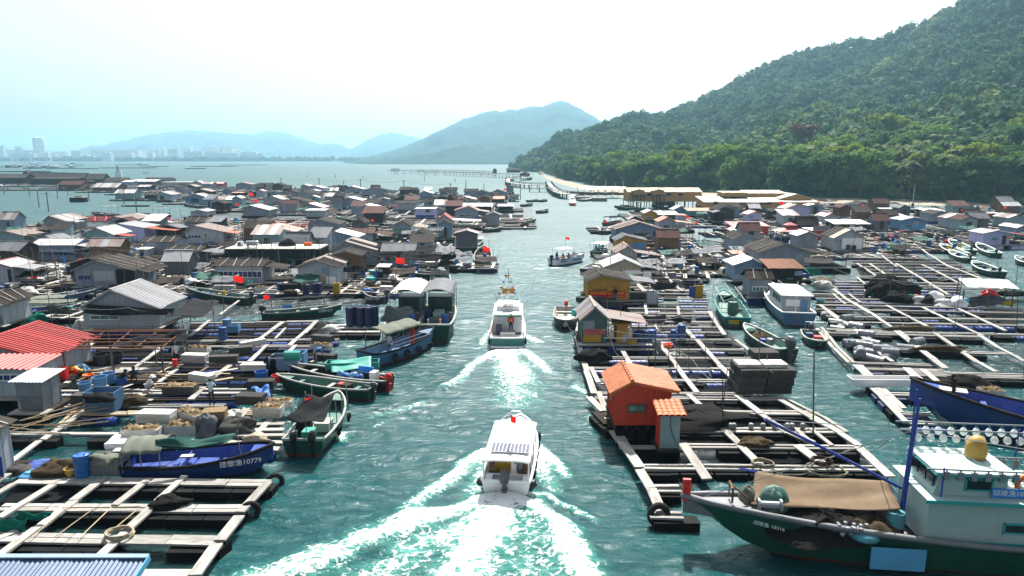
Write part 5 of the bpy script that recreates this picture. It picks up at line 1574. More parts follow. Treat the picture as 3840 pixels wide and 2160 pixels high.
# black-clad flat platform building
def black_platform():
 z0=.6
 a,b=G('H',1702,878,z0),G('H',2418,878,z0)
 Y=(a.y+b.y)/2;W=b.x-a.x;cx=(a.x+b.x)/2;h=W/2;D=4.8
 H_=AT('H',2000,752,Y).z-z0
 t=thing('platform_building','black-netted flat-roofed building with railings and a solar water tank on top','building',(cx,Y,z0));land('black flat-roofed building',t)
 boxpart('roof_deck','cream',t,(0,D/2,H_),(W,D,.12))
 n=7
 for i in range(n):
  c=MB();x0,x1=-h+W*i/n,-h+W*(i+1)/n
  c.grid(lambda u,v:(x0+(x1-x0)*u,-.02+.05*math.sin(u*6+i)*v,H_-.06-v*(H_-.35)),6,5)
  c.build('netting_panel','blackcloth',t,True)
 c=MB();c.b2(h-.02,h+.02,0,D,.3,H_-.06);c.b2(-h-.02,-h+.02,0,D,.3,H_-.06);c.b2(-h,h,D-.04,D,.3,H_-.06);c.build('wall','shadecloth',t)
 for i in range(5):
  x=-h+.05+(W-.1)*i/4
  for yy in(.05,D-.05):
   MB().b2(x-.04,x+.04,yy-.04,yy+.04,0,H_+1.0).build('post','darkgrey',t)
 for yy in(.05,D-.05):
  for zz in(.5,.95):MB().bar((-h,yy,H_+zz),(h,yy,H_+zz),.04).build('railing','darkgrey',t)
 for zz in(.5,.95):MB().bar((h,.05,H_+zz),(h,D,H_+zz),.04).build('railing','darkgrey',t)
 st=MB()
 for i in range(7):st.b2(-h+.4+i*.22,-h+.62+i*.22,-.6,-.05,H_*(.85-.11*i),H_*(.85-.11*i)+.05)
 st.bar((-h+.4,-.6,H_*.9),(-h+2.0,-.6,.2),.05);st.build('stair','darkwood',t)
 for i in range(8):boxpart('float','blackfoam',t,(-h+W*(i+.5)/8,0,-.3),(W/8*.9,.8,.6))
 for i in range(5):boxpart('deck_board','darkwood',t,(0,-.3+1.15*(i+.5),0.02),(W+.6,1.1,.08))
 zt=z0+H_+.06
 k=thing('water_tank','shiny cylindrical solar water tank on the black flat roof','water tank',(AT('H',1905,735,Y+1).x,Y+1.0,zt));
 MB().lathe([(.05,-.85),(.3,-.82),(.32,-.7),(.32,.7),(.3,.82),(.05,.85)],14,(0,0,.62),'X').build('tank','metal',k,True)
 s=MB();[s.bar((x,yy,0),(x,0,.4),.05)for x in(-.6,.6)for yy in(-.35,.35)];s.build('stand','greymetal',k)
 for q in range(9):MB().tube([(-.7+q*.175,-.25,.5),(-.7+q*.175,-.75,.08)],.025,5).build('tube','navy',k)
 k=thing('air_conditioner','white outdoor air-conditioner unit on the black flat roof','air conditioner',(AT('H',1815,720,Y+2.6).x,Y+2.6,zt))
 boxpart('case','white',k,(0,0,.32),(.85,.32,.6));MB().lathe([(.24,0),(.24,.02)],16,(-.1,-.17,.32),'Y').build('fan_grille','darkgrey',k)
 tag(boxpart('crate','orange',None,(AT('H',2325,705,Y+3).x,Y+3,zt+.25),(1.0,.6,.5)),'orange plastic crate on the black flat roof','crate')
 pile('net_heap','black net heap on the black flat roof','net heap',(AT('H',2170,730,Y+3).x,Y+3,zt),1.0,.7,.9,'net',9)
black_platform()
# shelters that are only a roof on posts
def shelter(zone,corners,zz,m,label,ph=None,kind='corr',z0=.5,pm='pole',m2=None,cat='shelter',w=1.0):
 P=[G(zone,u,v,z)for(u,v),z in zip(corners,zz)]
 o=P[0]
 t=thing('shelter',label,cat,(o.x,o.y,0))
 if ph:land(ph,t)
 Q=[p-Vector((o.x,o.y,0))for p in P]
 xv=Q[0]-Q[1];yv=Q[2]-Q[1]
 roof_plane(t,Q[1],xv,yv,m,w,kind,alt=m2)
 for p in(Q[0],Q[1],Q[2],Q[3],(Q[2]+Q[3])/2):
  MB().tube([(p.x*.98,p.y,z0-.3),(p.x*.98,p.y,p.z-.05)],.06,6).build('post',pm,t)
 fr=MB()
 for a,b in((0,1),(1,2),(2,3),(3,0)):fr.bar(Q[a]-Vector((0,0,.08)),Q[b]-Vector((0,0,.08)),.07)
 fr.build('frame',pm,t)
 return t
shelter('K',[(1945,885),(2420,900),(2485,985),(1995,985)],(2.6,2.6,2.3,2.3),'whiteroof','white-roofed work shelter with a rusty end sheet on the right fish farm','white work shelter')
def pavilion():
 c=G('K',305,555,.6)
 t=thing('pavilion','open pavilion with pink-red hipped tile roof and raised cap','pavilion',(c.x,c.y,.6));land('red hip-roof pavilion',t)
 h=AT('K',305,425,c.y).z-.6;W=AT('K',445,425,c.y).x-AT('K',165,425,c.y).x
 hw=W/2;d=hw*.8;top=AT('K',305,375,c.y+d).z-.6
 for(a,b,c1,d1)in(((-hw,-d),(hw,-d),(.25*hw,-.25*d),(-.25*hw,-.25*d)),((hw,-d),(hw,d),(.25*hw,.25*d),(.25*hw,-.25*d)),((hw,d),(-hw,d),(-.25*hw,.25*d),(.25*hw,.25*d)),((-hw,d),(-hw,-d),(-.25*hw,-.25*d),(-.25*hw,.25*d))):
  b_=MB()
  n=12
  def fn(u,v,a=a,b=b,c1=c1,d1=d1):
   lo=Vector((a[0]+(b[0]-a[0])*u,a[1]+(b[1]-a[1])*u,h));hi=Vector((d1[0]+(c1[0]-d1[0])*u,d1[1]+(c1[1]-d1[1])*u,top))
   p=lo.lerp(hi,v);p.z+=.04*(round(u*2*n)%2)-.15*math.sin(v*math.pi)*.6
   return p
  b_.grid(fn,2*n,4);b_.build('roof_slope','redroof',t)
 b_=MB();b_.b2(-.28*hw,.28*hw,-.28*d,.28*d,top-.05,top+.35)
 b_.mesh([(-.4*hw,-.4*d,top+.3),(.4*hw,-.4*d,top+.3),(.4*hw,.4*d,top+.3),(-.4*hw,.4*d,top+.3),(0,0,top+.75)],[(0,1,4),(1,2,4),(2,3,4),(3,0,4)])
 b_.build('roof_cap','redroof',t)
 for x in(-.85,.85):
  for yy in(-.85,.85):MB().tube([(x*hw,yy*d,-.2),(x*hw,yy*d,h)],.09,8).build('post','greyplastic',t)
 for i in range(5):boxpart('deck_board','plank',t,(0,-d+2*d*(i+.5)/5,-.05),(W,2*d/5*.95,.08))
 boxpart('float','blackfoam',t,(0,0,-.35),(W*.95,1.6*d,.6))
pavilion()
# smaller shacks squeezed in between
def shacks():
 r=random.Random(91)
 spots=[(x,y)for ph,x,y in LAND]
 for o in bpy.data.objects:
  if o.type=='EMPTY' and o.parent is None:spots.append((o.location.x,o.location.y+2))
 n=0
 def area(u,v):
  if v<860:return 30<u<1960 and v>716 and not(u<760 and v<850)and not(u<1150 and 795<v)
  if v<960:return 20<u<1760
  return 20<u<1500 and v<1060
 tries=0
 while n<85 and tries<6000:
  tries+=1
  if r.random()<.68:
   u,v=r.uniform(20,1960),r.choice([r.uniform(718,800),r.uniform(760,1060)])
   if not area(u,v):continue
   side='left'
  else:
   u,v=r.uniform(2380,3820),r.uniform(782,940)
   if u<2640 and v<830:continue
   if 2600<u<2740 and v>850:continue
   if u>3250 and v>880:continue
   side='right'
  p=G('P',u,v,.7)
  if min((p.x-a)**2+(p.y-b)**2 for a,b in spots)<(4.6+p.y*.006)**2:continue
  spots.append((p.x,p.y));n+=1
  W=r.uniform(2.2,4.4);mpp=p.y/FPX
  h=r.uniform(1.8,2.4);rise=r.uniform(.3,.8)
  du=W/mpp/2
  wall=r.choice(['sheetwall','sheetwall','whitewall','bluewall','darkwood','darkwood','tarpgrey','tealwall','brownwood'])
  roof=r.choice(['felt','felt','felt','rustyroof','whiteroof','tarpgrey','brownroof'])
  k=r.choice(['gf','gf','ef','shed'])
  hut('P',u-du,u+du,v,v-h/mpp*.98,v-(h+rise)/mpp*.97-(1.2 if k!='gf' else 0)*.06/mpp*10,k,r.uniform(2.4,4),wall,roof,{'felt':'dark-roofed','rustyroof':'rusty-roofed','whiteroof':'pale-roofed','tarpgrey':'grey-sheeted','brownroof':'brown-roofed'}[roof]+' little shack '+rel_phrase(p.x,p.y),'shack',None,detail=0,group='little shacks between the huts',name='shack',apex=r.uniform(.35,.6),alt='whiteroof' if roof=='rustyroof' else None,
doors=[(u-du*.2,u+du*.3,v-1.7/mpp,v,'black')]if r.random()<.5 else())
shacks()
# rafts: beams and planks over floats
ZT=.50
class Raft:
 def __init__(s,label,loc=None,group='fish farm rafts',ph=None,z=ZT):
  s.t=thing('fish_raft',label,'raft',loc or(0,0,0),0,group);s.z=z
  s.r=random.Random(len(label)*31+int(s.t.location.x*10))
  if ph:land(ph,s.t)
 def beam(s,a,b,w,z=None,th=.09,m='plank',name='plank'):
  """a plank between two world points"""
  a,b=Vector(a),Vector(b)
  z=s.z if z is None else z
  c=(a+b)/2;d=b-a
  o=boxpart(name,m,s.t,(c.x-s.t.location.x,c.y-s.t.location.y,z-th/2+s.r.uniform(-.012,.012)),(math.hypot(d.x,d.y),w*s.r.uniform(.86,1.08),th),math.atan2(d.y,d.x))
  o.rotation_euler=(s.r.uniform(-.05,.05),s.r.uniform(-.007,.007),o.rotation_euler.z+s.r.uniform(-.006,.006))
  return o
 def run(s,zone,pts,w,seg=3.2,m='plank',z=None,name='plank',th=.09,dbl=False):
  """planks laid end to end along a photographed line"""
  z=s.z if z is None else z
  P=[G(zone,u,v,z)for u,v in pts]
  for a,b in zip(P[:-1],P[1:]):
   n=max(1,round((b-a).length/seg))
   nn=Vector((-(b-a).y,(b-a).x,0)).normalized()
   offs=[0]if not dbl else[-w*.62,w*.62]
   ww=w if not dbl else w*.5
   for i in range(n):
    for k,of in enumerate(offs):
     j=nn*(of+s.r.uniform(-.035,.035))
     p=a.lerp(b,(i+.01)/n)+j;q=a.lerp(b,(i+.99)/n)+j+nn*s.r.uniform(-.03,.03)
     s.beam(p,q,ww*s.r.uniform(.88,1.1),z+s.r.uniform(-.012,.012)+(.005*(i%2)),th,m,name)
  return P
 def floats(s,zone,pts,kinds=('blackfoam',),fl=1.35,gap=.12,w=.62,top=None,miss=.1,h=.62):
  top=s.z-.14 if top is None else top
  P=[G(zone,u,v,s.z)for u,v in pts]
  s.floats_w(P,kinds,fl,gap,w,top,miss,h)
 def floats_w(s,P,kinds,fl=1.35,gap=.12,w=.62,top=None,miss=.1,h=.62):
  top=s.z-.14 if top is None else top
  for a,b in zip(P[:-1],P[1:]):
   n=max(1,round((b-a).length/(fl+gap)));rz=math.atan2(b.y-a.y,b.x-a.x)
   for i in range(n):
    if s.r.random()<miss:continue
    c=a.lerp(b,(i+.5)/n)
    m=s.r.choice(kinds)
    L=(b-a).length/n-gap
    if m in('bluefloat','greypipe','bluebarrel'):
     o=put('float',barrel_mesh(m),s.t,(c.x-s.t.location.x-math.sin(-rz)*0-L/2*math.cos(rz),c.y-s.t.location.y-L/2*math.sin(rz),top-.28))
     o.rotation_euler=(0,math.pi/2,rz);o.scale=(1.05,1.05,L/.92)
    else:
     boxpart('float',m,s.t,(c.x-s.t.location.x,c.y-s.t.location.y,top-h/2),(L,w*s.r.uniform(.9,1.1),h),rz)
 def net(s,zone,c4,z=.17,m='pennet'):
  P=[G(zone,u,v,z)for u,v in c4]
  o=sum(P,Vector())/4
  r=s.r
  b=MB().grid(lambda u,v:P[0].lerp(P[1],u).lerp(P[3].lerp(P[2],u),v)-o+Vector((0,0,r.uniform(-.06,.06))),8,6)
  return b.build('net',m,s.t,True,(o.x-s.t.location.x,o.y-s.t.location.y,z))
 def pole(s,p,h,lean=.0,m='pole',r=.035):
  a=s.r.uniform(0,6.28)
  b=MB().tube([(0,0,0),(lean*math.cos(a),lean*math.sin(a),h)],[r,r*.7],6)
  return b.build('pole',m,s.t,loc=(p[0]-s.t.location.x,p[1]-s.t.location.y,s.z-.6))
ra=Raft('sun-bleached plank walkway raft with black floats in the lower left corner',tuple(G('A',900,1000)),ph='lower left plank raft')
for pts,w in(([(130,722),(2040,742)],.62),([(0,924),(1840,938)],.62),([(-200,1150),(1645,1178)],.66)):
 for off in(-.5,.5):
  P=[G('A',u,v,ZT)+Vector((0,off*w*.52,0))for u,v in pts]
  a,b=P
  n=max(3,round((b-a).length/2.1))
  for i in range(n):
   ra.beam(a.lerp(b,(i+.008)/n),a.lerp(b,(i+.992)/n)+Vector((0,ra.r.uniform(-.02,.02),0)),w*.48,ZT+ra.r.uniform(-.01,.01))
ra.run('A',[(1060,1432),(1500,1432)],.5)
for pts,w in(([(-40,1318),(790,700)],.42),([(690,1345),(1170,905)],.42),([(1180,880),(1395,690)],.36),([(865,915),(1130,705)],.34),([(1470,1440),(1640,1200)],.46),([(1650,1180),(1800,990)],.46),([(1810,965),(2030,735)],.46),([(-20,1010),(400,755)],.34),([(-40,830),(110,745)],.34),([(120,690),(320,570)],.38),([(-60,1180),(130,1100)],.3)):
 ra.run('A',pts,w,2.6,z=ZT+.055)
for pts in([(660,748),(2040,768)],[(150,950),(1840,965)],[(-200,1182),(870,1195)],[(1280,1205),(1660,1208)]):
 ra.floats('A',pts,('blackfoam',),1.6,.05,.8,None,.03,.75)
ra.floats('A',[(1950,750),(2075,755)],('blackfoam',),.8,.02,.8)
ra.floats('A',[(1640,1190),(1700,1195)],('blackfoam',),.9,.02,.8)
ra.floats('A',[(200,1270),(985,1275)],('blackfoam',),2.2,.1,.5)
for p in((2075,745),(1890,965)):
 q=G('A',*p,.2);tyre((q.x-ra.t.location.x,q.y-ra.t.location.y,.25),(1.45,0,.35),ra.t,R=.42)
rb=Raft('cluttered raft with blue floats and stacked foam blocks left of the black-canopied boat',tuple(G('A',900,350)),ph='foam block raft')
rb.run('A',[(0,375),(900,372)],.34,m='plank');rb.run('A',[(0,584),(1000,570)],.3,m='darkwood')
rb.floats('A',[(0,400),(900,396)],('blackfoam',),1.6,.05,.6);rb.floats('A',[(560,238),(1060,234)],('bluefloat',),1.2,.1);rb.floats('A',[(90,610),(1000,600)],('bluefloat',),1.1,.1,miss=.2)
rb.run('A',[(70,590),(300,425)],.32);rb.run('A',[(310,420),(640,190)],.34);rb.run('A',[(770,545),(900,440)],.5);rb.run('A',[(440,300),(560,200)],.2,m='palewood')
rb.run('A',[(1800,250),(1870,180)],.5);rb.run('A',[(1880,430),(2060,250)],.4);rb.run('A',[(1630,520),(1760,420)],.3,m='palewood')
for v in(205,217,228):rb.run('A',[(560,v),(2150,v-4)],.14,m='palewood' if v!=217 else 'plank')
for v in(300,345,385,440,490):rb.run('A',[(1650,v),(2150,v-6)],.4,m='plank')
rb.run('A',[(1860,500),(2080,480)],.4);rb.floats('A',[(1480,520),(2080,505)],('bluefloat',),1.1,.1,miss=.2)
# the long work raft with the people
rc=Raft('wide work raft strewn with planks, foam blocks and tubs where people work',tuple(G('B',1200,950)),ph='work raft')
BR=[(625,2400,610),(660,2400,645),(690,2400,676),(735,2560,720),(760,2560,748),(808,2500,795),(870,2400,860),(925,2300,920),(960,2150,955),(1050,2050,1040),(1135,2060,1120),(1165,1900,1150),(1200,1800,1190),(1250,1700,1245)]
for v0,u1,v1 in BR:
 u0={625:1440,660:1440,690:1420,735:1420,760:1400}.get(v0,600 if v0<1100 else 380)
 rc.run('B',[(u0,v0),(u1,v1)],.26,2.6,m='plank' if(v0//5)%3 else 'darkwood',dbl=(v0%2==0))
 rc.floats('B',[(u0,v0+8),(u1,v1+8)],('bluefloat','blackfoam','bluefloat','navy'),1.3,.12,miss=.12)
for pts,w in(([(1430,720),(1585,600)],.34),([(1960,740),(2135,618)],.38),([(2290,700),(2390,606)],.40),([(2180,790),(2290,700)],.36),([(1875,920),(2010,790)],.36),([(1600,1040),(1740,940)],.36),([(960,1000),(1225,805)],.32),([(1200,1070),(1340,970)],.32),([(1440,1200),(1540,1105)],.36),([(2170,850),(2230,790)],.3),([(2350,920),(2500,860)],.34),([(1020,1200),(1110,1140)],.3),([(620,830),(700,770)],.3),([(1660,560),(1800,455)],.2),
([(380,1140),(520,1060)],.34),([(600,1130),(760,1120)],.2),([(2080,740),(2160,660)],.2),([(1830,810),(1960,740)],.5)):
 rc.run('B',pts,w,2.4,z=ZT+.06)
for i in range(34):
 u,v=rc.r.uniform(560,1650),rc.r.uniform(930,1230)
 a=G('B',u,v,ZT);an=rc.r.choice([0,.1,-.15,1.2,1.5,.6]);L=rc.r.uniform(.8,2.2)
 rc.beam(a,a+Vector((math.cos(an)*L,math.sin(an)*L,0)),rc.r.uniform(.10,.26),ZT+.09+.004*i,.03,rc.r.choice(['palewood','plank','darkwood','brownwood']),'loose_board')
for i in range(14):
 a=G('B',640+70*rc.r.random(),945+i*9,ZT)
 rc.beam(a,a+Vector((rc.r.uniform(4,6),rc.r.uniform(-.2,.2),0)),.24,ZT+.03,.04,rc.r.choice(['brownwood','darkwood','plank']),'deck_board')
for u,v,h in((848,1010,3.0),(1190,985,3.0),(1410,880,2.8),(645,940,3.0),(1700,700,3.6),(1625,720,3.2),(1260,650,2.2),(1345,650,2.2),(1440,620,2.2),(970,690,3.4),(535,700,5.0),(405,690,4.0),(780,720,2.6),(650,945,2.6)):
 rc.pole(G('B',u,v),h+.6,.1)
for v in(640,662,690):rc.run('C',[(560,v),(940,v)],.5);rc.floats('C',[(560,v+10),(940,v+10)],('blackfoam',))
# bare roof frame beside the red house
fr=Raft('rusty bare roof frame of steel tubes beside the red-roofed house',tuple(G('B',900,800)),group='roof frames',ph='rusty roof frame',z=2.5)
for v in(678,690,717,745,770,803,822):fr.run('B',[(640-(v-678)*.6,v),(1395-(v-678)*1.15,v-4)],.07,9,'rustmetal',2.5,'tube',.07)
for u in(620,800,1000,1200,1390):
 fr.run('B',[(u,678),(u-180,815)],.06,9,'rustmetal',2.44,'tube',.06)
for u,v in((470,815),(840,815),(1215,810),(1400,690),(640,690)):
 p=G('B',u,v,2.4);MB().tube([(p.x-fr.t.location.x,p.y-fr.t.location.y,.3),(p.x-fr.t.location.x,p.y-fr.t.location.y,2.45)],.06,6).build('post','pole',fr.t)
rd=Raft('large right-hand raft of long white planks over blue and black floats',tuple(G('D',900,900)),ph='large right raft')
ROWS=[(372,560,1110),(402,545,1110),(436,540,1120),(474,130,1120),(515,510,1130),(548,520,1140),(568,520,1150),(612,520,1180),(650,540,1210),(690,540,1235),(745,330,1300),(820,420,1390),(885,190,1440),(962,220,1440),(1055,290,1410),(1152,250,1450),(1190,260,1700),(1300,1110,1960)]
for v,u0,u1 in ROWS:
 rd.run('D',[(u0,v),(u1,v+6)],.24,3.0,dbl=True)
 rd.floats('D',[(u0+10,v+10),(u1,v+16)],('bluefloat','blackfoam','bluefloat')if v<1160 else('blackfoam',),1.25,.2,miss=.22 if v<1160 else .05)
for pts,w in(([(150,588),(128,740),(170,880),(200,985),(262,1158)],.5),([(220,1180),(330,1290)],.5),([(285,1140),(345,1280)],.4),([(470,830),(558,985)],.42),([(735,755),(880,945),(1030,1150)],.42),([(970,1160),(1120,1300),(1290,1460)],.42),([(905,625),(1010,740)],.5),([(1030,745),(1200,940),(1395,1140)],.44),([(1340,1168),(1520,1310),(1720,1455)],.46),([(1125,535),(1240,715)],.4),([(1320,745),(1500,890)],.34),([(1650,1197),(1900,1340),(2130,1455)],.42),
([(1720,1197),(1990,1330),(2170,1449)],.34),([(645,470),(655,560)],.34),([(890,500),(900,565)],.34),([(715,640),(745,690)],.26),([(235,955),(290,1075)],.4)):
 rd.run('D',pts,w*.85,3.0,z=ZT+.06)
for pts in([(330,1330),(720,1345)],[(900,1432),(2130,1436)]):rd.run('D',pts,.34,3.0,dbl=True);rd.floats('D',[(p[0],p[1]+12)for p in pts],('blackfoam',),1.5,.08)
# its nearer half (lower right of the frame)
for v,u0,u1 in((465,-20,1330),(622,-300,1540),(340,330,1230),(205,200,960)):
 rd.run('E',[(u0,v),(u1,v+10)],.30,3.0,dbl=True);rd.floats('E',[(u0+10,v+16),(u1,v+26)],('blackfoam',),1.6,.1,miss=.08,h=.7)
for pts,w in(([(0,440),(190,715)],.5),([(300,330),(430,455)],.44),([(430,455),(650,670)],.46),([(700,300),(790,355),(980,440)],.46),([(860,455),(1090,620)],.5),([(950,225),(1190,365),(1330,460)],.44),([(1330,470),(1570,695)],.5),([(845,325),(980,440)],.26),([(960,330),(1130,460)],.26)):
 rd.run('E',pts,w,3.0,z=ZT+.06)
for pts,w in(([(2060,350),(2120,430),(2250,625)],.55),([(2255,640),(2340,780),(2420,960)],.55)):
 rd.run('F',pts,w,2.4,z=ZT+.06)
rd.run('F',[(2320,980),(2576,985)],.34,dbl=True);rd.floats('F',[(2350,1000),(2700,1000)],('blackfoam',),1.5,.05,h=.8)
rd.run('F',[(2260,625),(2700,625)],.34,dbl=True);rd.floats('F',[(2260,645),(2700,645)],('blackfoam',),1.5,.05)
rd.run('F',[(2340,785),(2560,785)],.34,dbl=True);rd.floats('F',[(2340,805),(2560,805)],('blackfoam',),1.5,.05)
rd.run('F',[(2090,470),(2400,470)],.2,dbl=True)
q=G('F',2395,1015,.25);tyre((q.x-rd.t.location.x,q.y-rd.t.location.y,.42),(1.35,0,.2),rd.t,R=.5)
rd.floats('F',[(1920,215),(2050,340)],('blackfoam',),1.5,.1,.9);rd.run('F',[(1920,205),(2010,300)],.6,m='darkwood');rd.run('F',[(1960,200),(2060,320)],.5,m='darkwood')
for u,v,h in((1228,1449,3.0),(1100,1000,1.8),(885,1050,2.2),(965,1000,2.4),(820,960,2.0),(900,880,1.8),(460,800,3.8),(1500,1165,4.2),(370,780,3.2),(1140,700,1.5),(740,690,2.6),(1540,1165,2.2),(720,1000,2.8),(660,1010,2.4)):
 rd.pole(G('D',u,v),h+.6,.25)
rd.pole(G('E',985,440),5.0,.5,r=.05);rd.pole(G('E',285,330),3.6,.2)
rj=Raft('crowded narrow raft behind the tan hut and the chimney-cap hut',tuple(G('J',1400,1000)),ph='raft behind the tan hut')
for v in(862,890,918,948,980,1015,1055,1095,1140):
 u0,u1=1060+max(0,960-v)*.4,1690
 rj.run('J',[(u0,v),(u1,v+6)],.26,3,m='plank' if v%2 else 'darkwood',dbl=True);rj.floats('J',[(u0,v+8),(u1,v+14)],('blackfoam','bluefloat'),1.4,.15,miss=.15)
for a,b in(((1100,862),(1150,1140)),((1240,862),(1290,1140)),((1420,862),(1470,1140)),((1600,862),(1690,1140))):rj.run('J',[a,b],.4,3,z=ZT+.06)
rj.net('J',[(1100,870),(1660,870),(1680,1130),(1150,1130)])
for u in range(1120,1700,70):rj.pole(G('J',u,900+(u*7)%220),3.2,.3)
# fish farm on the far right
re_=Raft('broad fish farm grid of bleached planks on the far right',tuple(G('K',1400,1000)),ph='far right fish farm')
KR=[(680,830,1900),(712,860,1960),(738,900,2000),(770,980,2080),(800,1060,2120),(830,1080,2140),(862,960,2140),(912,740,1960),(940,740,1960),(962,740,1960),(992,750,1960),(1032,500,2000),(1075,560,2100),(1112,560,2300),(1140,560,2576),(1180,560,2576),(1248,660,2700),(1302,700,2700),(1392,760,2700)]
for v,u0,u1 in KR:
 re_.run('K',[(u0,v),(u1,v+(u1-u0)*.018)],.24,3.6,dbl=(v>1000),m='plank')
 re_.floats('K',[(u0+10,v+10),(u1,v+12+(u1-u0)*.018)],('blackfoam','blackfoam','bluefloat'),1.5,.2,miss=.3)
for pts,w in(([(600,1135),(760,1250),(930,1360)],.46),([(735,980),(860,1080),(1100,1220),(1330,1380),(1440,1443)],.46),([(880,1030),(1000,1120)],.36),([(1250,1140),(1440,1240),(1680,1370)],.46),([(1600,1160),(1880,1300),(2180,1440)],.46),([(1930,1170),(2150,1270),(2400,1390)],.46),([(960,740),(1060,800),(1180,880)],.34),([(1085,740),(1250,850),(1400,970)],.42),([(1340,740),(1600,890),(1840,1040)],.46),([(1590,750),(1780,840),(1950,930)],.42),([(1840,760),(2160,885)],.42),([(1510,545),(1640,640),(1850,770)],.36),([(1150,628),(1280,720),(1340,770)],.4),([(960,870),(1040,935)],.4),([(730,1030),(850,1130)],.3),([(2280,940),(2400,1010)],.4),([(1040,990),(1090,1070)],.3)):
 re_.run('K',pts,w*.75,3.2,z=ZT+.06)
UR=[(1215,430,1400),(1290,560,1480),(1330,1080,2573),(1370,1200,2573),(790,60,900),(830,60,2050),(1030,700,1900),(1080,1800,2400)]
for v,u0,u1 in UR:
 re_.run('U',[(u0,v),(u1,v+(u1-u0)*.03)],.26,3.0,dbl=True);re_.floats('U',[(u0,v+14),(u1,v+14+(u1-u0)*.03)],('blackfoam',),1.5,.15,miss=.15)
for pts,w in(([(0,760),(200,1010),(420,1220)],.34),([(-60,780),(150,1020),(345,1215)],.34),([(0,490),(180,640),(440,790),(640,990),(780,1120),(900,1200)],.50),([(940,810),(1250,1050),(1560,1290)],.34),([(985,810),(1300,1060),(1610,1290)],.34),([(1440,840),(1700,1010),(1830,1080)],.5),([(1800,1080),(2000,1210),(2220,1330)],.46),([(2000,855),(2250,1020),(2450,1120),(2573,1200)],.36),([(430,1240),(650,1449)],.4),([(500,1240),(720,1449)],.34),([(1080,1280),(1230,1420)],.6),([(1280,1290),(1480,1449)],.5)):
 re_.run('U',pts,w*.8,3.0,z=ZT+.06)
for pts,w in(([(2235,940),(2400,1130),(2560,1290)],.4),([(2275,940),(2440,1120),(2600,1270)],.3)):re_.run('D',pts,w,3.0,z=ZT+.06)
re_.floats('D',[(2250,1000),(2330,1090),(2420,1190),(2540,1310)],('blackfoam','navy'),1.2,.4,.5,miss=.1)
for v,u0,u1 in((970,2290,2900),(1155,2430,2800),(1300,2540,2800)):
 re_.run('D',[(u0,v),(u1,v+12)],.26,3.0,dbl=True);re_.floats('D',[(u0,v+14),(u1,v+26)],('navy','blackfoam'),1.3,.12)
re_.run('E',[(1400,0),(1500,90),(1690,290)],.34,z=ZT+.06);re_.run('E',[(1440,0),(1540,90),(1650,210)],.3,z=ZT+.06);re_.run('E',[(1690,285),(2010,295)],.3,dbl=True);re_.floats('E',[(1700,310),(2030,320)],('bluefloat',),1.2,.1)
re_.run('E',[(1840,80),(1990,215)],.5,z=ZT+.05);re_.run('E',[(1510,72),(1900,78)],.3,dbl=True);re_.floats('E',[(1560,90),(1900,95)],('bluefloat',),1.2,.1);re_.run('E',[(2420,130),(2640,130)],.3,dbl=True);re_.floats('E',[(2420,150),(2640,150)],('bluefloat',),1.2,.1)
for u,v,h in((1250,1150,3.4),(1300,1100,4.2),(1900,1390,4.6),(2505,1430,3.0),(740,950,3.2),(1165,1000,3.0),(1515,920,2.5),(1655,1100,3.0),(1915,1050,3.6),(2490,1000,3.0),(1025,860,2.5),(1300,800,3.2),(1410,760,3),(2320,560,3.0),(1350,850,2.0)):
 re_.pole(G('K',u,v),h+.6,.3)
for c in([(560,1195),(1650,1200),(1950,1300),(1100,1300)],[(1110,1310),(1960,1312),(2140,1430),(1250,1428)],[(300,965),(560,965),(680,1050),(350,1050)],[(560,700),(1230,700),(1290,740),(560,740)],[(540,660),(1200,660),(1230,690),(540,690)],[(900,825),(1380,825),(1420,880),(940,880)]):rd.net('D',c)
for c in([(330,760),(1290,760),(1370,812),(420,812)],[(200,893),(600,893),(690,955),(230,955)],[(700,893),(1180,893),(1270,955),(780,955)],[(710,970),(1000,970),(1080,1045),(800,1045)],[(1240,970),(1400,970),(1400,1048),(1300,1048)],[(850,1063),(1290,1063),(1370,1145),(950,1145)]):rd.net('D',c)
for c in([(560,480),(1000,480),(1090,600),(700,600)],[(0,240),(330,240),(430,335),(0,335)],[(430,350),(800,355),(950,460),(560,455)],[(-100,370),(300,370),(400,460),(0,455)]):rd.net('E',c)
for c in([(900,690),(1880,700),(2100,860),(1000,860)],[(750,915),(1950,935),(1950,1030),(760,1000)],[(560,1040),(1100,1050),(1200,1130),(600,1130)],[(1260,1190),(1600,1195),(1860,1290),(1450,1290)],[(1960,1190),(2560,1195),(2700,1290),(2150,1290)]):re_.net('K',c)
for c in([(150,745),(660,745),(420,890),(0,890)],):ra.net('A',c)
for c in([(1440,612),(2500,612),(2400,790),(1400,800)],[(600,870),(2300,860),(2050,1040),(600,1050)],[(400,1060),(1900,1050),(1700,1240),(400,1240)],[(600,690),(1400,690),(1300,860),(560,860)]):rc.net('B',c)
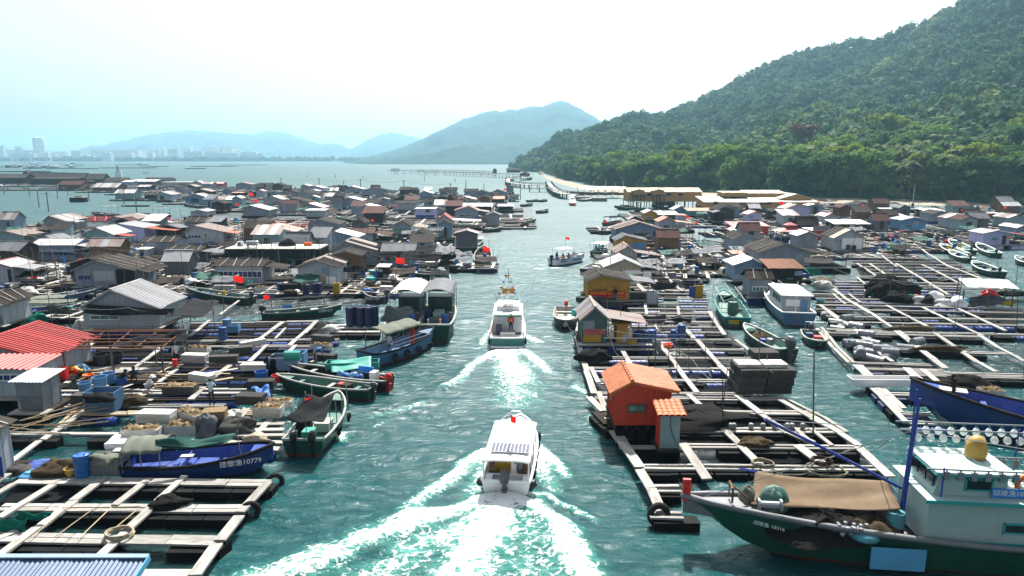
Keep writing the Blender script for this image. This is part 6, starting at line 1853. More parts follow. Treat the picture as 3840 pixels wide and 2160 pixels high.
# all the other rafts, laid out in rows under the huts
def poly_in(p,poly):
 x,y=p;c=False
 for(x1,y1),(x2,y2)in zip(poly,poly[1:]+poly[:1]):
  if(y1>y)!=(y2>y)and x<(x2-x1)*(y-y1)/(y2-y1)+x1:c=not c
 return c
def P2(zone,pts):return[tuple(G(zone,u,v)[:2])for u,v in pts]
LEFT_AREA=P2('P',[(-500,1215),(430,1215),(900,1200),(1120,1140),(1440,1140),(1640,1060),(1790,1010),(1730,960),(1800,890),(1920,860),(1990,850),(2000,800),(2050,770),(1980,735),(1700,722),(1330,712),(1000,706),(700,694),(-300,690),(-500,700)])
LAGOONS=[P2('P',[(-600,712),(120,716),(330,724),(480,740),(640,770),(760,800),(900,812),(1130,800),(1150,818),(900,828),(700,835),(560,828),(300,838),(-600,850)]),P2('P',[(760,1120),(960,1110),(1140,1150),(1100,1200),(500,1218),(300,1200),(760,1150)]),P2('P',[(-300,1115),(330,1115),(330,1180),(-300,1200)])]
RIGHT_AREA=P2('P',[(2240,1100),(2660,1110),(2640,1010),(2620,900),(2640,820),(2560,790),(2380,790),(2350,820),(2320,880),(2300,960),(2260,1030)])
RIGHT_B=P2('P',[(2740,1080),(2900,1100),(3100,980),(3560,960),(3640,930),(4000,930),(4000,800),(3600,770),(3100,765),(2700,770),(2640,790),(2700,830),(2720,900),(2730,1000)])
ITEMS=[]
def auto_rafts(area,seed,sizes,grp):
 r=random.Random(seed)
 xs=[p[0]for p in area];ys=[p[1]for p in area]
 y=min(ys)
 while y<max(ys):
  far=y>130
  D=(5.4 if y<90 else 7.0 if y<130 else 11 if y<200 else 18)
  W=D*1.5
  x=min(xs)+r.uniform(0,W*.4)
  while x<max(xs):
   cx,cyy=x+W/2,y+D/2
   pts=[(cx+sx*W*.42,cyy+sy*D*.42)for sx in(-1,0,1)for sy in(-1,0,1)]
   ok=sum(poly_in(p,area)and not any(poly_in(p,l)for l in LAGOONS)for p in pts)
   vis=abs(cx)<cyy*.80+6
   if ok>=6 and vis and r.random()<.96:
    ph=near_phrase(cx,cyy)
    t=Raft('weathered plank fish raft '+rel_phrase(cx,cyy),(cx,cyy,0),grp)
    t.r.seed(int(cx*91+cyy*7))
    q=t.r
    nb=5 if y<90 else 5 if y<130 else 5 if y<200 else 5
    for i in range(nb):
     yy=cyy-D/2+D*(i+.5)/nb+q.uniform(-.15,.15)
     a,b=Vector((cx-W/2,yy,0)),Vector((cx+W/2,yy+q.uniform(-.2,.2),0))
     m=q.choice(['plank','plank','darkwood'])
     if not far and q.random()<.6:
      k=a.lerp(b,q.uniform(.35,.65));t.beam(a,k,q.uniform(.2,.4),m=m);t.beam(k,b,q.uniform(.2,.4),m=q.choice(['plank','darkwood']))
     else:t.beam(a,b,q.uniform(.25,.45)*(1.5 if far else 1),m=m)
     t.floats_w([a-Vector((0,.05,0)),b-Vector((0,.05,0))],('blackfoam','bluefloat','blackfoam','navy'),2.2 if not far else W/3.2,.25,.7,miss=.15)
    nl=4 if not far else 3
    for i in range(nl):
     xx=cx-W/2+W*(i+.5)/nl+q.uniform(-.4,.4)
     t.beam((xx,cyy-D/2,0),(xx+q.uniform(-.3,.3),cyy+D/2,0),q.uniform(.25,.45)*(1.4 if far else 1),t.z+.06,m='plank')
    for i in range(6 if not far else 2):
     t.pole((cx+q.uniform(-.5,.5)*W,cyy+q.uniform(-.5,.5)*D),q.uniform(2.2,4.2),q.uniform(0,.5),q.choice(['pole','bamboo','pole']))
    for i in range(3 if y<130 else 2):
     a=Vector((cx+q.uniform(-.45,.3)*W,cyy+q.uniform(-.45,.45)*D,0));an=q.uniform(-.5,.5);L=q.uniform(2,4.5)
     t.beam(a,a+Vector((math.cos(an)*L,math.sin(an)*L,0)),q.uniform(.12,.3),t.z+.12,.04,q.choice(['palewood','plank','darkwood']),'loose_board')
    if q.random()<.85:
     me=_UNIT.get('pennet_sheet')
     if me is None:
      rr_=random.Random(2);me=MB().grid(lambda u,v:(u-.5,v-.5,rr_.uniform(-.05,.05)),8,8).data('net','pennet');_UNIT['pennet_sheet']=me
     put('net',me,t.t,(q.uniform(-.1,.1)*W,0,.17),0,(W*q.uniform(.7,.95),D*.9,1))
    ITEMS.append((cx,cyy,W,D,ph))
   x+=W*1.04
  y+=D*1.05
auto_rafts(LEFT_AREA,4,None,'fish rafts left of the channel')
auto_rafts(RIGHT_AREA,5,None,'fish rafts right of the channel')
auto_rafts(RIGHT_B,6,None,'fish rafts by the wooded shore')
for u,v in((1200,920),(1450,910),(1300,990),(1550,1000),(1250,1080),(1500,1090)):q=G('J',u,v);ITEMS.append((q.x,q.y,6,4,''))
# boats under way
def g2(z,a):return G(z,a[0],a[1])
def B_(label,zone,st,bw,ph=None,**k):
 return boat(k.pop('name','boat'),label,k.pop('cat','boat'),g2(zone,st),g2(zone,bw),ph=ph,**k)
def ferry():
 st=G('F',1242,868);r0,r1=G('F',1243,590,1.78),G('F',1318,282,1.78)
 d=(r1-r0);d.z=0;d.normalize()
 t=boat('ferry_boat','white ferry boat with flat white roof and solar panel churning a wide wake','boat',st,st+d*7.7,B=2.35,H=.75,bow=.35,tr=.92,blunt=3.0,hull='hullwhite',inner='hullwhite',rim='white',floor=.2,group=None,ph='white ferry boat',thw=0,boot='black',rimw=.09)
 ra_=(r0-st).dot(d)-3.85;rb_=(r1-st).dot(d)-3.85
 RL,RW=rb_-ra_,2.15
 b=MB()
 b.grid(lambda u,v:(ra_+RL*u,(v-.5)*RW,1.75+.10*(1-(2*v-1)**4)+.0*u),10,12)
 o=b.build('canopy','white',t,True);o.modifiers.new('thick','SOLIDIFY').thickness=.05
 for i in range(4):
  for sg in(-1,1):
   MB().tube([(ra_+.1+(RL-.2)*i/3,sg*RW*.47,.7),(ra_+.1+(RL-.2)*i/3,sg*RW*.47,1.75)],.035,6).build('canopy_post','white',t)
 sp=boxpart('solar_panel','white',t,(ra_+1.2,-.10,1.93),(.95,1.75,.04))
 for i in range(5):
  for j in range(10):
   c=put('solar_cell',unit_box('navy'),sp,(-.5+(i+.5)/5,-.5+(j+.5)/10,.55),0,(.17,.085,.3))
 boxpart('engine_well','white',t,(-3.3,0,.38),(.9,1.9,.06));boxpart('transom_board','white',t,(-2.8,0,.52),(.06,2.05,.35))
 for sg in(-1,1):
  boxpart('side_box','white',t,(-3.25,sg*.85,.55),(.7,.3,.3))
  f=MB().lathe([(.05,-.22),(.17,-.16),(.19,0),(.17,.16),(.05,.22)],10,(0,0,0),'X');f.build('fender','black',t,True,(-3.5,sg*1.18,.62))
 text_obj('海南客船1号',.17,'signblue',t,(-2.835,.45,.56),(math.pi/2,0,-math.pi/2),'lettering')
 outboard(t,-3.98,0.05,.70,'darkgrey',1.15)
 boxpart('crate','yellow',t,(-1.8,.35,.62),(.7,.7,.55));boxpart('bench','brownwood',t,(-1.2,-.6,.5),(2.6,.4,.4));boxpart('bench','brownwood',t,(-1.2,.75,.5),(2.6,.35,.4))
 for k,(x,y)in enumerate(((-1.6,.95),(-2.0,-.95),(-.6,.9))):boxpart('life_jacket',['red','orange','red'][k],t,(x,y,1.2),(.35,.14,.5))
 f=thing('flag','small faded flag on the white ferry roof','flag',(0,0,0));W=t.matrix_basis
 p=W@Vector((ra_+1.7,-.05,1.86));f.location=p
 MB().tube([(0,0,0),(0,0,1.5)],.015,6).build('flagpole','greymetal',f);put('flag_cloth',flag_mesh(False,2),f,(0,0,1.48),-.9,(.34,.34,.5))
 MB().tube([(rb_-.3,-.9,1.8),(rb_+.1,-.2,2.3),(rb_+.1,.2,2.3),(rb_-.3,.9,1.8)],.02,5).build('roof_rail','metal',t)
 for i in range(5):
  tyre((-2.2+i*1.1,-1.16,.45),(math.pi/2,0,0),t,R=.22)
 return t,d
FERRY,FD=ferry()
# teal and white boat ahead of it
def patrol():
 st=G('C',1896,828);d=Vector((.012,1,0)).normalized()
 t=boat('cabin_boat','white and teal cabin boat with bunting on its mast heading up the channel','boat',st,st+d*9.5,B=2.9,H=.85,bow=.5,tr=.95,blunt=3.0,hull='hullteal',inner='hullwhite',rim='white',floor=.3,group=None,ph='bunting boat',thw=0,boot='black')
 b=MB();b.b2(-1.2,2.6,-1.15,1.15,.5,2.05);b.b2(-.2,2.3,-1.0,1.0,2.05,2.55);b.build('cabin','hullwhite',t)
 for sg in(-1,1):
  for i in range(3):boxpart('window','pane',t,(-.6+1.2*i,sg*1.155,1.5),(.8,.02,.5))
 boxpart('awning','tarpgreen',t,(-1.6,0,2.08),(.9,2.3,.06));boxpart('roof','white',t,(.6,0,2.10),(4.2,2.5,.08));boxpart('solar_panel','greyplastic',t,(-.2,0,2.62),(.8,.9,.05))
 boxpart('stern_deck','white',t,(-3.4,0,.5),(2.4,2.5,.06));boxpart('engine_box','greyplastic',t,(-2.6,0,.72),(1.0,1.2,.4));boxpart('stern_step','white',t,(-4.85,0,.25),(.3,2.6,.12));boxpart('control_box','navy',t,(-2.0,.75,.95),(.5,.5,.8))
 for sg in(-1,1):
  MB().tube([(-4.6,sg*1.35,.85),(-4.6,sg*1.35,1.35),(-2.0,sg*1.35,1.35),(-1.4,sg*1.2,1.6)],.03,6).build('hand_rail','metal',t)
  for i in range(6):tyre((-4.0+1.3*i,sg*1.46,.5),(math.pi/2,0,0),t,R=.24)
 for k in range(2):
  b=MB();b.tube([(math.cos(a)*.28,0,math.sin(a)*.28)for a in[2*math.pi*i/14 for i in range(14)]],.07,6,closed=True);o=b.build('lifebuoy','orange',t,True,(-3.4+k*.9,1.40,1.05))
 MB().tube([(1.4,0,2.5),(1.4,0,5.6)],.05,6).build('mast','white',t);boxpart('radar_board','gold',t,(1.4,0,3.55),(.08,1.1,.5))
 MB().bar((1.4,-.7,3.2),(1.4,.7,3.2),.04).build('yard','white',t)
 for sg in(-1,1):MB().tube([(1.4,0,5.3),(.2,sg*1.0,2.7)],.012,4).build('stay','wire',t);MB().tube([(1.4,0,3.6),(.6,sg*.5,2.6)],.04,5).build('mast_leg','white',t)
 cols=['pink','yellow','signblue','green','red','orange','pink','signblue','yellow','green']
 for i in range(10):
  sg=-1 if i%2 else 1;k=(i//2+.6)/5.4
  x,y,z=1.4-1.2*k,sg*1.0*k,5.3-2.6*k
  MB().mesh([(0,0,0),(-.05,.28,-.05),(.02,.08,-.26),(0,0,-.01)],[(0,1,2),(2,1,3)]).build('bunting',cols[i],t,loc=(x,y,z))
 return t
PATROL=patrol()
def passenger():
 t=B_('blue and white open passenger boat full of people in orange vests','C',(2232,196),(2478,158),'passenger boat',B=2.0,H=.85,bow=.45,tr=.8,hull='hullwhite',inner='hullwhite',rim='deckblue',floor=.25,group=None,thw=4,boot='hullblue',motor='black',name='passenger_boat')
 L=t['L']
 boxpart('hull_stripe','deckblue',t,(-.4,-.93,.62),(L*.62,.04,.16));boxpart('hull_stripe','deckblue',t,(-.4,.93,.62),(L*.62,.04,.16))
 o=MB().grid(lambda u,v:(-L*.35+L*.35*u,(v-.5)*1.9,2.3+.06*math.sin(v*3.14)),4,6).build('canopy','white',t,True);o.modifiers.new('thick','SOLIDIFY').thickness=.03
 for x in(-L*.34,-.05):
  for sg in(-1,1):MB().tube([(x,sg*.9,.8),(x,sg*.92,2.3)],.025,6).build('canopy_post','metal',t)
 for sg in(-1,1):MB().tube([(-.05,sg*.92,2.0),(L*.25,sg*.9,2.2),(L*.34,sg*.6,1.2)],.025,6).build('hand_rail','metal',t)
 p=t.matrix_basis@Vector((-L*.1,0,2.3));flag(p,p.z,1.6,.55,'small red flag above the passenger boat canopy',group=None)
 return t
PASS=passenger()
B_('little red passenger boat coming down the far channel','I',(2310,548),(2306,500),'little red boat',B=2.2,H=.8,hull='red',inner='white',rim='white',group=None,name='passenger_boat',thw=2)
o=bpy.data.objects['passenger_boat.001'];canopy(o,-2.6,1.0,2.0,2.4,'white',.1)
# big green fishing trawler, lower right
def trawler():
 bowp=G('E',130,1020,1.2);bowp=G('E',225,1200)
 Yb=bowp.y
 d=Vector((1,-.10,0)).normalized()
 L,B,H=18.0,3.1,1.22
 stern=bowp+d*(L*.93)
 t=boat('fishing_trawler','big dark green fishing trawler with pale wheelhouse, lamp racks and tan awning','boat',stern,stern-d*L,B=B,H=H,bow=.62,rake=.16,tr=.8,blunt=2.2,hull='hullgreen',inner='greyplastic',rim='greyplastic',floor=.62,group=None,ph='green trawler',thw=0,boot='bootred',rimw=.16,L=L)
 top=hull_fn(L,B,H,.62,.16,.8,2.2)
 M=t.matrix_basis.copy();Mi=M.inverted()
 ns=1 if(Mi@Vector((bowp.x+8,bowp.y-3,0))).y>0 else-1
 t['ns']=ns
 def bx(u,v):return(Mi@AT('E',u,v,Yb-.4)).x
 x_f,x_b=bx(1690,950),-L/2+1.2
 y0=B*.38
 zd=H*.9
 z1=max(AT('E',1950,945,Yb-2.6).z,zd+1.4);z2=z1+.95
 b=MB();b.b2(x_b,x_f,-y0,y0,zd,z1);b.build('deckhouse','cabinwhite',t)
 boxpart('deckhouse_roof','cabinwhite',t,((x_f+x_b)/2-.05,0,z1+.05),(x_f-x_b+.5,2*y0+.5,.09))
 boxpart('rub_strip','cabintrim',t,((x_f+x_b)/2,ns*(y0+.02),zd+.12),(x_f-x_b,.05,.16));boxpart('roof_trim','cabintrim',t,((x_f+x_b)/2,ns*(y0+.27),z1+.04),(x_f-x_b+.5,.04,.12))
 w0,w1=x_f-2.7,x_f-.2
 b=MB();b.mesh([(w0,-y0*.8,z1+.09),(w1,-y0*.8,z1+.09),(w1,y0*.8,z1+.09),(w0,y0*.8,z1+.09),(w0,-y0*.8,z2),(w1-.25,-y0*.8,z2),(w1-.25,y0*.8,z2),(w0,y0*.8,z2)],[(0,1,5,4),(1,2,6,5),(2,3,7,6),(3,0,4,7),(4,5,6,7)]);b.build('wheelhouse','cabinwhite',t)
 boxpart('wheelhouse_roof','cabinwhite',t,((w0+w1)/2-.1,0,z2+.05),(w1-w0+.3,1.6*y0+.4,.08));boxpart('roof_edge','cabintrim',t,((w0+w1)/2-.1,0,z2-.02),(w1-w0+.34,1.6*y0+.44,.05))
 def sidewin(xa,xb,za,zb,y):
  f=MB();e=.06;yy=ns*y
  for q in((xa,xb,zb-e,zb),(xa,xb,za,za+e),(xa,xa+e,za,zb),(xb-e,xb,za,zb)):f.b2(q[0],q[1],yy-.03,yy+.03,q[2],q[3])
  f=f.build('window','cabintrim',t);boxpart('pane','pane',f,((xa+xb)/2,yy,(za+zb)/2),(xb-xa-.04,.03,zb-za-.04))
 sidewin(w0+.5,w0+1.45,z1+.30,z1+.78,y0*.8+.02)
 f=MB();
 for k in range(3):boxpart('window','pane',t,(w1-.05,(-.9+.9*k)*y0*.55,z1+.55),(.06,y0*.4,.4))
 for k in range(4):sidewin(x_f-2.6-1.55*k-.85,x_f-2.6-1.55*k,zd+.60,zd+1.0,y0+.02)
 boxpart('door','cabinwhite',t,(x_f-8.6,ns*(y0+.04),zd+.9),(.9,.05,1.5))
 boxpart('name_board','signblue',t,(w0-.2,ns*(y0*.8+.06),z1+.28),(1.5,.05,.34));text_obj('琼陵渔10316',.26,'white',t,(w0-.2,ns*(y0*.8+.095),z1+.28),(math.pi/2,0,math.pi if ns>0 else 0),'lettering')
 boxpart('hull_plate','skyblue',t,(bx(1450,1280),ns*(B*.5+.02),H*.55),(1.9,.05,.85))
 x,w,z=top(.90)
 hx=top(.88)[0]
 o=text_obj('琼陵渔 10316',.20,'white',t,(hx-.2,ns*(top(.86)[1]*.99+.02),top(.88)[2]*.78),(math.pi/2-.12*1,0,(math.pi if ns>0 else 0)),'lettering')
 o.rotation_euler=(math.pi/2,0,(math.pi if ns>0 else 0)+ns*(-.42))
 mx=x_f+.35
 zt=AT('E',1620,60,Yb).z
 MB().tube([(mx,0,zd),(mx-.1,0,zt*.72),(mx-.2,0,zt)],[.10,.085,.04],10).build('mast','mastblue',t)
 MB().tube([(mx,.1,zt*.75),(mx,.1,zt*1.06)],.03,6).build('antenna','mastblue',t)
 MB().tube([(mx+.1,0,zd+1.6),(mx+3.2,.2,zd+3.2),(mx+5.4,.4,zd+4.3)],.06,8).build('derrick','mastblue',t)
 for e in((L*.46,0,top(.97)[2]),(-L*.4,0,z1+1),(mx+5.2,.4,zd+4.3),(mx-3,1.2,z2)):
  MB().tube([(mx-.1,0,zt*.8),e],.018,4).build('stay','wire',t)
 for row,(yy,zz)in enumerate(((y0*.95,z1+1.15),(-y0*.95,z1+1.75),(-y0*.4,z1+1.0),(-y0*1.3,z1+1.9))):
  yy*=ns
  MB().tube([(x_b,yy,zz),(x_f+.2,yy,zz)],.03,6).build('lamp_rail','greymetal',t)
  n=16
  for i in range(n):
   xx=x_f-.5-(x_f-x_b-.8)*i/n
   if xx>w0 and row==0 and False:continue
   k=('bulb',row%2)
   if k not in _UNIT:
    q=MB();q.lathe([(.03,.0),(.05,-.05),(.05,-.13)],8,m=1)
    q.lathe([(.04,-.13),(.10,-.20),(.14,-.30),(.12,-.40),(.05,-.46),(.01,-.47)],10)
    if row%2==0:
     q=MB();q.b2(-.09,.09,-.06,.06,-.36,-.06,1);q.b2(-.07,.07,-.075,-.06,-.33,-.1,0);q.b2(-.02,.02,-.02,.02,-.06,0,1)
    _UNIT[k]=q.data('lamp',['glassbulb','hullteal']if row%2 else['hullteal','greymetal'])
   put('lamp',_UNIT[k],t,(xx,yy,zz-.02))
 for xx in(x_f-.4,(x_f+x_b)/2,x_b+.3):
  for sg in(-1,1):MB().tube([(xx,sg*y0*.95,z1),(xx,sg*y0*.95,z1+(1.9 if sg!=ns else 1.2))],.03,6).build('rack_post','mastblue',t)
 for zz in(.45,.85):MB().tube([(x_b,ns*y0*1.02,z1+zz),(w0-1.4,ns*y0*1.02,z1+zz)],.02,5).build('railing','white',t)
 MB().lathe([(.34,0),(.36,.12),(.35,.45),(.28,.70),(.14,.83),(.03,.85)],16).build('satellite_dome','gold',t,True,(w0+.5,-.3*ns,z2+.1))
 for k in range(2):
  b=MB();b.tube([(math.cos(a)*.36,0,math.sin(a)*.36)for a in[2*math.pi*i/16 for i in range(16)]],.09,8,closed=True);b.build('lifebuoy','orange',t,True,(w0-.75-1.2*k,ns*(y0*.7-.9*k),z1+.55+.5*k))
 boxpart('stern_tent','black',t,(w0-3.6,0,z1+.5),(3.6,2*y0*.95,.8))
 cl=MB();cl.grid(lambda u,v:(w0-5.3+3.9*u,(v-.5)*2*y0*1.05,z1+.98+.18*math.sin(v*3.14)+.03*math.sin(u*11)),12,8);cl.build('tent_roof','tarpgrey',t,True)
 x,w,z=top(.92)
 b=MB();b.tube([(x+.1,-.3,z+.1),(x+.1,-.3,z+.7),(x+.1,.3,z+.7),(x+.1,.3,z+.1)],.045,6);b.bar((x+.1,0,z+.7),(x-.7,0,z+.05),.06);b.build('windlass_frame','rustmetal',t)
 MB().lathe([(.24,-.45),(.24,-.37),(.14,-.35),(.14,.35),(.24,.37),(.24,.45)],12,(x-1.3,ns*.3,z+.1),'X').build('winch_drum','greymetal',t)
 pile('buoy_bag',None,None,(x-.6,-.35*ns,z-.1),.33,.33,.6,'tarpolive',4,parent=t);pile('tarp_bundle',None,None,(x-1.6,-.2*ns,z-.25),.55,.5,.8,'deckgreen',6,parent=t)
 boxpart('stem_post','red',t,(L/2-.15,0,top(1)[2]+.25),(.3,.14,.9))
 nx=bx(850,1050)
 n=pile('net_heap',None,None,(nx-.9,ns*.55,H*.8),1.9,.95,.9,'net',13,parent=t,rough=.5,n=26)
 bb=MB()
 r=random.Random(3)
 for i in range(40):
  a,q=r.uniform(-.9,.9),r.uniform(.2,1.0)
  bb.lathe([(.02,-.07),(.07,-.05),(.09,0),(.07,.05),(.02,.07)],6,(-.8+r.uniform(-.6,.6),ns*(.45+r.uniform(-.1,.35)),.35+.35*q))
 bb.build('net_floats','greyplastic',n)['kind']='stuff'
 pile('net_heap',None,None,(bx(1370,1110),ns*.5,H*.7),1.1,.7,.8,'brownnet',17,parent=t,rough=.5)
 MB().lathe([(.5,0),(.55,.06),(.5,.22),(.3,.28),(.05,.29)],14).build('rope_tub','cyanpaint',t,True,(bx(1260,1165),ns*1.05,H*.98))
 for k in range(4):barrel((bx(1500+35*(k%2),1050),-.6+.35*k,H*.8),['navy','bluebarrel','darkgrey','cyanpaint'][k],parent=t,sc=1.1)
 return t
TRAWLER=trawler()
def trawler_awning():
 Y0=TRAWLER.location.y
 c=[AT('E',545,670,Y0+2.2),AT('E',1540,725,Y0+1.6),AT('E',1650,945,Y0-.4),AT('E',515,910,Y0+.4)]
 cloth('awning','tan canvas awning stretched over the green trawler foredeck','awning',c,'tarptan',.25,.035,18,12,3)
 wire([AT('E',430,640,Y0),AT('E',560,660,Y0)],.05,'mastblue','blue spar holding the front of the tan awning',0,'spar','spar')
trawler_awning()
# blue wooden boat at the right edge
def blue_boat():
 a=G('E',2050,350);d=Vector((1,-.52,0)).normalized()
 L=13.0;st=a+d*(L*.86)+Vector((0,1.1,0))
 t=boat('wooden_boat','big blue wooden boat with raised worn prow at the right edge','boat',st,st-d*L,B=3.6,H=1.05,bow=1.3,rake=.16,tr=.8,blunt=2.2,hull='hullblue',inner='deckblue',rim='darkwood',floor=.25,group=None,ph='blue wooden boat',thw=3,rimw=.13,L=L)
 top=hull_fn(L,3.6,1.05,1.3,.16,.8,2.2)
 x,w,z=top(.93);boxpart('prow_deck','cream',t,(x-.7,0,z-.1),(1.8,w*1.2,.06))
 for y in(-.4,.4):MB().tube([(x-.9,y,z-.2),(x-.9,y,z+.7)],.09,8).build('mooring_post','darkwood',t)
 b=MB();b.tube([(0,0,0),(-.6,.3,.25),(-1.2,-.1,.1),(-1.6,.4,.3),(-2.2,0,.05)],.06,6);b.build('rope','rope',t,loc=(1.0,0,.9))
 return t
blue_boat()
# blue open boat on the left, name on its bow
def blue_skiff():
 a,b=G('A',985,690),G('A',2080,640)
 t=boat('open_boat','open blue boat with panelled deck and white number on its bow beside the plank raft','boat',a,b,B=2.3,H=.75,bow=.75,rake=.06,tr=.85,blunt=2.6,hull='hullblue',inner='deckblue',rim='rubber',floor=.35,group=None,ph='open blue boat',thw=0,hatch=3,boot='black',rimw=.12)
 L=t['L'];top=hull_fn(L,2.3,.75,.75,.06,.85,2.6)
 o=text_obj('琼黎渔10779',.34,'white',t,(L*.30,-(top(.80)[1]+.03),.80),(math.pi/2,0,.26),'lettering')
 boxpart('bulkhead','deckblue',t,(-L*.12,0,.5),(.08,2.0,.4));boxpart('board','cream',t,(-L*.12,.3,.75),(.6,.3,.04))
 c=canopy(t,-L*.49,-L*.22,2.1,1.55,'tarpolive',.35,True,.12)
 return t
BS=blue_skiff()
cloth('awning','long green tarpaulin stretched from the open blue boat to the foam blocks','awning',[G('A',1170,425,2.1),G('A',1780,372,2.0),G('A',1700,440,1.9),G('A',1170,472,1.9)],'tarpgreen',.3,.06,16,6,5)
# black-canopied boat, stern towards us
def black_canopy_boat():
 a,b=G('A',2290,545),G('A',2560,195)
 t=boat('work_boat','green work boat with drooping black canopy, red flag and two raised motors','boat',a,b,B=2.35,H=.8,bow=.5,tr=.9,hull='hullgreen',inner='deckgreen',rim='rimpale',group=None,ph='black-canopied boat',thw=1)
 L=t['L']
 for y in(-.5,.45):outboard(t,-L/2-.02,y,.72,'black',1.0)
 for i in range(4):
  for sg in(-1,1):MB().tube([(-L*.28+i*L*.17,sg*1.05,.7),(-L*.28+i*L*.17,sg*1.0,2.15)],.03,6).build('canopy_post','greymetal',t)
 boxpart('fuel_tank','turquoise',t,(-L*.3,.1,.7),(.7,.6,.4));boxpart('engine_box','cream',t,(-L*.1,-.3,.65),(.9,.8,.5));pile('net_heap',None,None,(-L*.2,.6,.5),.5,.4,.8,'net',21,parent=t)
 for i in range(2):tyre((-1.0+2*i,-1.22,.45),(math.pi/2,0,0),t,R=.26)
 f=flag(t.matrix_basis@Vector((-L*.36,.1,0)),.8,2.0,.6,'red flag at the stern of the black-canopied boat',0.6,3,group='red flags on poles')
black_canopy_boat()
cloth('canopy','sagging black shade cloth over the two-motor work boat','canopy',[G('A',2305,75,2.9),G('A',2525,85,2.7),G('A',2440,285,2.1),G('A',2160,270,2.1)],'shadecloth',.25,.06,14,12,9)
# two tall green boats by the channel
def tall_boat(us,label,white,ph):
 a=G('C',us,775);d=Vector((.02 if white else-.01,1,0)).normalized()
 t=boat('fishing_boat',label,'boat',a,a+d*9.5,B=2.95,H=1.35,bow=.35,tr=.88,blunt=2.8,hull='hullgreen',inner='deckgreen',rim='rimpale',floor=.6,group='pair of green fishing boats',ph=ph,thw=0,rimw=.13)
 canopy(t,-2.0,3.6,2.7,3.55,'white' if white else 'tarpgrey',.4,True,.03)
 boxpart('deckhouse','hullgreen',t,(2.2,0,1.9),(2.4,2.2,1.6));boxpart('window','pane',t,(.98,0,2.2),(.04,1.4,.5))
 boxpart('deck_box','cabinwhite',t,(-.4,0,1.45),(1.4,.9,.5));boxpart('engine_hatch','deckgreen',t,(-1.8,.2,1.2),(1.0,1.2,.35))
 for i,(x,y,m)in enumerate(((-.9,.9,'navy'),(-.2,1.0,'navy'),(-2.8,-.75,'bluebarrel'),(-1.9,-1.0,'darkgrey'))):barrel((x,y,1.0),m,parent=t,sc=1.05)
 boxpart('bucket','red',t,(-3.0,-.35,1.4),(.3,.3,.5))
 for sg in(-1,1):MB().tube([(-4.4,sg*.5,1.2),(-4.4,sg*.5,1.9)],.07,6).build('bollard','rimpale',t)
 return t
tall_boat(1085,'left of two tall green fishing boats, white canopy top and torn grey sheet below it',True,'white-canopied green boat')
tall_boat(1345,'right of two tall green fishing boats, silver-grey canopy and open green hold',False,'grey-canopied green boat')
cloth('tarpaulin','torn grey sheet hanging off the white-canopied green boat','tarpaulin',[G('C',985,505,3.2),G('C',1180,500,3.2),G('C',1130,620,1.9),G('C',930,600,1.9)],'tarpgrey',.4,.12,12,10,15)
# small boats at the left raft edge
def tarp_boat():
 t=B_('blue boat with olive tarpaulin hood where a man in white stands','C',(830,955),(1085,870),'olive-hooded boat',B=2.5,H=.95,bow=.5,hull='hullsteel',inner='hullsteel',rim='rubber',group=None,thw=1,name='hooded_boat',L=7.5)
 canopy(t,-2.8,1.0,2.3,2.35,'tarpolive',.35,True,.1)
 for i in range(4):tyre((-2+i*1.3,-1.28,.5),(math.pi/2,0,0),t,R=.28)
 for zz in(1.3,1.6):MB().tube([(-2.4,-1.2,zz),(2.2,-1.15,zz+.1)],.02,5).build('hand_rail','metal',t)
 boxpart('red_ladder','red',t,(.6,-.6,1.5),(.06,.4,1.4))
tarp_boat()
t=B_('long black skiff with blue bundles and raised red-tipped motors','C',(1010,1125),(235,1030),'long black skiff',B=1.7,H=.65,bow=.45,hull='black',inner='darkwood',rim='rimpale',group=None,name='skiff',thw=4)
outboard(t,-t['L']/2-.1,.3,.6,'red',.9);outboard(t,-t['L']/2+.1,-.4,.5,'darkgrey',.8)
for k in range(4):pile('blue_bundle',None,None,(-t['L']*.22+.5*k,.1-.2*(k%2),.45),.38,.3,.38,'lightblue' if k%2 else 'tarpblue',30+k,parent=t)
boxpart('name_board','signblue',t,(-t['L']*.25,-.5,1.0),(1.2,.05,.4));boxpart('white_box','white',t,(-t['L']*.36,0,.8),(.4,.6,.6))
t=B_('narrow green skiff with net hanging along its inside beside the black skiff','C',(880,1200),(160,1120),'narrow green skiff',B=1.6,H=.7,bow=.4,hull='hullgreen',inner='deckgreen',rim='rimpale',group=None,name='skiff',thw=3)
boxpart('red_box','red',t,(-t['L']*.2,0,.75),(.5,.4,.2));boxpart('tub','darkwood',t,(-t['L']*.26,.2,.7),(.6,.5,.4));outboard(t,-t['L']/2-.1,0,.6,'darkgrey',.8)
# side channel boats (right)
def cage_boat():
 a,b=G('D',1335,665),G('D',1225,470)
 t=boat('hooped_boat','turquoise boat with bare canopy hoops and yellow name plate in the side channel','boat',a,b,B=2.6,H=.85,bow=.6,tr=.88,hull='hullteal',inner='deckgreen',rim='turquoise',group=None,ph='hooped turquoise boat',thw=1)
 L=t['L']
 for i in range(6):
  x=-L*.30+i*L*.14
  MB().tube([(x,-1.2,.8),(x,-1.1,1.9),(x,0,2.35),(x,1.1,1.9),(x,1.2,.8)],.03,6).build('hoop','cabinwhite',t)
 for y in(-1.0,0,1.0):MB().tube([(-L*.30,y,2.32-abs(y)*.38),(L*.40,y,2.32-abs(y)*.38)],.025,5).build('hoop_rail','cabinwhite',t)
 boxpart('name_plate','yellow',t,(-L/2-.04,.15,.55),(.03,1.2,.35));barrel((-L*.2,0,.45),'deckgreen',parent=t,sc=1.6,sz=1.4);pile('gear_heap',None,None,(0,-.4,.4),.7,.6,.8,'greymetal',40,parent=t);outboard(t,-L/2-.1,-.3,.2,'black',.8)
cage_boat()
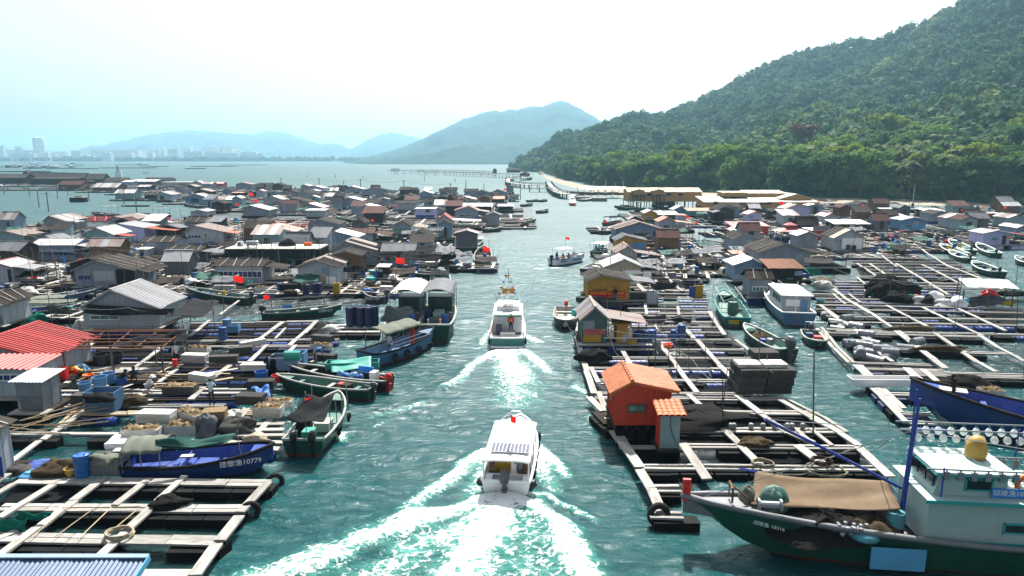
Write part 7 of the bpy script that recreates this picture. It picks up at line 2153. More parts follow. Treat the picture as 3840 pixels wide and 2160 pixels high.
def cabin_boat():
 a,b=G('D',1800,655),G('D',1575,440)
 t=boat('cabin_boat','weathered blue boat with white cabin moored in the side channel','boat',a,b,B=3.1,H=1.15,bow=.55,tr=.92,blunt=2.6,hull='hullsteel',inner='cream',rim='white',floor=.5,group=None,ph='white-cabined blue boat',thw=0)
 L=t['L']
 boxpart('cabin','whitewall',t,(-L*.18,0,1.75),(L*.42,2.5,1.6));boxpart('cabin_roof','white',t,(-L*.18,0,2.6),(L*.46,2.8,.1))
 for k in range(3):boxpart('window','pane',t,(-L*.30+k*1.1,-1.26,2.0),(.8,.03,.5));boxpart('window','pane',t,(-L*.30+k*1.1,1.26,2.0),(.8,.03,.5))
 boxpart('door','lightblue',t,(-L*.39-.02,-.7,1.6),(.04,.6,1.2));boxpart('shutter','white',t,(-L*.39-.02,.3,1.9),(.04,1.2,.6))
 MB().tube([(-L*.45,.2,1.0),(-L*.45,.2,4.0)],.04,6).build('mast','white',t);pile('net_heap',None,None,(L*.28,0,.9),1.0,.8,.9,'net',42,parent=t);pile('sack_heap',None,None,(L*.15,.5,.9),.9,.8,.7,'foam',43,parent=t)
 for y in(-.6,.6):MB().tube([(L*.42,y,1.5),(L*.42,y,2.2),(L*.2,y,2.2)],.03,5).build('hand_rail','metal',t)
cabin_boat()
t=B_('open green skiff with large black outboard motor in the side channel','D',(1715,905),(1385,725),'big-outboard skiff',B=2.0,H=.75,bow=.5,tr=.85,hull='hullgreen',inner='deckgreen',rim='rimpale',group=None,name='skiff',thw=2)
outboard(t,-t['L']/2-.25,0,.75,'darkgrey',1.8);pile('tarp_heap',None,None,(.6,.1,.35),.9,.7,.7,'brownnet',44,parent=t);pile('tarp_heap',None,None,(1.9,.1,.45),.7,.5,.6,'tarpgreen',45,parent=t);boxpart('blue_box','deckblue',t,(-.3,.3,.6),(.5,.4,.4))
MB().tube([(-1.6,.4,.8),(-2.6,.6,1.5),(-3.2,-.4,1.5)],.05,6).build('winch_arm','rustmetal',t);boxpart('winch','greymetal',t,(-1.6,.4,.9),(.5,.4,.5))
t=B_('small green motor skiff with red basin and chrome rail','D',(1890,735),(1960,835),'red-basin skiff',B=1.8,H=.55,bow=.35,tr=.9,blunt=3.0,hull='hullgreen',inner='deckgreen',rim='rimpale',group=None,name='skiff',thw=1,motor='darkgrey')
boxpart('basin','red',t,(-.1,.2,.55),(.6,.6,.2));boxpart('cool_box','hullblue',t,(-.4,-.4,.6),(.5,.5,.4));MB().tube([(-1.4,.8,.5),(-1.4,.8,1.5),(-1.4,-.6,1.5),(-1.4,-.6,.5)],.025,5).build('hand_rail','metal',t)
t=B_('pale grey skiff with red-topped motor beside the striped-roof hut','C',(2340,575),(2335,690),'pale grey skiff',B=2.3,H=.8,bow=.2,tr=.9,blunt=3.4,hull='darkgrey',inner='cream',rim='rimpale',group=None,name='skiff',thw=2,motor='red')
MB().lathe([(.3,0),(.28,.5),(.22,.62),(.03,.64)],12).build('basket','cabintrim',t,True,(-1.0,.8,.5))
# skiffs lying among the rafts
SK=[('green skiff with a raised dark motor in front of the teal-porch house','B',(1900,482),(1405,420),1.8,'hullgreen','deckgreen','rimpale','darkgrey','raised-motor skiff'),('green skiff with black shade strip and a blue plate beside the barrel row','C',(60,600),(650,560),1.7,'hullgreen','deckgreen','rimpale','black','shade-strip skiff'),('blue skiff heaped with nets and white boxes on the far left','B',(380,470),(785,415),1.8,'hullsteel','deckblue','rimpale',None,'net-heaped blue skiff'),
('dark work skiff with white number on its side by the channel','C',(985,470),(815,465),2.0,'darkgrey','darkwood','rimpale','darkgrey','numbered dark skiff'),('green boat carrying a big red flag near the channel','C',(1390,400),(1395,275),2.4,'hullgreen','deckgreen','cabinwhite','black','flag-carrying boat'),('long green boat with a white drum on deck','C',(1440,292),(1110,292),2.0,'hullgreen','deckgreen','rimpale',None,'white-drum boat'),
('short green skiff wedged between rafts near the flag','C',(1500,200),(1505,250),1.7,'hullgreen','darkwood','rimpale',None,None),('dark boat bristling with motors at the raft end by the channel','I',(1625,1005),(1640,900),2.6,'darkgrey','darkwood','rimpale','black','motor-laden boat'),('broad green open boat with white foredeck beside the shade cloths','I',(1500,900),(1625,815),2.8,'hullgreen','deckgreen','rimpale',None,'broad open boat'),
('long green fishing boat carrying a rack of squid lamps','I',(1420,832),(840,826),2.6,'hullgreen','deckgreen','darkwood',None,'squid-lamp boat'),('green skiff moored off the raft end with a black motor','I',(1640,748),(1778,738),1.9,'hullgreen','deckgreen','rimpale','black','raft-end skiff'),('high-bowed green boat tied at the cage frames by the channel','I',(1860,695),(2035,672),2.6,'hullgreen','deckgreen','rimpale',None,'high-bowed boat'),
('dark skiff with a derrick off the far rafts','I',(2045,606),(2128,598),2.0,'darkgrey','darkwood','rimpale',None,None),('small green skiff at the tip of the far rafts','I',(1925,555),(2010,548),1.8,'hullgreen','darkwood','rimpale',None,None),('blue-tarped skiff near the channel mouth','I',(1965,520),(2050,516),1.8,'hullblue','tarpblue','rimpale',None,None),('green skiff with a thin mast near the channel mouth','I',(2055,520),(2120,514),1.8,'hullgreen','deckgreen','rimpale',None,None),
('ferry skiff with white top tied at the stone landing','I',(2368,515),(2450,510),2.2,'hullsteel','white','white',None,None),('long dark green fishing boat with nets on deck below the yellow restaurant','J',(1150,498),(780,480),3.0,'hullgreen','hullteal','turquoise',None,'boat below the restaurant'),('boat with arched cover and red flag at the front of the right rafts','J',(690,640),(860,625),2.4,'darkgrey','darkwood','rimpale','black','arched-cover boat'),
('hooped little boat with a motor at the corner of the right rafts','J',(665,722),(745,690),2.2,'darkgrey','cream','rimpale','black',None),('dark boat with white deck boxes tied left of the tan hut','J',(505,1110),(640,1060),2.2,'black','cream','rimpale',None,'deck-box boat'),('framed boat with people standing aboard left of the chimney-cap hut','J',(600,935),(690,900),2.4,'hullgreen','deckgreen','rimpale',None,'standing-crew boat'),
('dark green boat with blue tarp in the inner side channel','J',(1900,850),(1620,830),2.4,'hullgreen','darkwood','rimpale',None,'inner-channel boat'),('small dark boat floating in the narrow side channel','J',(1745,1045),(1780,975),1.9,'darkgrey','cream','rimpale','darkgrey','narrow-channel boat'),('long low green barge behind the coral-roofed hut','J',(1640,585),(1830,585),3.0,'hullgreen','darkwood','darkwood',None,None),
('canopied dark boat in front of the crimson house','J',(1760,700),(1890,690),2.2,'darkgrey','darkwood','rimpale',None,None),('white-rimmed skiff farthest back of the four right of the fish farm','K',(2060,660),(1850,560),2.2,'hullgreen','deckgreen','white','black','back white-rimmed skiff'),('white-rimmed skiff with yellow drum left of the lilac cabin','K',(1990,690),(1765,610),2.2,'hullgreen','deckgreen','white',None,'yellow-drum skiff'),
('white-rimmed skiff with a big black motor below the lilac cabin','K',(2300,690),(2120,600),2.2,'hullgreen','deckgreen','white','black','skiff below the lilac cabin'),('small skiff with yellow basin inside the fish farm corner','K',(2050,740),(1850,670),2.0,'hullgreen','deckgreen','white','darkgrey',None),('oval white-rimmed boat with folded canopy right of the fish farm','K',(2330,880),(2075,790),2.4,'hullgreen','deckgreen','white','black','folded-canopy boat'),
('long green boat behind the sky blue cottage','K',(1930,465),(1590,440),2.2,'hullgreen','darkwood','rimpale',None,'long green boat'),('purple-blue skiff among the right rafts','K',(1850,540),(1720,500),1.8,'hullblue','darkwood','rimpale',None,None),('green skiff cut off by the right edge of the frame','K',(2700,790),(2490,740),2.2,'hullgreen','deckgreen','white',None,None),('skiff with blue cover moored at the lagoon edge','H',(1530,445),(1405,430),2.0,'hullgreen','deckblue','rimpale',None,'blue-covered skiff'),
('slim dark skiff beside the lagoon','H',(1690,440),(1560,430),1.6,'darkwood','darkwood','plank',None,None),('green skiff with red flags behind the blue-door house','I',(720,678),(525,655),2.0,'hullgreen','deckgreen','rimpale',None,'red-flag skiff'),('green skiff moored right of the teal corner hut','H',(1360,408),(1265,392),2.0,'hullgreen','darkwood','rimpale',None,None),('dark boat with lamp frame at the red pipe cages','H',(890,512),(690,498),2.2,'darkgrey','darkwood','rimpale',None,'lamp-frame boat'),
('dark boat with net frames at the second red pipe cage','H',(1275,520),(1045,508),2.2,'darkgrey','darkwood','rimpale','black','net-frame boat'),('green boat half hidden under nets at the left edge','H',(-60,1110),(100,1095),2.0,'hullgreen','deckgreen','rimpale',None,None),('pale skiff left of the brown-roofed blue house','H',(575,965),(470,930),2.0,'hullgreen','cream','rimpale',None,None),('dark blue boat in front of the teal-grey edge hut','H',(0,810),(250,800),2.2,'hullblue','deckblue','rimpale',None,None),
('lone small boat far out on the bay','H',(1085,182),(1122,180),2.0,'darkgrey','darkwood','rimpale',None,None),('long green skiff under the olive awning on the left','B',(180,585),(620,560),2.2,'hullblue','deckblue','rimpale',None,'olive-awning skiff'),]
SKO={}
for i,(lb,z,st,bw,bm,hu,inn,rim,mo,ph)in enumerate(SK):
 t=B_(lb,z,st,bw,ph,B=bm,H=.62+.12*(bm-1.6),bow=.55,hull=hu,inner=inn,rim=rim,motor=mo,name='skiff',thw=3,group='skiffs moored among the rafts')
 SKO[ph]=t
 r=random.Random(i)
 L=t['L']
 for k in range(r.randint(1,3)):
  w=r.random();x=r.uniform(-.3,.25)*L
  if w<.35:pile('net_heap',None,None,(x,r.uniform(-.2,.2),.3),r.uniform(.4,.8),.45,r.uniform(.3,.6),r.choice(['net','brownnet','tarpgrey','tarpblue']),i*9+k,parent=t,n=12)
  elif w<.7:boxpart('box',r.choice(['white','cream','deckblue','cabintrim','darkgrey']),t,(x,r.uniform(-.3,.3),.55),(r.uniform(.4,.9),r.uniform(.4,.7),r.uniform(.25,.5)),r.uniform(-.3,.3))
  else:barrel((x,r.uniform(-.3,.3),.3),r.choice(['bluebarrel','navy','white','yellow']),parent=t,sc=.8)
def lamps_on(t,x0,x1,z,n):
 for y in(-.9,.9):
  MB().tube([(x0,y,z),(x1,y,z)],.03,5).build('lamp_rail','greymetal',t)
  for i in range(n):put('lamp',_UNIT[('bulb',1)],t,(x0+(x1-x0)*(i+.5)/n,y,z))
 for x in(x0,x1):MB().tube([(x,-.9,.6),(x,-.9,z),(x,.9,z),(x,.9,.6)],.04,5).build('lamp_frame','greymetal',t)
t=SKO['squid-lamp boat'];lamps_on(t,-t['L']*.35,t['L']*.05,2.8,12);canopy(t,-t['L']*.3,t['L']*.05,2.2,2.0,'shadecloth',.15)
t=SKO['lamp-frame boat'];lamps_on(t,-t['L']*.4,-t['L']*.05,3.2,8)
t=SKO['net-frame boat'];lamps_on(t,-t['L']*.45,-t['L']*.1,2.8,4)
t=SKO['boat below the restaurant'];canopy(t,-t['L']*.42,-t['L']*.05,2.8,2.6,'tarpgreen',.1);pile('net_heap',None,None,(t['L']*.2,0,.6),3,1,.9,'brownnet',77,parent=t)
for ph,m in(('arched-cover boat','shadecloth'),('standing-crew boat','white'),('shade-strip skiff','shadecloth'),('olive-awning skiff','tarpolive'),('folded-canopy boat',None)):
 t=SKO[ph];L=t['L']
 if m:canopy(t,-L*.42,L*(.28 if ph!='shade-strip skiff' else .3),t['B']*(.9 if ph!='shade-strip skiff' else .5),1.9,m,.3 if ph=='arched-cover boat' else .1,True,.1)
 else:
  for x in(-L*.4,-L*.1):MB().tube([(x,-1,.6),(x,-1,1.8),(x,1,1.8),(x,1,.6)],.03,5).build('canopy_frame','darkgrey',t)
for ph in('yellow-drum skiff',):barrel((SKO[ph]['L']*.05,.3,.3),'yellow',parent=SKO[ph],sc=1.0)
t=SKO['back white-rimmed skiff'];barrel((.3,0,.3),'bluebarrel',parent=t);barrel((-1.8,.4,.3),'yellow',parent=t)
t=SKO['numbered dark skiff'];text_obj('琼渔01225',.34,'white',t,(0,1.0,.55),(math.pi/2,0,math.pi),'lettering')
t=SKO['shade-strip skiff'];text_obj('琼渔01217',.30,'white',t,(t['L']*.28,-.82,.62),(math.pi/2,0,.2),'lettering');boxpart('name_board','signblue',t,(-t['L']*.2,-.5,1.2),(.9,.04,.3))
t=SKO['broad open boat'];boxpart('deck_board','white',t,(t['L']*.25,0,.95),(1.6,1.8,.06));boxpart('cool_box','white',t,(-.4,-.3,.7),(.9,.6,.6))
# flags
FL=[('B',1770,395,320,268,'large red flag on a pole in front of the teal-porch house',0.1),('Q',395,1420,1400,1330,'red flag drooping near the red-striped corner hut',.2),('C',1058,260,180,130,'red flag over the narrow dark cabin',.3),('C',1350,360,350,290,'big red flag on the boat near the grey-canopied green boat',.4),('C',645,230,175,150,'small red flag beside the patchy white house',.1),('C',60,500,450,415,'tiny red flag on the shade-strip skiff',.0),
('I',1790,470,430,415,'red flag above the last huts at the channel bend',.0),('I',968,590,552,540,'red flag in front of the flat brown-roofed hut',.1),('I',715,660,608,592,'red flag in front of the red-edged house',.2),('I',685,700,672,656,'red flag on the skiff below the red-edged house',.4),('I',790,700,665,648,'red flag left of the fringed boat cover',.3),('I',1660,700,668,654,'red flag beside the pale porch roof',.2),('C',1712,150,90,50,'red flag leaning over the motor-laden boat',.2),
('J',1470,660,562,540,'red flag right of the coral-roofed hut',.1),('J',1560,670,618,598,'red flag near the end of the coral awning',.0),('J',805,670,625,605,'red flag on the arched-cover boat',.3),('J',690,640,606,588,'second red flag on the arched-cover boat',.2),('J',2360,600,430,398,'red flag in front of the cream-roofed hall',.1),('J',1870,560,522,506,'red flag above the low green barge',.1),('K',1000,260,190,172,'red flag by the teal gabled hut',.1),('K',1960,300,235,218,'red flag at the blue-grey hut before the trees',.0),
('K',2165,280,205,190,'red flag left of the right edge huts',.1),('K',2370,290,212,194,'red flag near the trees at the right edge',.0),('J',1015,420,345,328,'red flag at the yellow-roofed restaurant',.1),('J',1130,430,382,366,'red flag below the yellow-roofed restaurant',.0),('H',1885,420,352,328,'tall red streamer flag in the far rows',.0),('H',1920,450,398,376,'second tall red streamer flag in the far rows',.0),('H',1780,460,425,408,'red flag beside the wide pale hut',.0),('H',1940,505,460,444,'red flag on the white-tarp hut',.0),('H',1150,250,212,206,'red flag over the blue-roofed hall',0),('H',585,240,205,192,'red flag over the thatched halls',0),('H',1250,250,225,214,'second red flag at the blue-roofed hall',0)]
for i,(z,u,vb,v1,v0,lb,yaw)in enumerate(FL):
 p=G(z,u,vb,.5)
 top=AT(z,u,v0,p.y).z;hh=abs(AT(z,u,v0,p.y).z-AT(z,u,v1,p.y).z)
 flag(p,.4,max(top-.4,1.2),max(.5,min(2.2,hh/.74)),lb,-yaw,i)
CL=[('B',[(660,480,3.1),(1330,515,3.0),(1250,560,2.4),(625,556,2.2)],'shadecloth','grey shade cloth hung along the front of the long white-roofed house',.25,.05),('B',[(1455,440,3.0),(1655,460,2.8),(1530,580,2.6),(1250,572,2.6)],'shadecloth','grey shade cloth stretched right of the long white-roofed house',.2,.05),('B',[(1010,735,2.6),(1410,680,2.7),(1400,760,2.2),(800,808,2.5)],'blackcloth','torn black cloth thrown over the rusty roof frame',.3,.1),
('T',[(400,925,3.2),(890,930,3.2),(830,1020,2.6),(340,975,2.8)],'shadecloth','long grey awning behind the shade-cloth hut',.3,.06),('T',[(890,935,3.2),(1140,945,3.1),(1110,1030,2.6),(840,1030,2.6)],'shadecloth','grey awning with a torn corner near the broad open boat',.25,.08),('T',[(1160,940,3.0),(1390,955,2.9),(1360,1040,2.4),(1110,1045,2.5)],'tarpgrey','silvery crumpled awning beside the broad open boat',.25,.12),('T',[(690,1045,2.9),(1210,1050,2.9),(1200,1120,2.3),(640,1125,2.3)],'shadecloth','straight dark awning above the red flag',.2,.04),
('T',[(0,1000,2.9),(350,1020,2.9),(320,1100,2.3),(-130,1120,2.2)],'shadecloth','sagging grey sheet below the rust-striped roof',.3,.08),('T',[(350,1020,2.9),(660,1045,2.9),(620,1105,2.4),(330,1095,2.3)],'shadecloth','patched grey sheet between two dark awnings',.2,.06),('T',[(1380,1010,2.4),(1590,1030,2.3),(1590,1080,2.0),(1340,1060,2.1)],'tarpgrey','small crumpled cover by the motor-laden boat',.2,.12),('T',[(1080,1240,1.6),(1300,1260,1.5),(1310,1330,1.3),(1060,1320,1.4)],'shadecloth','dark net cover over the stern of the white-drum boat',.2,.12),
('T',[(-100,1210,2.4),(300,1215,2.3),(250,1270,1.9),(-150,1270,1.9)],'shadecloth','ragged cloth strip in front of the shade-cloth hut',.2,.1),('Q',[(330,800,2.7),(620,790,2.8),(800,850,2.3),(560,850,2.3)],'shadecloth','drooping dark cloth near the low dark batten hut',.5,.05),('B',[(240,450,2.6),(590,445,2.6),(545,470,2.5),(190,480,2.5)],'tarpolive','olive sheet roof over the olive-awning skiff',.08,.02),
('D',[(520,560,1.7),(800,570,1.6),(790,620,1.2),(530,620,1.2)],'shadecloth','grey cloth strung right of the green and yellow hut',.3,.06),('D',[(840,570,1.5),(1000,580,1.5),(985,620,1.0),(830,610,1.1)],'shadecloth','dark cloth scrap on the large right raft',.2,.06),('D',[(680,330,2.0),(880,320,2.0),(860,360,1.5),(700,365,1.5)],'shadecloth','sagging grey sheet right of the yellow banner hut',.4,.06),('D',[(890,315,1.8),(1080,330,1.8),(1060,360,1.4),(900,355,1.4)],'shadecloth','second sagging grey sheet right of the yellow banner hut',.3,.06),
('D',[(1830,205,2.0),(1960,215,2.0),(1985,262,1.3),(1880,255,1.4)],'greennet','bright green net hung below the dark barn hut',.3,.08),('D',[(1840,135,2.6),(2060,140,2.5),(2060,178,2.3),(1845,172,2.4)],'felt','brown flat sheet beside the dark barn hut',.1,.03),('A',[(150,965,1.0),(400,960,1.0),(330,1010,.8),(90,1012,.8)],'greennet','green net spread over the lower left plank raft',.2,.05),('A',[(0,1010,1.0),(200,1015,1.0),(160,1120,.45),(0,1120,.45)],'greennet','deep green net pocket at the lower left edge',.35,.05),
('C',[(560,915,1.0),(870,880,1.3),(870,960,.9),(570,1000,.75)],'turquoise','turquoise sheet over a long box by the black skiff',.05,.03),('B',[(1890,1110,1.1),(2030,1110,1.1),(2050,1215,.6),(1990,1215,.7)],'tarpblue','crumpled bright blue tarpaulin on the work raft',.0,.12),('J',[(1230,1195,1.4),(1400,1180,1.4),(1380,1235,1.0),(1130,1240,1.0)],'shadecloth','grey net strip behind the large right raft',.3,.05)]
for i,(z,q,m,lb,sg,rp)in enumerate(CL):
 cloth('cloth',lb,'cloth' if 'net' not in m else 'net',[G(z,u,v,h)for u,v,h in q],m,sg,rp,16,9,60+i,None,folds=.03 if 'black' in m else 0)
FB=[('A',1160,300,(1.9,.8,.55),-.05,'foam',0,'clean white foam block on top of the near foam pile'),('A',1050,440,(1.9,.8,.65),0,'foam',1,'shell-crusted foam block at the front left of the near foam pile'),('A',1360,400,(1.7,.8,.6),.02,'foam',1,'shell-crusted foam block beside the grey sack'),('A',1420,280,(1.8,.8,.4),-.55,'foam',1,'tilted brown-sided foam block in the near foam pile'),('A',2010,262,(1.6,.9,.6),0,'foam',1,'shell-crusted foam block left of the black-canopied boat'),('A',2090,190,(1.6,.7,.45),0,'foam',1,'dirty foam block behind the shell-crusted one by the black canopy'),
('A',1880,160,(1.7,.8,.55),-.1,'foamgrey',0,'dark mouldy foam block below the blue tarpaulin'),('A',1600,280,(1.2,.8,.5),.2,'foamcrust',0,'brown encrusted lump of foam in the pile middle'),('A',590,160,(.9,.7,.6),0,'foamgrey',0,'dark foam block left of the blue sheet box'),('B',1460,925,(1.8,.7,.55),-.08,'foam',0,'long white foam block with rusty end on the work raft'),('B',1680,930,(2.0,.6,.5),.12,'foamgrey',0,'long dark foam float on the work raft'),('B',1510,1075,(1.8,.6,.5),-.35,'foam',0,'slanting white foam block behind the standing woman'),
('B',1480,860,(1.7,.7,.45),0,'foam',1,'yellowed foam block stack on the work raft'),('B',1900,800,(2.0,.5,.4),.75,'foam',0,'long pale foam float lying along a plank'),('B',1810,860,(1.7,.6,.5),.3,'foamgrey',0,'grey foam float right of the yellowed stack'),('B',1910,990,(1.8,.6,.45),0,'foam',0,'pale foam block in front of the blue bins'),('B',1340,1170,(2.0,.9,.5),0,'foamgrey',1,'dark-sided foam block behind the white pile'),('B',1960,1130,(1.7,.7,.55),.05,'foamgrey',0,'grey foam block by the blue tarpaulin'),('B',2430,770,(1.8,.6,.5),-.25,'foamgrey',0,'dark foam block behind the bending man'),('B',2420,830,(1.6,.6,.4),-.2,'foam',1,'brown-topped foam block beside the bending man'),
('B',2450,920,(1.6,.6,.5),-.25,'foamgrey',0,'dark foam block in front of the bending man'),('B',1340,315,(1.8,.8,.6),0,'foam',1,'crusted foam block near the brown-roofed blue house'),('B',880,370,(1.8,.8,.5),0,'foamgrey',0,'black foam float beside the black tarpaulin corner'),('B',1680,375,(2.4,.8,.4),0,'foam',0,'flat foam slab near the big red flag'),('B',2180,390,(2.0,1.0,.8),0,'blackfoam',0,'stack of black foam floats near the patchy white house'),('B',1960,390,(1.2,.7,.5),.2,'foam',1,'crusted foam lump near the raised motor'),
('D',1560,905,(1.7,1.2,.5),0,'foamgrey',0,'top block of the black foam stack on the large right raft'),('K',640,950,(1.8,1.0,.7),0,'foam',1,'pale wrapped foam bundle on the right fish farm'),('E',2350,150,(1.3,.8,.8),0,'foam',1,'crusted white foam block in the blue wooden boat'),('A',940,555,(1.4,.6,.25),0,'foam',0,'thin white foam slab by the green tarpaulin'),('A',920,490,(1.8,1.2,.3),.1,'white',0,'wide bright white foam sheet in front of the foam pile')]
Z2={300:1.05,280:1.0}
for(z,u,v,d,rz,m,cr,lb)in FB:
 zz=ZT+.02
 if z=='A' and u in(1160,1420,1600):zz=ZT+.62
 if 'top block' in lb:zz=1.9
 p=G(z,u,v,zz);foam_block((p.x,p.y+d[1]/2,zz),d,rz,m,lb,'foam blocks',bool(cr))
p=G('D',1540,1165,ZT)
for lv in range(3):
 for i in range(2):
  for j in range(2):
   foam_block((p.x-.85+1.75*i+.1*lv,p.y+.5+1.1*j,ZT+.02+lv*.52),(1.7,1.0,.5),rnd.uniform(-.04,.04),'foamgrey','%s %s %s block of the tall black foam stack on the large right raft'%(['bottom','middle','upper'][lv],['front','back'][j],['left','right'][i]),'tall foam stack')
for i in range(2):foam_block((p.x-.8+1.6*i,p.y+1.0,ZT+.02+3*.52),(1.5,1.1,.22),.02,'foam',['left','right'][i]+' pale lid slab on top of the tall black foam stack',None)
for i,(u,v)in enumerate(((210,465),(230,490),(390,495),(560,460),(330,475))):
 q=G('D',u,v,ZT);foam_block((q.x,q.y,ZT+.02+.3*(i%2)),(2.4,.8,.5),0,'foamgrey','long grey foam float %s below the yellow banner hut'%['in front','at the bottom','on the end','at the far end','in the middle'][i],'long foam floats')
for i in range(6):
 q=G('C',712+40*i-(i>2)*20,652-(i%2)*4,ZT);barrel((q.x,q.y+.3*(i%2),ZT),'navy','tall navy barrel, number %s from the left in the barrel row by the white-canopied boat'%['one','two','three','four','five','six'][i],'barrel','navy barrel row',sc=1.25,sz=1.9)
BA=[('B',1685,750,'bluebarrel',1.15,'upright blue barrel on the work raft beams'),('B',480,180,'bluebarrel',1.0,'blue barrel in front of the white-ridged blue house'),('B',980,150,'bluebarrel',1.1,'pair-top blue barrel beside the white toilet cabin'),('B',165,310,'lightblue',1.3,'tall pale blue barrel by the red-striped corner hut'),('D',915,735,'bluebarrel',1.2,'tall blue barrel standing on the large right raft'),('D',690,780,'bluebarrel',1.25,'right blue barrel of the tubs beside the green and yellow hut'),('D',650,780,'bluebarrel',1.2,'left blue barrel of the tubs beside the green and yellow hut'),('D',855,750,'bluebarrel',.9,'short blue barrel with white lid on the large right raft'),
('A',630,695,'bluebarrel',1.2,'blue drum with a white pump on top near the plank walkway'),('C',905,300,'bluebarrel',1.2,'blue barrel right of the narrow dark cabin'),('C',1210,230,'bluebarrel',1.1,'blue barrel under the straight dark awning'),('C',380,410,'navy',1.2,'dark blue barrel near the yellow crate stack'),('K',1130,640,'bluebarrel',1.1,'bright blue barrel right of the tan-roofed hut'),('K',1215,600,'bluebarrel',1.0,'blue barrel behind the far right fish farm'),('K',870,625,'darkgrey',1.2,'dark drum at the front of the tan-roofed hut'),('K',930,628,'navy',1.1,'navy drum at the front of the tan-roofed hut'),('K',2310,560,'yellow',1.0,'yellow drum left of the lilac-white cabin'),('B',2310,410,'navy',1.2,'navy barrel beside the stacked black floats'),('B',1720,690,'lightblue',1.2,'light blue square-ish tub beside the upright blue barrel')]
for z,u,v,m,sc,lb in BA:
 q=G(z,u,v,ZT);barrel((q.x,q.y,ZT),m,lb,sc=sc,group='barrels on the rafts')
for k in range(4):
 q=G('J',2330+38*k,810,ZT);barrel((q.x,q.y,ZT),'bluebarrel','blue barrel, number %s in the row under the pavilion'%['one','two','three','four'][k],'barrel','barrel row by the pavilion',sc=1.3)
def tub(z,u,v,m,R,h,lb,flare=1.0):
 q=G(z,u,v,ZT)
 b=MB().lathe([(R*.85,0),(R*.92,.02),(R*flare,h*.9),(R*1.06*flare,h),(R*.98*flare,h),(R*.82,.08)],16)
 o=b.build('tub',m,smooth=False,loc=(q.x,q.y,ZT));return tag(o,lb,'tub','tubs on the rafts')
tub('B',648,1160,'lightblue',.38,.75,'open light blue tub behind the sheet box');tub('B',760,1110,'lightblue',.42,.7,'covered light blue tank left of the crouching pair');tub('B',825,1080,'lightblue',.42,.7,'covered light blue tank right of its twin')
tub('B',1975,1055,'bluebarrel',.4,.6,'round blue tub beside the blue bins');tub('B',2085,1075,'red',.28,.5,'small red bucket on the work raft edge');tub('B',668,1035,'orange',.28,.2,'shallow orange basin near the red-roofed house',1.2);tub('B',915,1090,'bluebarrel',.35,.45,'small blue tub beside the crouching workers');tub('B',780,940,'black',.62,.8,'big black tub under the rusty roof frame');tub('B',870,925,'black',.5,.7,'second black tub under the rusty roof frame')
tub('D',815,810,'orange',.34,.3,'orange basin on the large right raft');tub('D',600,780,'bluebarrel',.6,.9,'wide blue vat beside the green and yellow hut');tub('D',540,800,'gold',.4,.6,'brownish tub below the yellow cubicle');tub('D',730,810,'greyplastic',.35,.5,'grey tub right of the blue barrels');tub('A',545,685,'gold',.3,.35,'yellow basin under a clear bottle near the blue drum');tub('D',1965,470,'cyanpaint',.4,.3,'shallow teal basin at the corner of the right fish farm')
def crate(z,u,v,d,m,lb,rz=0,zb=None,name='crate',cat='crate',ribs=True):
 q=G(z,u,v,zb or ZT)
 t=thing(name,lb,cat,(q.x,q.y+d[1]/2,zb or ZT),rz)
 th=.04
 boxpart('side',m,t,(0,-d[1]/2,d[2]/2),(d[0],th,d[2]));boxpart('side',m,t,(0,d[1]/2,d[2]/2),(d[0],th,d[2]));boxpart('side',m,t,(-d[0]/2,0,d[2]/2),(th,d[1]-th,d[2]));boxpart('side',m,t,(d[0]/2,0,d[2]/2),(th,d[1]-th,d[2]));boxpart('bottom','darkgrey',t,(0,0,.05),(d[0]-.05,d[1]-.05,.06))
 if ribs:
  n=max(3,int(d[0]/.18))
  for i in range(n):boxpart('rib',m,t,(-d[0]/2+d[0]*(i+.5)/n,-d[1]/2-.025,d[2]/2),(.05,.03,d[2]*.96))
 return t
crate('A',752,210,(1.75,1.1,1.15),'hullsteel','blue corrugated sheet box topped with black nets on the work raft',0,None,'bin','bin');q=G('A',720,120,1.6);pile('net_heap','black net bundle on top of the blue sheet box','net heap',(q.x,q.y+.3,1.45),.8,.5,.45,'net',91)
crate('A',775,690,(1.5,1.0,.75),'greyplastic','steel-framed glass-sided box with pale cloth on top near the plank walkway');q=G('A',770,590,1.2);pile('cloth_heap','pale olive cloth heap on the steel-framed box','cloth heap',(q.x,q.y+.2,1.15),.75,.45,.4,'tarpolive',92)
crate('B',2140,985,(2.0,1.2,.9),'bluewall','long blue bin with a turquoise drum on top',0,None,'bin','bin');crate('B',2240,960,(1.0,1.0,1.0),'lightblue','pale blue bin right of the long blue bin',0,None,'bin','bin')
q=G('B',2205,905,1.5);barrel((q.x-.5,q.y,1.45),'turquoise','turquoise drum lying on the blue bin',lying=math.pi/2,sc=1.2)
crate('C',720,985,(3.6,.9,.55),'turquoise','long turquoise box under the turquoise sheet',.1,None,'box','box',False)
crate('B',470,1055,(.45,.4,.8),'red','stack of red plastic chairs seats beside the red house door',0,None,'stool','stool',False);crate('B',2540,410,(.6,.5,1.2),'yellow','stack of yellow crates beside the work path',0);crate('C',605,410,(.6,.5,1.0),'yellow','yellow crate stack behind the numbered dark skiff',0)
crate('B',1755,700,(.9,.7,.6),'lightblue','pale blue cool box near the upright barrel',0,None,'cool_box','cool box',False);crate('D',700,480,(1.1,.8,1.1),'whitewall','white water tank box behind the large right raft',0,None,'tank','tank',False);crate('D',1045,430,(.9,.3,1.2),'yellowwall','yellow board cabinet at the end of the right raft',0,None,'cabinet','cabinet',False);crate('D',1000,430,(.6,.3,1.1),'deckblue','blue board cabinet left of the yellow one',0,None,'cabinet','cabinet',False)
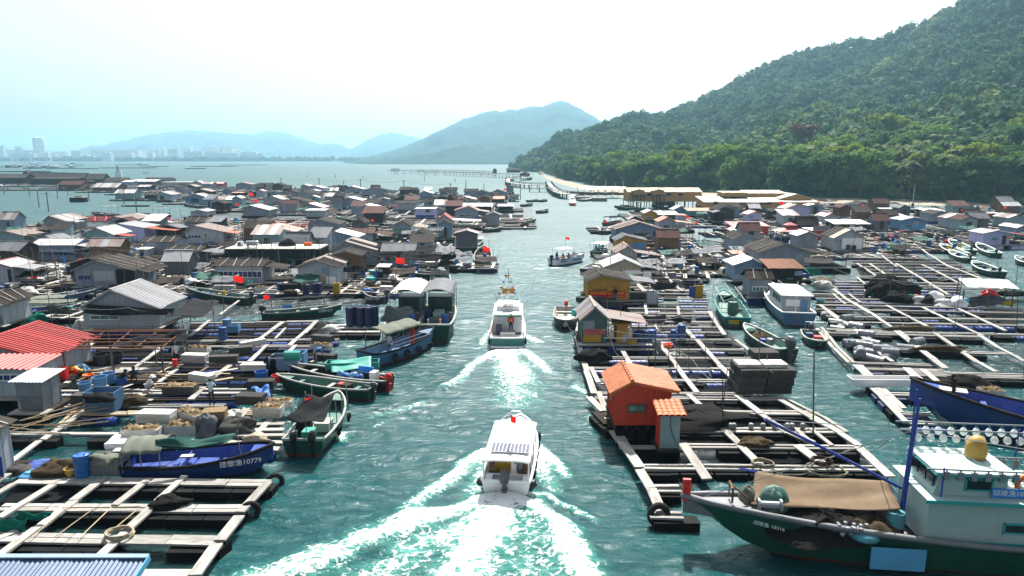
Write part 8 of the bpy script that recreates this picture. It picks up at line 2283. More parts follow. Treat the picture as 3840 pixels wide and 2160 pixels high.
crate('D',1740,370,(2.0,1.2,.9),'darkwood','dark slatted pen with pale lid left of the cabin boat',0);crate('D',660,300,(1.0,.8,.9),'white','white freezer box with a red mark beside the tan hut',0,None,'box','box',False)
crate('D',2480,1110,(4.6,.9,.5),'white','long white covered trough on the right fish farm',-.02,None,'trough','trough',False)
# sacks, bundles and nets
PI_=[('A',1548,405,.55,.5,1.15,'tarpgrey','big grey woven sack standing in the foam pile'),('B',960,1250,1.0,.6,.55,'brownnet','brown tangled net heap right of the blue sheet box'),('A',1740,270,.7,.5,.45,'foam','white plastic sack heap beside the grey sack'),('A',1760,370,1.1,.7,.75,'foamgrey','dark foam rubble heap behind the green tarpaulin'),('B',255,640,.9,.7,.9,'greennet','green net heap left of the long white-roofed house'),('B',620,650,.9,.5,.6,'foam','white wrapped roll beside the long white-roofed house'),('B',540,1010,.55,.4,.5,'yellow','yellow plastic bag heap at the red house door'),('B',610,1000,.5,.4,.5,'lightblue','pale blue plastic bag at the red house door'),('B',560,1015,.25,.25,.4,'red','red bucket-shaped bag at the red house door'),
('B',2060,985,.8,.6,.9,'net','black net heap left of the long blue bin'),('B',2500,690,.8,.5,.5,'foam','white float bunch near the navy barrels'),('D',265,925,1.2,.8,.8,'net','coiled black net heap at the corner of the large right raft'),('D',1060,1400,2.6,1.5,.55,'net','wide black net spread right of the orange hut'),('K',1180,1060,1.6,1.0,1.4,'net','left mound of the black net hill on the far right fish farm'),('K',1300,1080,1.8,1.1,1.6,'net','central mound of the black net hill'),('K',1260,1000,1.6,1.0,1.6,'net','back mound of the black net hill'),('K',1480,1040,1.3,.9,1.2,'net','right mound of the black net hill'),('K',1390,1120,1.5,.9,1.0,'net','front mound of the black net hill'),('K',1400,1000,1.2,.8,1.2,'net','small back mound of the black net hill'),
('K',1140,1065,.7,.5,.7,'greennet','green net bundle at the left of the black net hill'),('K',1490,1100,.7,.5,.6,'greennet','green net bundle in front of the black net hill'),('K',1540,1000,.7,.4,.5,'greennet','green net bundle behind the black net hill'),('K',1420,1085,.4,.4,.5,'tarpolive','olive sack among the black nets'),('K',1360,1030,.4,.3,.5,'lightblue','blue sack on the black net hill'),('K',1540,1078,.35,.3,.35,'pink','pink basin beside the black net hill'),
('K',1580,1120,.9,.5,.6,'foam','white sack heap right of the black nets'),('K',1660,1130,.6,.5,.8,'blackcloth','black bag between white sacks'),('K',1750,1100,1.0,.6,.8,'white','bright white sack heap in front of the white work shelter'),('K',1830,1150,1.1,.6,.6,'foam','pale rubbish heap at the shelter corner'),('K',1960,1160,.7,.6,.9,'white','clear plastic bag heap below the white work shelter'),('K',2020,1140,.5,.4,.6,'skyblue','blue plastic bag below the white work shelter'),('K',2150,1140,1.6,.7,.7,'darkgrey','dark pipe heap below the white work shelter'),('K',2260,1080,.9,.5,.9,'red','red crate heap under the white work shelter'),('K',2300,1130,1.0,.6,.7,'tarpgrey','grey sack heap under the white work shelter'),('K',2440,1150,.5,.4,.4,'yellow','yellow basin right of the white work shelter'),('K',2500,1060,1.6,.8,.5,'net','long dark net roll behind the shelter end'),
('K',650,985,1.3,.8,.8,'foam','white plastic-wrapped bundle on the right fish farm'),('U',1200,815,2.3,.35,.35,'brownnet','long brown net roll on the fish farm beam'),('U',1530,1070,2.3,.35,.35,'brownnet','second long brown net roll on the fish farm beam'),('E',2150,50,1.6,.8,.8,'net','black net heap behind the blue wooden boat'),('A',400,690,1.3,.7,.5,'brownnet','brown net heap on the blue tarpaulin left of the blue drum'),('A',90,690,.8,.5,.4,'foamgrey','grey rubble heap by the white and blue hut'),('A',360,640,1.6,.5,.25,'deckblue','flat blue tarpaulin behind the brown net heap'),('A',250,700,.8,.4,.2,'skyblue','bright blue plastic sheet left of the brown net heap'),('A',1260,940,.8,.5,.35,'net','black net draped over the middle plank walkway'),('A',1920,440,.6,.4,.35,'rope','grey rope heap right of the green tarpaulin'),
('B',190,410,1.1,.6,.7,'foam','white sack heap at the left edge boats'),('B',1395,275,.9,.6,.6,'foam','white sack heap behind the crusted foam block'),('B',1430,215,.8,.5,.4,'gold','tan sponge heap near the grey-wrapped hut'),('B',1500,290,.7,.6,.8,'tarpgrey','grey hammock-like tarp by the white sacks'),('B',1880,350,.6,.5,.6,'turquoise','teal plastic bundle near the big red flag'),('B',1120,315,.5,.3,.35,'orange','orange tarpaulin bundle on the deck of the brown-roofed house'),('D',1400,400,1.2,.8,.6,'tarpgrey','pale covered heap on the side channel bank'),('E',560,470,.8,.5,.35,'brownnet','tan net hanging between the near planks')]
for i,(z,u,v,rx,ry,h,m,lb)in enumerate(PI_):
 if not lb:continue
 q=G(z,u,v,ZT)
 pile('net_heap' if 'net' in lb else 'heap',lb,'net heap' if 'net' in lb else 'heap',(q.x,q.y+ry*.6,ZT),rx,ry,h,m,100+i,'heaps on the rafts',0,.45)
r=random.Random(8)
GB=[(110,810),(235,830),(350,815),(400,845),(430,870),(460,920),(40,660),(90,720),(250,730),(270,995),(310,1030),(345,1060),(400,1020),(540,1000),(550,1035),(640,1055),(540,1060),(430,1070),(410,1100),(600,1090),(640,1120),(420,1145),(520,1110),(500,1185),(610,1190),(740,1105),(750,1165),(780,1195),(950,1055),(1150,1045),(1230,1100),(690,1085)]
for i,(u,v)in enumerate(GB):
 q=G('U',u,v,.15);barrel((q.x,q.y,.0+.35*(i%3==2)),'greypipe','grey plastic barrel in the heap floating between the right fish farm planks','barrel','grey barrel heap',lying=r.uniform(-1.2,1.2)+math.pi/2,sc=1.15,sz=1.3)
for i,u in enumerate((360,385,515,605,690,790,825,905)):
 q=G('E',u,335,ZT+.05);o=MB().lathe([(.03,0),(.12,.01),(.15,.1),(.15,.2),(.11,.3),(.03,.31)],10).build('buoy','greyplastic',smooth=True,loc=(q.x,q.y,ZT+.04));tag(o,'small grey float standing on a beam of the large right raft','float','small floats on the near right beam')
rope_coil(tuple(G('A',905,1150,ZT+.02)),.42,'coil of pale rope on the front plank walkway');rope_coil(tuple(G('E',605,620,ZT+.08)),.42,'rope coil on the long plank left of the black hoop');rope_coil(tuple(G('E',1080,660,ZT+.1)),.75,'large white rope hoop hanging over the raft edge by the trawler',n=2);rope_coil(tuple(G('E',1050,600,ZT+.1)),.4,'brown rope coil above the white hoop','brownnet')
# thin bamboo rods over the lower left pens
for i,(a,b)in enumerate((((215,1180),(500,930)),((405,1160),(700,945)),((590,1170),(840,930)),((770,1170),(1050,935)),((610,1150),(810,960)),((420,1185),(1060,925)))):
 if i==5:a,b=(470,935),(1060,925)
 A,B=G('A',*a,ZT+.12),G('A',*b,ZT+.12);o=MB().tube([(0,0,0),B-A],.022,5).build('bamboo_rod','palewood',loc=A);tag(o,'thin yellow bamboo rod across the lower left pens, number %s from the left'%['one','two','four','five','three','six'][i],'rod','bamboo rods over the pens')
for i in range(14):
 r=random.Random(i+50);A=G('A',r.uniform(-20,350),r.uniform(240,370),ZT+.15+.02*i);an=r.uniform(-.3,1.1);L=r.uniform(2,4.5)
 o=MB().tube([(0,0,0),(L*math.cos(an),L*math.sin(an),.05)],.03,5).build('bamboo_rod','palewood',loc=A);tag(o,'bamboo rod in the loose pile left of the foam blocks','rod','loose bamboo pile')
def pipe_cage(z,c4,label):
 P=[G(z,u,v,.4)for u,v in c4];o=(P[0]+P[2])/2
 t=thing('fish_cage',label,'fish cage',(o.x,o.y,0),0,'red pipe fish cages')
 for i in range(7):
  a,b=P[0].lerp(P[3],i/6)-o,P[1].lerp(P[2],i/6)-o;a.z=b.z=.35
  MB().tube([a,b],.16,6).build('pipe','pink',t)
 for i in range(5):
  a,b=P[0].lerp(P[1],i/4)-o,P[3].lerp(P[2],i/4)-o;a.z=b.z=.45
  MB().tube([a,b],.16,6).build('pipe','pink',t)
  for k in range(4):q=a.lerp(b,k/3.3);MB().tube([q,q+Vector((0,0,.9))],.05,5).build('stanchion','pink',t)
pipe_cage('H',[(540,505),(890,512),(870,545),(560,540)],'floating cage of pinkish red pipes behind the yellow-sided hut');pipe_cage('H',[(1080,515),(1290,518),(1290,545),(1090,545)],'floating cage of red pipes right of the rust-striped hut');pipe_cage('H',[(2090,550),(2320,555),(2310,600),(2110,600)],'floating cage of red pipes beside the green-footed hut')
# loose clutter on every raft
KINDS=['foam','block','barrel','net','net','sack','sack','crate','crate','planks','planks','barrel','tarp','tarp']
rr=random.Random(77)
def clutter(cx,cyy,W,D,ph,n):
 for k in range(n):
  x,y=cx+rr.uniform(-.45,.45)*W,cyy+rr.uniform(-.45,.45)*D
  kd=rr.choice(KINDS);RP_=rel_phrase(x,y)
  if kd in('foam','block'):
   m='foam' if kd=='foam' else 'foamgrey'
   foam_block((x,y,ZT),(rr.uniform(1.0,2.0),rr.uniform(.5,.9),rr.uniform(.35,.6)),rr.uniform(-.5,.5),m,('pale foam block' if m=='foam' else 'dark foam block')+' on a raft '+RP_,'scattered foam blocks',rr.random()<.3)
  elif kd=='barrel':barrel((x,y,ZT),rr.choice(['bluebarrel','bluebarrel','navy','lightblue']),'blue barrel on a raft '+RP_,'barrel','scattered barrels',sc=rr.uniform(.9,1.25))
  elif kd=='net':pile('net_heap','dark net heap on a raft '+RP_,'net heap',(x,y,ZT),rr.uniform(.6,1.3),rr.uniform(.4,.8),rr.uniform(.35,.8),rr.choice(['net','brownnet','net']),rr.randrange(1000),'scattered net heaps',n=12)
  elif kd=='sack':pile('sack_heap','pale sack heap on a raft '+RP_,'sack heap',(x,y,ZT),rr.uniform(.4,.9),rr.uniform(.35,.6),rr.uniform(.3,.6),rr.choice(['foam','white','tarpgrey','tarpblue']),rr.randrange(1000),'scattered sack heaps',n=12)
  elif kd=='crate':tag(boxpart('crate',rr.choice(['white','deckblue','brownwood','greyplastic','cabintrim','red']),None,(x,y,ZT+.25),(rr.uniform(.5,1.1),rr.uniform(.4,.8),.5),rr.uniform(-.4,.4)),'storage crate on a raft '+RP_,'crate','scattered crates')
  elif kd=='tarp':cloth('tarpaulin','low sheet awning over a raft '+RP_,'tarpaulin',[(x-1.4,y+1,1.9),(x+1.4,y+1,2.0),(x+1.5,y-1,1.6),(x-1.3,y-1,1.5)],rr.choice(['shadecloth','shadecloth','tarpgrey','tarpgreen','felt']),.25,.06,8,6,rr.randrange(999),'low awnings over the rafts')
  else:
   t=thing('plank_stack','small stack of planks on a raft '+RP_,'plank stack',(x,y,ZT),rr.uniform(-.4,.4),'plank stacks')
   for j in range(4):boxpart('plank',rr.choice(['plank','palewood','darkwood']),t,(rr.uniform(-.2,.2),rr.uniform(-.1,.1),.04+.06*j),(rr.uniform(2,3.2),.24,.05))
for(cx,cyy,W,D,ph)in ITEMS:
 clutter(cx,cyy,W,D,ph,7 if cyy<90 else 6 if cyy<130 else 4)
RO=[('D',[(370,690,3.2),(440,870,.6)],'white hose hanging from a pole beside the green and yellow hut'),('D',[(460,560,3.4),(900,580,2.2),(1140,540,2.0)],'wire strung right from the green and yellow hut'),('D',[(720,620,2.2),(1000,900,1.2),(1230,1090,1.4)],'slack rope crossing the large right raft'),('D',[(330,740,1.8),(1130,745,1.6)],'thin rail of pipe behind the blue barrels'),('D',[(320,675,2.4),(1180,690,1.8)],'upper wire behind the blue barrels'),('D',[(950,480,2.2),(1130,390,2.6)],'rope rising to the yellow cabinet'),('D',[(1500,900,3.8),(1700,1010,.8)],'stay rope from the pole on the foam stack'),
('E',[(540,660,1.4),(1280,480,.8)],'pale mooring rope from the trawler to the raft corner'),('E',[(1560,420,5.0),(1330,460,.7)],'mooring line from the trawler mast'),('E',[(640,630,.7),(1010,640,.7)],'pale rope lying along the near raft beam'),('K',[(740,790,3.0),(1250,890,3.2),(1660,930,3.0)],'wire between poles over the far right fish farm'),('K',[(980,1110,.6),(1080,960,2.4)],'rope up to a pole beside the black net hill'),('K',[(1300,900,3.6),(1920,880,3.0)],'wire from the net hill to the white work shelter'),('B',[(400,470,3.6),(970,510,3.0),(1230,500,3.0)],'wire sagging across the front of the shade cloth'),
('B',[(345,60,4.0),(790,90,3.6),(1100,120,4.2)],'wire across the middle huts on the left'),('B',[(80,80,4.0),(500,260,.9)],'long slanting bamboo pole above the left rafts'),('B',[(1080,120,3.4),(1275,180,2.0)],'slanting pole beside the white toilet cabin'),('C',[(0,440,1.4),(520,470,1.6)],'mooring rope over the shade-strip skiff'),('H',[(290,760,3.4),(720,730,3.4),(1180,760,3.6)],'wire linking poles before the white-ridged house'),('H',[(900,660,3.4),(1400,640,3.8)],'wire between the lilac house and its neighbour'),('A',[(1820,520,.9),(1790,350,2.4)],'thin line from the open blue boat to a pole'),('C',[(2350,640,.6),(2440,690,.5)],'mooring rope of the pale grey skiff')]
for z,q,lb in RO:
 thick=.05 if 'pole' in lb and 'slanting' in lb else .03 if 'hose' in lb or 'rail' in lb else .016
 wire([G(z,u,v,h)for u,v,h in q],thick,'bamboo' if 'slanting' in lb else 'cream' if('hose' in lb or 'pale' in lb)else 'wire',lb,0 if 'slanting' in lb or 'rail' in lb else .35,'rope' if 'rope' in lb or 'line' in lb else 'pole' if 'slanting' in lb else 'cable','rope' if 'rope' in lb or 'line' in lb else 'pole' if 'slanting' in lb else 'cable')
PE=[('woman in a pale floral top and dark trousers standing on the work raft','B',1600,1243,ZT+.06,.1,'reach','cloth_floral','cloth_dark',None),('crouching worker in pale grey with a white hat on the work raft','B',1100,1140,ZT+.06,-1.0,'crouch','cloth_white','cloth_grey','white'),('crouching worker in dark blue left of the blue tub','B',905,1090,ZT+.06,-.6,'crouch','cloth_dark','cloth_blue',None),('crouching worker in dark clothes with back to us','B',1010,1070,ZT+.06,.4,'crouch','cloth_dark','cloth_dark',None),('person carrying a red bag under the black cloth','B',1335,940,ZT+.06,.8,'carry','cloth_white','cloth_dark',None),
('man in a blue shirt bending over a foam block','B',2385,925,ZT+.06,-1.2,'bend','cloth_blue','cloth_khaki',None),('worker in dark clothes standing in the olive-awning skiff','B',125,590,.45,-.4,'stand','cloth_dark','cloth_dark',None),('woman with a pale headscarf in front of the yellow banner hut','D',415,470,ZT+.06,.3,'stand','cloth_dark','cloth_jeans','pink'),('crouching worker at the end of the grey sheets','D',1075,355,ZT+.06,1.0,'crouch','cloth_grey','cloth_khaki','foam'),('worker in blue sitting behind the chimney-cap hut','J',1335,932,ZT+.06,.0,'sit','cloth_blue','cloth_dark',None),('left of three people standing on the framed boat','J',604,912,.45,.5,'stand','cloth_blue','cloth_jeans',None),
('middle of three people standing on the framed boat, in pale teal','J',636,908,.45,.2,'stand','cloth_teal','cloth_dark',None),('right of three people standing on the framed boat, in black','J',670,905,.45,-.2,'stand','cloth_dark','cloth_dark',None),('worker in the dark doorway area under the straight dark awning','T',500,1190,ZT+.06,.6,'stand','cloth_khaki','cloth_dark',None)]
for i,(lb,z,u,v,zz,yaw,po,sh,le,hat)in enumerate(PE):
 q=G(z,u,v,zz);person(lb,(q.x,q.y,zz-.03),yaw,po,sh,le,hat,sleeves=(i%2==0))
q=G('B',1318,900,1.2);tag(MB().b2(-.16,.16,-.1,.1,-.3,.2).build('bag','red',loc=(q.x,q.y,1.0)),'red shoulder bag carried under the black cloth','bag')
def aboard(t,lb,p,yaw,pose,sh,le,hat=None,vest=None,h=1.65):
 w=t.matrix_basis@Vector(p);return person(lb,tuple(w),t.rotation_euler.z+yaw,pose,sh,le,hat,h,vest)
hb=bpy.data.objects['hooded_boat'];aboard(hb,'man in a white shirt and jeans standing on the olive-hooded boat',(-1.6,-.3,.45),-1.3,'stand','cloth_white','cloth_jeans')
aboard(FERRY,'skipper in grey with a red scarf sitting at the stern of the white ferry',(-2.45,-.5,.30),-math.pi/2,'sit','cloth_grey','cloth_dark',None,None)
for k,(x,y)in enumerate(((-1.4,.6),(-1.1,-.5),(-.4,.55))):aboard(FERRY,'passenger in a red life vest under the white ferry roof, %s'%['on the left bench','on the right bench','at the front'][k],(x,y,.2),-math.pi/2,'sit','cloth_dark','cloth_dark',None,'red')
aboard(PATROL,'helmsman in an orange vest on the bunting boat',(-1.75,-.25,.55),-math.pi/2,'stand','cloth_dark','cloth_dark',None,'cloth_orange')
L=PASS['L']
for k in range(7):aboard(PASS,'passenger %s in the blue and white open boat'%['steering at the stern','in yellow behind the steersman','in an orange vest amidships','beside the orange vest','in the middle row','in the front row','nearest the bow'][k],(-L*.30+k*L*.085,.35*(-1)**k,.18 if k else .25),-math.pi/2,'stand' if k==0 else 'sit',['cloth_dark','yellow','cloth_dark','cloth_blue','cloth_dark','cloth_white','cloth_dark'][k],'cloth_dark',None,'cloth_orange' if k in(2,4)else None)
rbx=bpy.data.objects['passenger_boat.001']
for k in range(2):aboard(rbx,['left','right'][k]+' passenger in the little red boat',(-1.0,.5-k,.3),math.pi/2,'sit','cloth_dark','cloth_dark')
# red slogan banner on the yellow hut
def banner():
 t=BANNER;Y=t.location.y-.06
 a,b=AT('J',536,1266,Y),AT('J',886,1330,Y)
 o=thing('banner','red slogan banner with yellow characters on the mustard hut','banner',((a.x+b.x)/2,Y,(a.z+b.z)/2))
 boxpart('cloth','bannerred',o,(0,0,0),(b.x-a.x,.02,a.z-b.z));
 W=b.x-a.x
 x=text_obj('走私行为零容忍 守法经营促发展',.5,'staryellow',o,(0,-.02,.10),(math.pi/2,0,0),'lettering',sx=1.0)
 bpy.context.view_layer.update();k=W*.94/max(x.dimensions.x,.01);x.scale=(k,min(k*1.25,.95),1)
 x2=text_obj('陵水边防大队宣',.2,'staryellow',o,(W*.25,-.02,-(a.z-b.z)*.34),(math.pi/2,0,0),'lettering')
banner()
# shore, landing, boardwalks
def shore_sheet():
 pts=[G('P',x,y)for x,y in[(2060,648),(2020,655),(2050,672),(2100,690),(2160,708),(2230,722),(2300,735),(2420,742),(2700,752),(3100,762),(3500,772),(3900,780),(4600,800)]]
 b=MB();n=len(pts)
 top=[]
 for p in pts:
  a=p.x/p.y;Yb=p.y*1.10+6
  top.append(Vector((a*Yb,Yb,1.1)))
 vs=[(p.x,p.y,-.15)for p in pts]+[(p.x*1.03,p.y*1.03+1,.45)for p in pts]+[tuple(p)for p in top]
 b.mesh(vs,[(i,i+1,i+1+n,i+n)for i in range(n-1)]+[(i+n,i+1+n,i+1+2*n,i+2*n)for i in range(n-1)])
 o=b.build('beach','sand',None,True);o['kind']='structure';o['label']='pale sand beach at the foot of the wooded hill'
shore_sheet()
def boardwalk(z,pts,w,zd,label,step=4.0,rail=True,ph=None,m='plank'):
 P=[G(z,u,v,zd)for u,v in pts]
 o=P[0];t=thing('boardwalk',label,'boardwalk',(o.x,o.y,0))
 if ph:land(ph,t)
 path=[]
 for a,b in zip(P[:-1],P[1:]):
  n=max(1,round((b-a).length/step))
  path+=[a.lerp(b,i/n)for i in range(n)]
 path.append(P[-1])
 pm=_UNIT.setdefault('pier_post',MB().tube([(0,0,-1),(0,0,0)],.16,6).data('pier_post','concrete'))
 rl=[MB(),MB()]
 for i,(a,b)in enumerate(zip(path[:-1],path[1:])):
  d=(b-a);L=d.length;rz=math.atan2(d.y,d.x);c=(a+b)/2-o
  boxpart('deck_panel',m,t,(c.x,c.y,zd),(L*1.01,w,.18),rz)
  nn=Vector((-math.sin(rz),math.cos(rz),0))
  for sg in(-1,1):
   q=a-o+nn*sg*w*.42
   put('pile',pm,t,(q.x,q.y,zd-.05),0,(1.3,1.3,zd+.8))
   if rail:
    e=a-o+nn*sg*w*.48;f=b-o+nn*sg*w*.48
    for hz in(.55,1.05):rl[(sg+1)//2].bar((e.x,e.y,zd+hz),(f.x,f.y,zd+hz),.10)
    rl[(sg+1)//2].bar((e.x,e.y,zd),(e.x,e.y,zd+1.15),.12)
 if rail:
  for r_ in rl:r_.build('railing','darkwood',t)
 return t
boardwalk('I',[(1990,315),(1985,332),(1920,338),(1850,338),(1818,348),(1825,368),(1900,382),(1990,390),(2110,392)],3.0,1.8,'curving timber boardwalk on posts looping off the beach',4.5,True,'curving boardwalk')
boardwalk('I',[(2125,375),(2150,412),(2190,440),(2250,458),(2345,462)],3.2,1.8,'railed boardwalk curving down to the landing',4.0,True)
boardwalk('I',[(1985,412),(2130,412)],4.0,1.8,'low concrete jetty below the curving boardwalk',5.0,False,None,'concrete')
boardwalk('I',[(1900,318),(1600,306),(1350,298),(1125,296)],4.0,2.2,'long straight pier on posts across the bay',9.0,True,'long pier')
boardwalk('I',[(1710,295),(1480,288),(1200,283),(920,288)],4.0,2.2,'second long pier behind, ending in gazebos',9.0,True,'gazebo pier')
for i,(u,v,w,hh)in enumerate(((948,288,16,26),(970,287,16,26),(992,287,16,26),(1165,292,46,20))):
 p=G('I',u,v,2.3);W=AT('I',u+w/2,v,p.y).x-AT('I',u-w/2,v,p.y).x;h=AT('I',u,v-hh,p.y).z-2.3
 t=thing('gazebo','small roofed gazebo, %s on the far pier'%['first','second','third','wide fourth'][i],'gazebo',(p.x,p.y,2.3),0,'gazebos on the far pier')
 MB().mesh([(-W/2,-2,h*.6),(W/2,-2,h*.6),(W/2,2,h*.6),(-W/2,2,h*.6),(0,0,h)],[(0,1,4),(1,2,4),(2,3,4),(3,0,4),(3,2,1,0)]).build('roof','thatch',t)
 for x in(-.42,.42):
  for y in(-1.7,1.7):MB().b2(x*W-.12,x*W+.12,y-.12,y+.12,0,h*.62).build('post','darkwood',t)
hut('I',1912,1988,322,306,292,'gf',8,'brownwood','brownroof','brown-roofed hut on the corner of the curving boardwalk','hut',None,z0=2.3,stilts=True,detail=0)
hut('I',1812,1915,296,276,262,'ef',9,'darkwood','felt','long dark pier house at the headland tip','house',None,z0=2.3,stilts=True,detail=0)
hut('I',1706,1736,300,276,264,'gf',4,'brownwood','brownroof','small gate hut on the long pier','hut',None,z0=2.3,stilts=True,detail=0)
# stone landing with market stalls
for i,(a,b,v,h)in enumerate(((2335,2440,510,1.4),(2460,2570,515,1.2),(2300,2400,470,1.5))):
 p,q=G('I',a,v),G('I',b,v)
 t=thing('landing',['grey stone landing block left of the stalls','grey stone landing block in front of the stalls','sandy landing step behind the red boat'][i],'landing',((p.x+q.x)/2,p.y+4,0),0,'landing blocks');
 n=6
 for k in range(n):boxpart('stone','concrete',t,(-(q.x-p.x)/2+(q.x-p.x)*(k+.5)/n,0,h/2-.4),((q.x-p.x)/n*.97,8,h+.8))
ST=[('tarpblue','blue-topped'),('orange','orange-topped'),('lightblue','pale blue-topped'),('gold','yellow-topped'),('tarpblue','dark blue-topped'),('orange','last orange-topped')]
for i,(m,nm)in enumerate(ST):
 p=G('J',500+68*i,330+(i%2)*6,1.4);w=5.2
 t=thing('market_stall',nm+' market stall on the landing, number %s from the left'%['one','two','three','four','five','six'][i],'stall',(p.x,p.y+3,1.0),0,'market stalls on the landing')
 c=MB();c.mesh([(-w/2,-2,2.4),(w/2,-2,2.4),(w/2,2,2.4),(-w/2,2,2.4),(-w/2,0,3.2),(w/2,0,3.2)],[(0,1,5,4),(2,3,4,5),(1,2,5),(3,0,4)]);c.build('awning',m,t)
 for x in(-.48,.48):
  for y in(-1.9,1.9):MB().tube([(x*w,y,-.6),(x*w,y,2.4)],.06,5).build('post','greymetal',t)
 boxpart('counter','brownwood',t,(0,-1.2,.6),(w*.8,.8,.9))
def lantern_rack():
 a,b=G('J',1415,440,.6),G('J',1620,440,.6);Y=a.y;H1=AT('J',1500,335,Y).z
 t=thing('lantern_rack','wooden frame hung with rows of red lanterns beside the yellow restaurant','lantern rack',(a.x,Y,0));W=b.x-a.x
 for i in range(6):MB().tube([(W*i/5,0,-.5),(W*i/5,0,H1+.3)],.09,6).build('post','darkwood',t)
 for zz in(H1,H1*.7):MB().bar((0,0,zz),(W,0,zz),.12).build('rail','darkwood',t)
 lm=MB().lathe([(.08,-.4),(.34,-.25),(.42,0),(.34,.25),(.08,.4)],10).data('lantern','red',True)
 for i in range(15):put('lantern',lm,t,(W*.04+W*.80*i/14,-.1,H1-.5-.25*(i%2)))
lantern_rack()
# poles in the water and their wires
PO=[('N',42,745,625),('N',285,765,660),('N',378,870,705),('N',470,910,722),('N',558,785,640),('N',655,750,655),('N',862,810,640),('N',1196,838,690),('N',1322,925,748),('I',110,385,335),('I',397,405,338),('I',710,420,345),('I',1036,420,353),('I',1387,430,376),('I',1503,440,357),('I',1640,450,380),('I',1915,500,385),('I',305,332,312),('I',520,335,310),('I',582,385,355),('I',1190,358,325),('I',1422,368,340),('I',728,340,318),('N',75,712,670)]
TOPS=[]
nmw=['tallest','second','third','fourth','fifth','sixth','seventh','leaning eighth','ninth']
for i,(z,u,vb,vt)in enumerate(PO):
 p=G(z,u,vb);top=AT(z,u,vt,p.y).z
 r0=.16 if p.y<300 else .22
 t=thing('pole',('%s wooden pole standing in the lagoon, counted from the left edge'%nmw[i])if i<9 else ordinal(i-8)+' thin dark pole listed along the far water edge','pole',(p.x,p.y,0),0,'poles in the lagoon' if i<9 else 'poles in the far water')
 MB().tube([(0,0,-1),(.5 if i==7 else .05,0,top)],[r0,r0*.7],7).build('shaft','pole',t)
 if i in(1,3,6,9,10,11,12,13):MB().bar((-.8,0,top-.5),(.8,0,top-.5),.12).build('crossarm','pole',t);MB().lathe([(.05,0),(.1,.1),(.05,.22)],6,(.7,0,top-.45)).build('insulator','white',t)
 TOPS.append(Vector((p.x,p.y,top-.2)))
wire([TOPS[9],TOPS[10],TOPS[11],TOPS[12],TOPS[13]],.045,'wire','power line running along the far edge of the village',1.2);wire([TOPS[0],TOPS[1],TOPS[3],TOPS[6]],.03,'wire','sagging wire between the lagoon poles',1.4)
# mooring box, raft, buoy, little lighthouse
p=G('N',762,818);t=thing('float_box','square black mooring float with white top in the lagoon','float',(p.x,p.y,0))
for k in range(3):boxpart('block','blackfoam',t,(-1.6+1.6*k,0,.6),(1.5,2.6,1.8))
boxpart('lid','foam',t,(0,0,1.6),(4.2,2.4,.25));pile('rubble',None,None,(0,0,1.7),1.2,.8,.5,'foamcrust',3,parent=t)
p=G('N',1330,862);t=thing('drift_raft','low black drifting raft in the middle of the lagoon','raft',(p.x,p.y,0))
for k in range(4):boxpart('beam','darkwood',t,(rnd.uniform(-.5,.5),-.9+.6*k,.25),(8.5-k,.4,.3),rnd.uniform(-.06,.06))
p=G('N',1148,582);t=thing('beacon','little white beacon tower on the bay beyond the thatched halls','beacon',(p.x,p.y,0));MB().lathe([(2.6,-1),(2.4,2.5),(2.2,5)],8).build('base','white',t);MB().lathe([(1.1,5),(1.2,6),(.7,7.5),(.9,8.5),(.1,9.5)],8).build('lantern_room','tealwall',t)
# rafts far out on the bay
r=random.Random(21)
FRR=[(0,250,482,3),(60,170,488,2),(250,400,496,2),(330,480,488,2),(450,620,496,2),(620,790,470,1),(640,740,496,1),(790,920,500,0),(1110,1460,462,2),(960,1500,492,0),(1360,1640,478,0),(1790,2000,498,0),(1850,2300,476,0),(2140,2560,462,0),(180,420,445,1),(560,790,452,1),(0,500,528,0),(270,360,470,1),(430,520,480,1)]
for i,(a,b,v,nh)in enumerate(sorted(FRR)):
 p,q=G('N',a,v),G('N',b,v);cx=(p.x+q.x)/2;W=q.x-p.x
 t=thing('far_raft',ordinal(i+1)+' distant low fish raft from the left on the open bay','raft',(cx,p.y,0),0,'rafts far out on the bay')
 for k in range(4):boxpart('beam','darkwood',t,(r.uniform(-.05,.05)*W,k*4-6,.5),(W*r.uniform(.7,1),1.2,.9))
 for k in range(nh):
  x=r.uniform(-.35,.35)*W;h=r.uniform(2.5,4);w=r.uniform(5,9)
  MB().mesh([(x-w/2,-2,0),(x+w/2,-2,0),(x+w/2,3,0),(x-w/2,3,0),(x-w/2,-2,h),(x+w/2,-2,h),(x+w/2,3,h),(x-w/2,3,h),(x-w/2,.5,h+1.3),(x+w/2,.5,h+1.3)],[(0,1,5,4),(1,2,6,9,5),(2,3,7,6),(3,0,4,8,7),(4,5,9,8),(6,7,8,9)]).build('cabin',r.choice(['sheetwall','bluewall','rustyroof','whitewall']),t)
def tree_mesh(key,m,R,h,seed,nq,leaf):
 k=('tree',key,m)
 if k in _UNIT:return _UNIT[k]
 rs=np.random.RandomState(seed)
 nl=20
 C=np.stack([rs.normal(0,R*.46,nl),rs.normal(0,R*.46,nl),rs.uniform(h*.14,h*.88,nl)],-1)
 rad=rs.uniform(.30,.52,nl)*R*(1.1-.35*np.abs(C[:,2]/h-.55))
 S=np.stack([rad,rad,rad*.8],-1)
 _UNIT[k]=(clump_mesh('crown',C,S,None,m,rs,nq,leaf),C)
 return _UNIT[k]
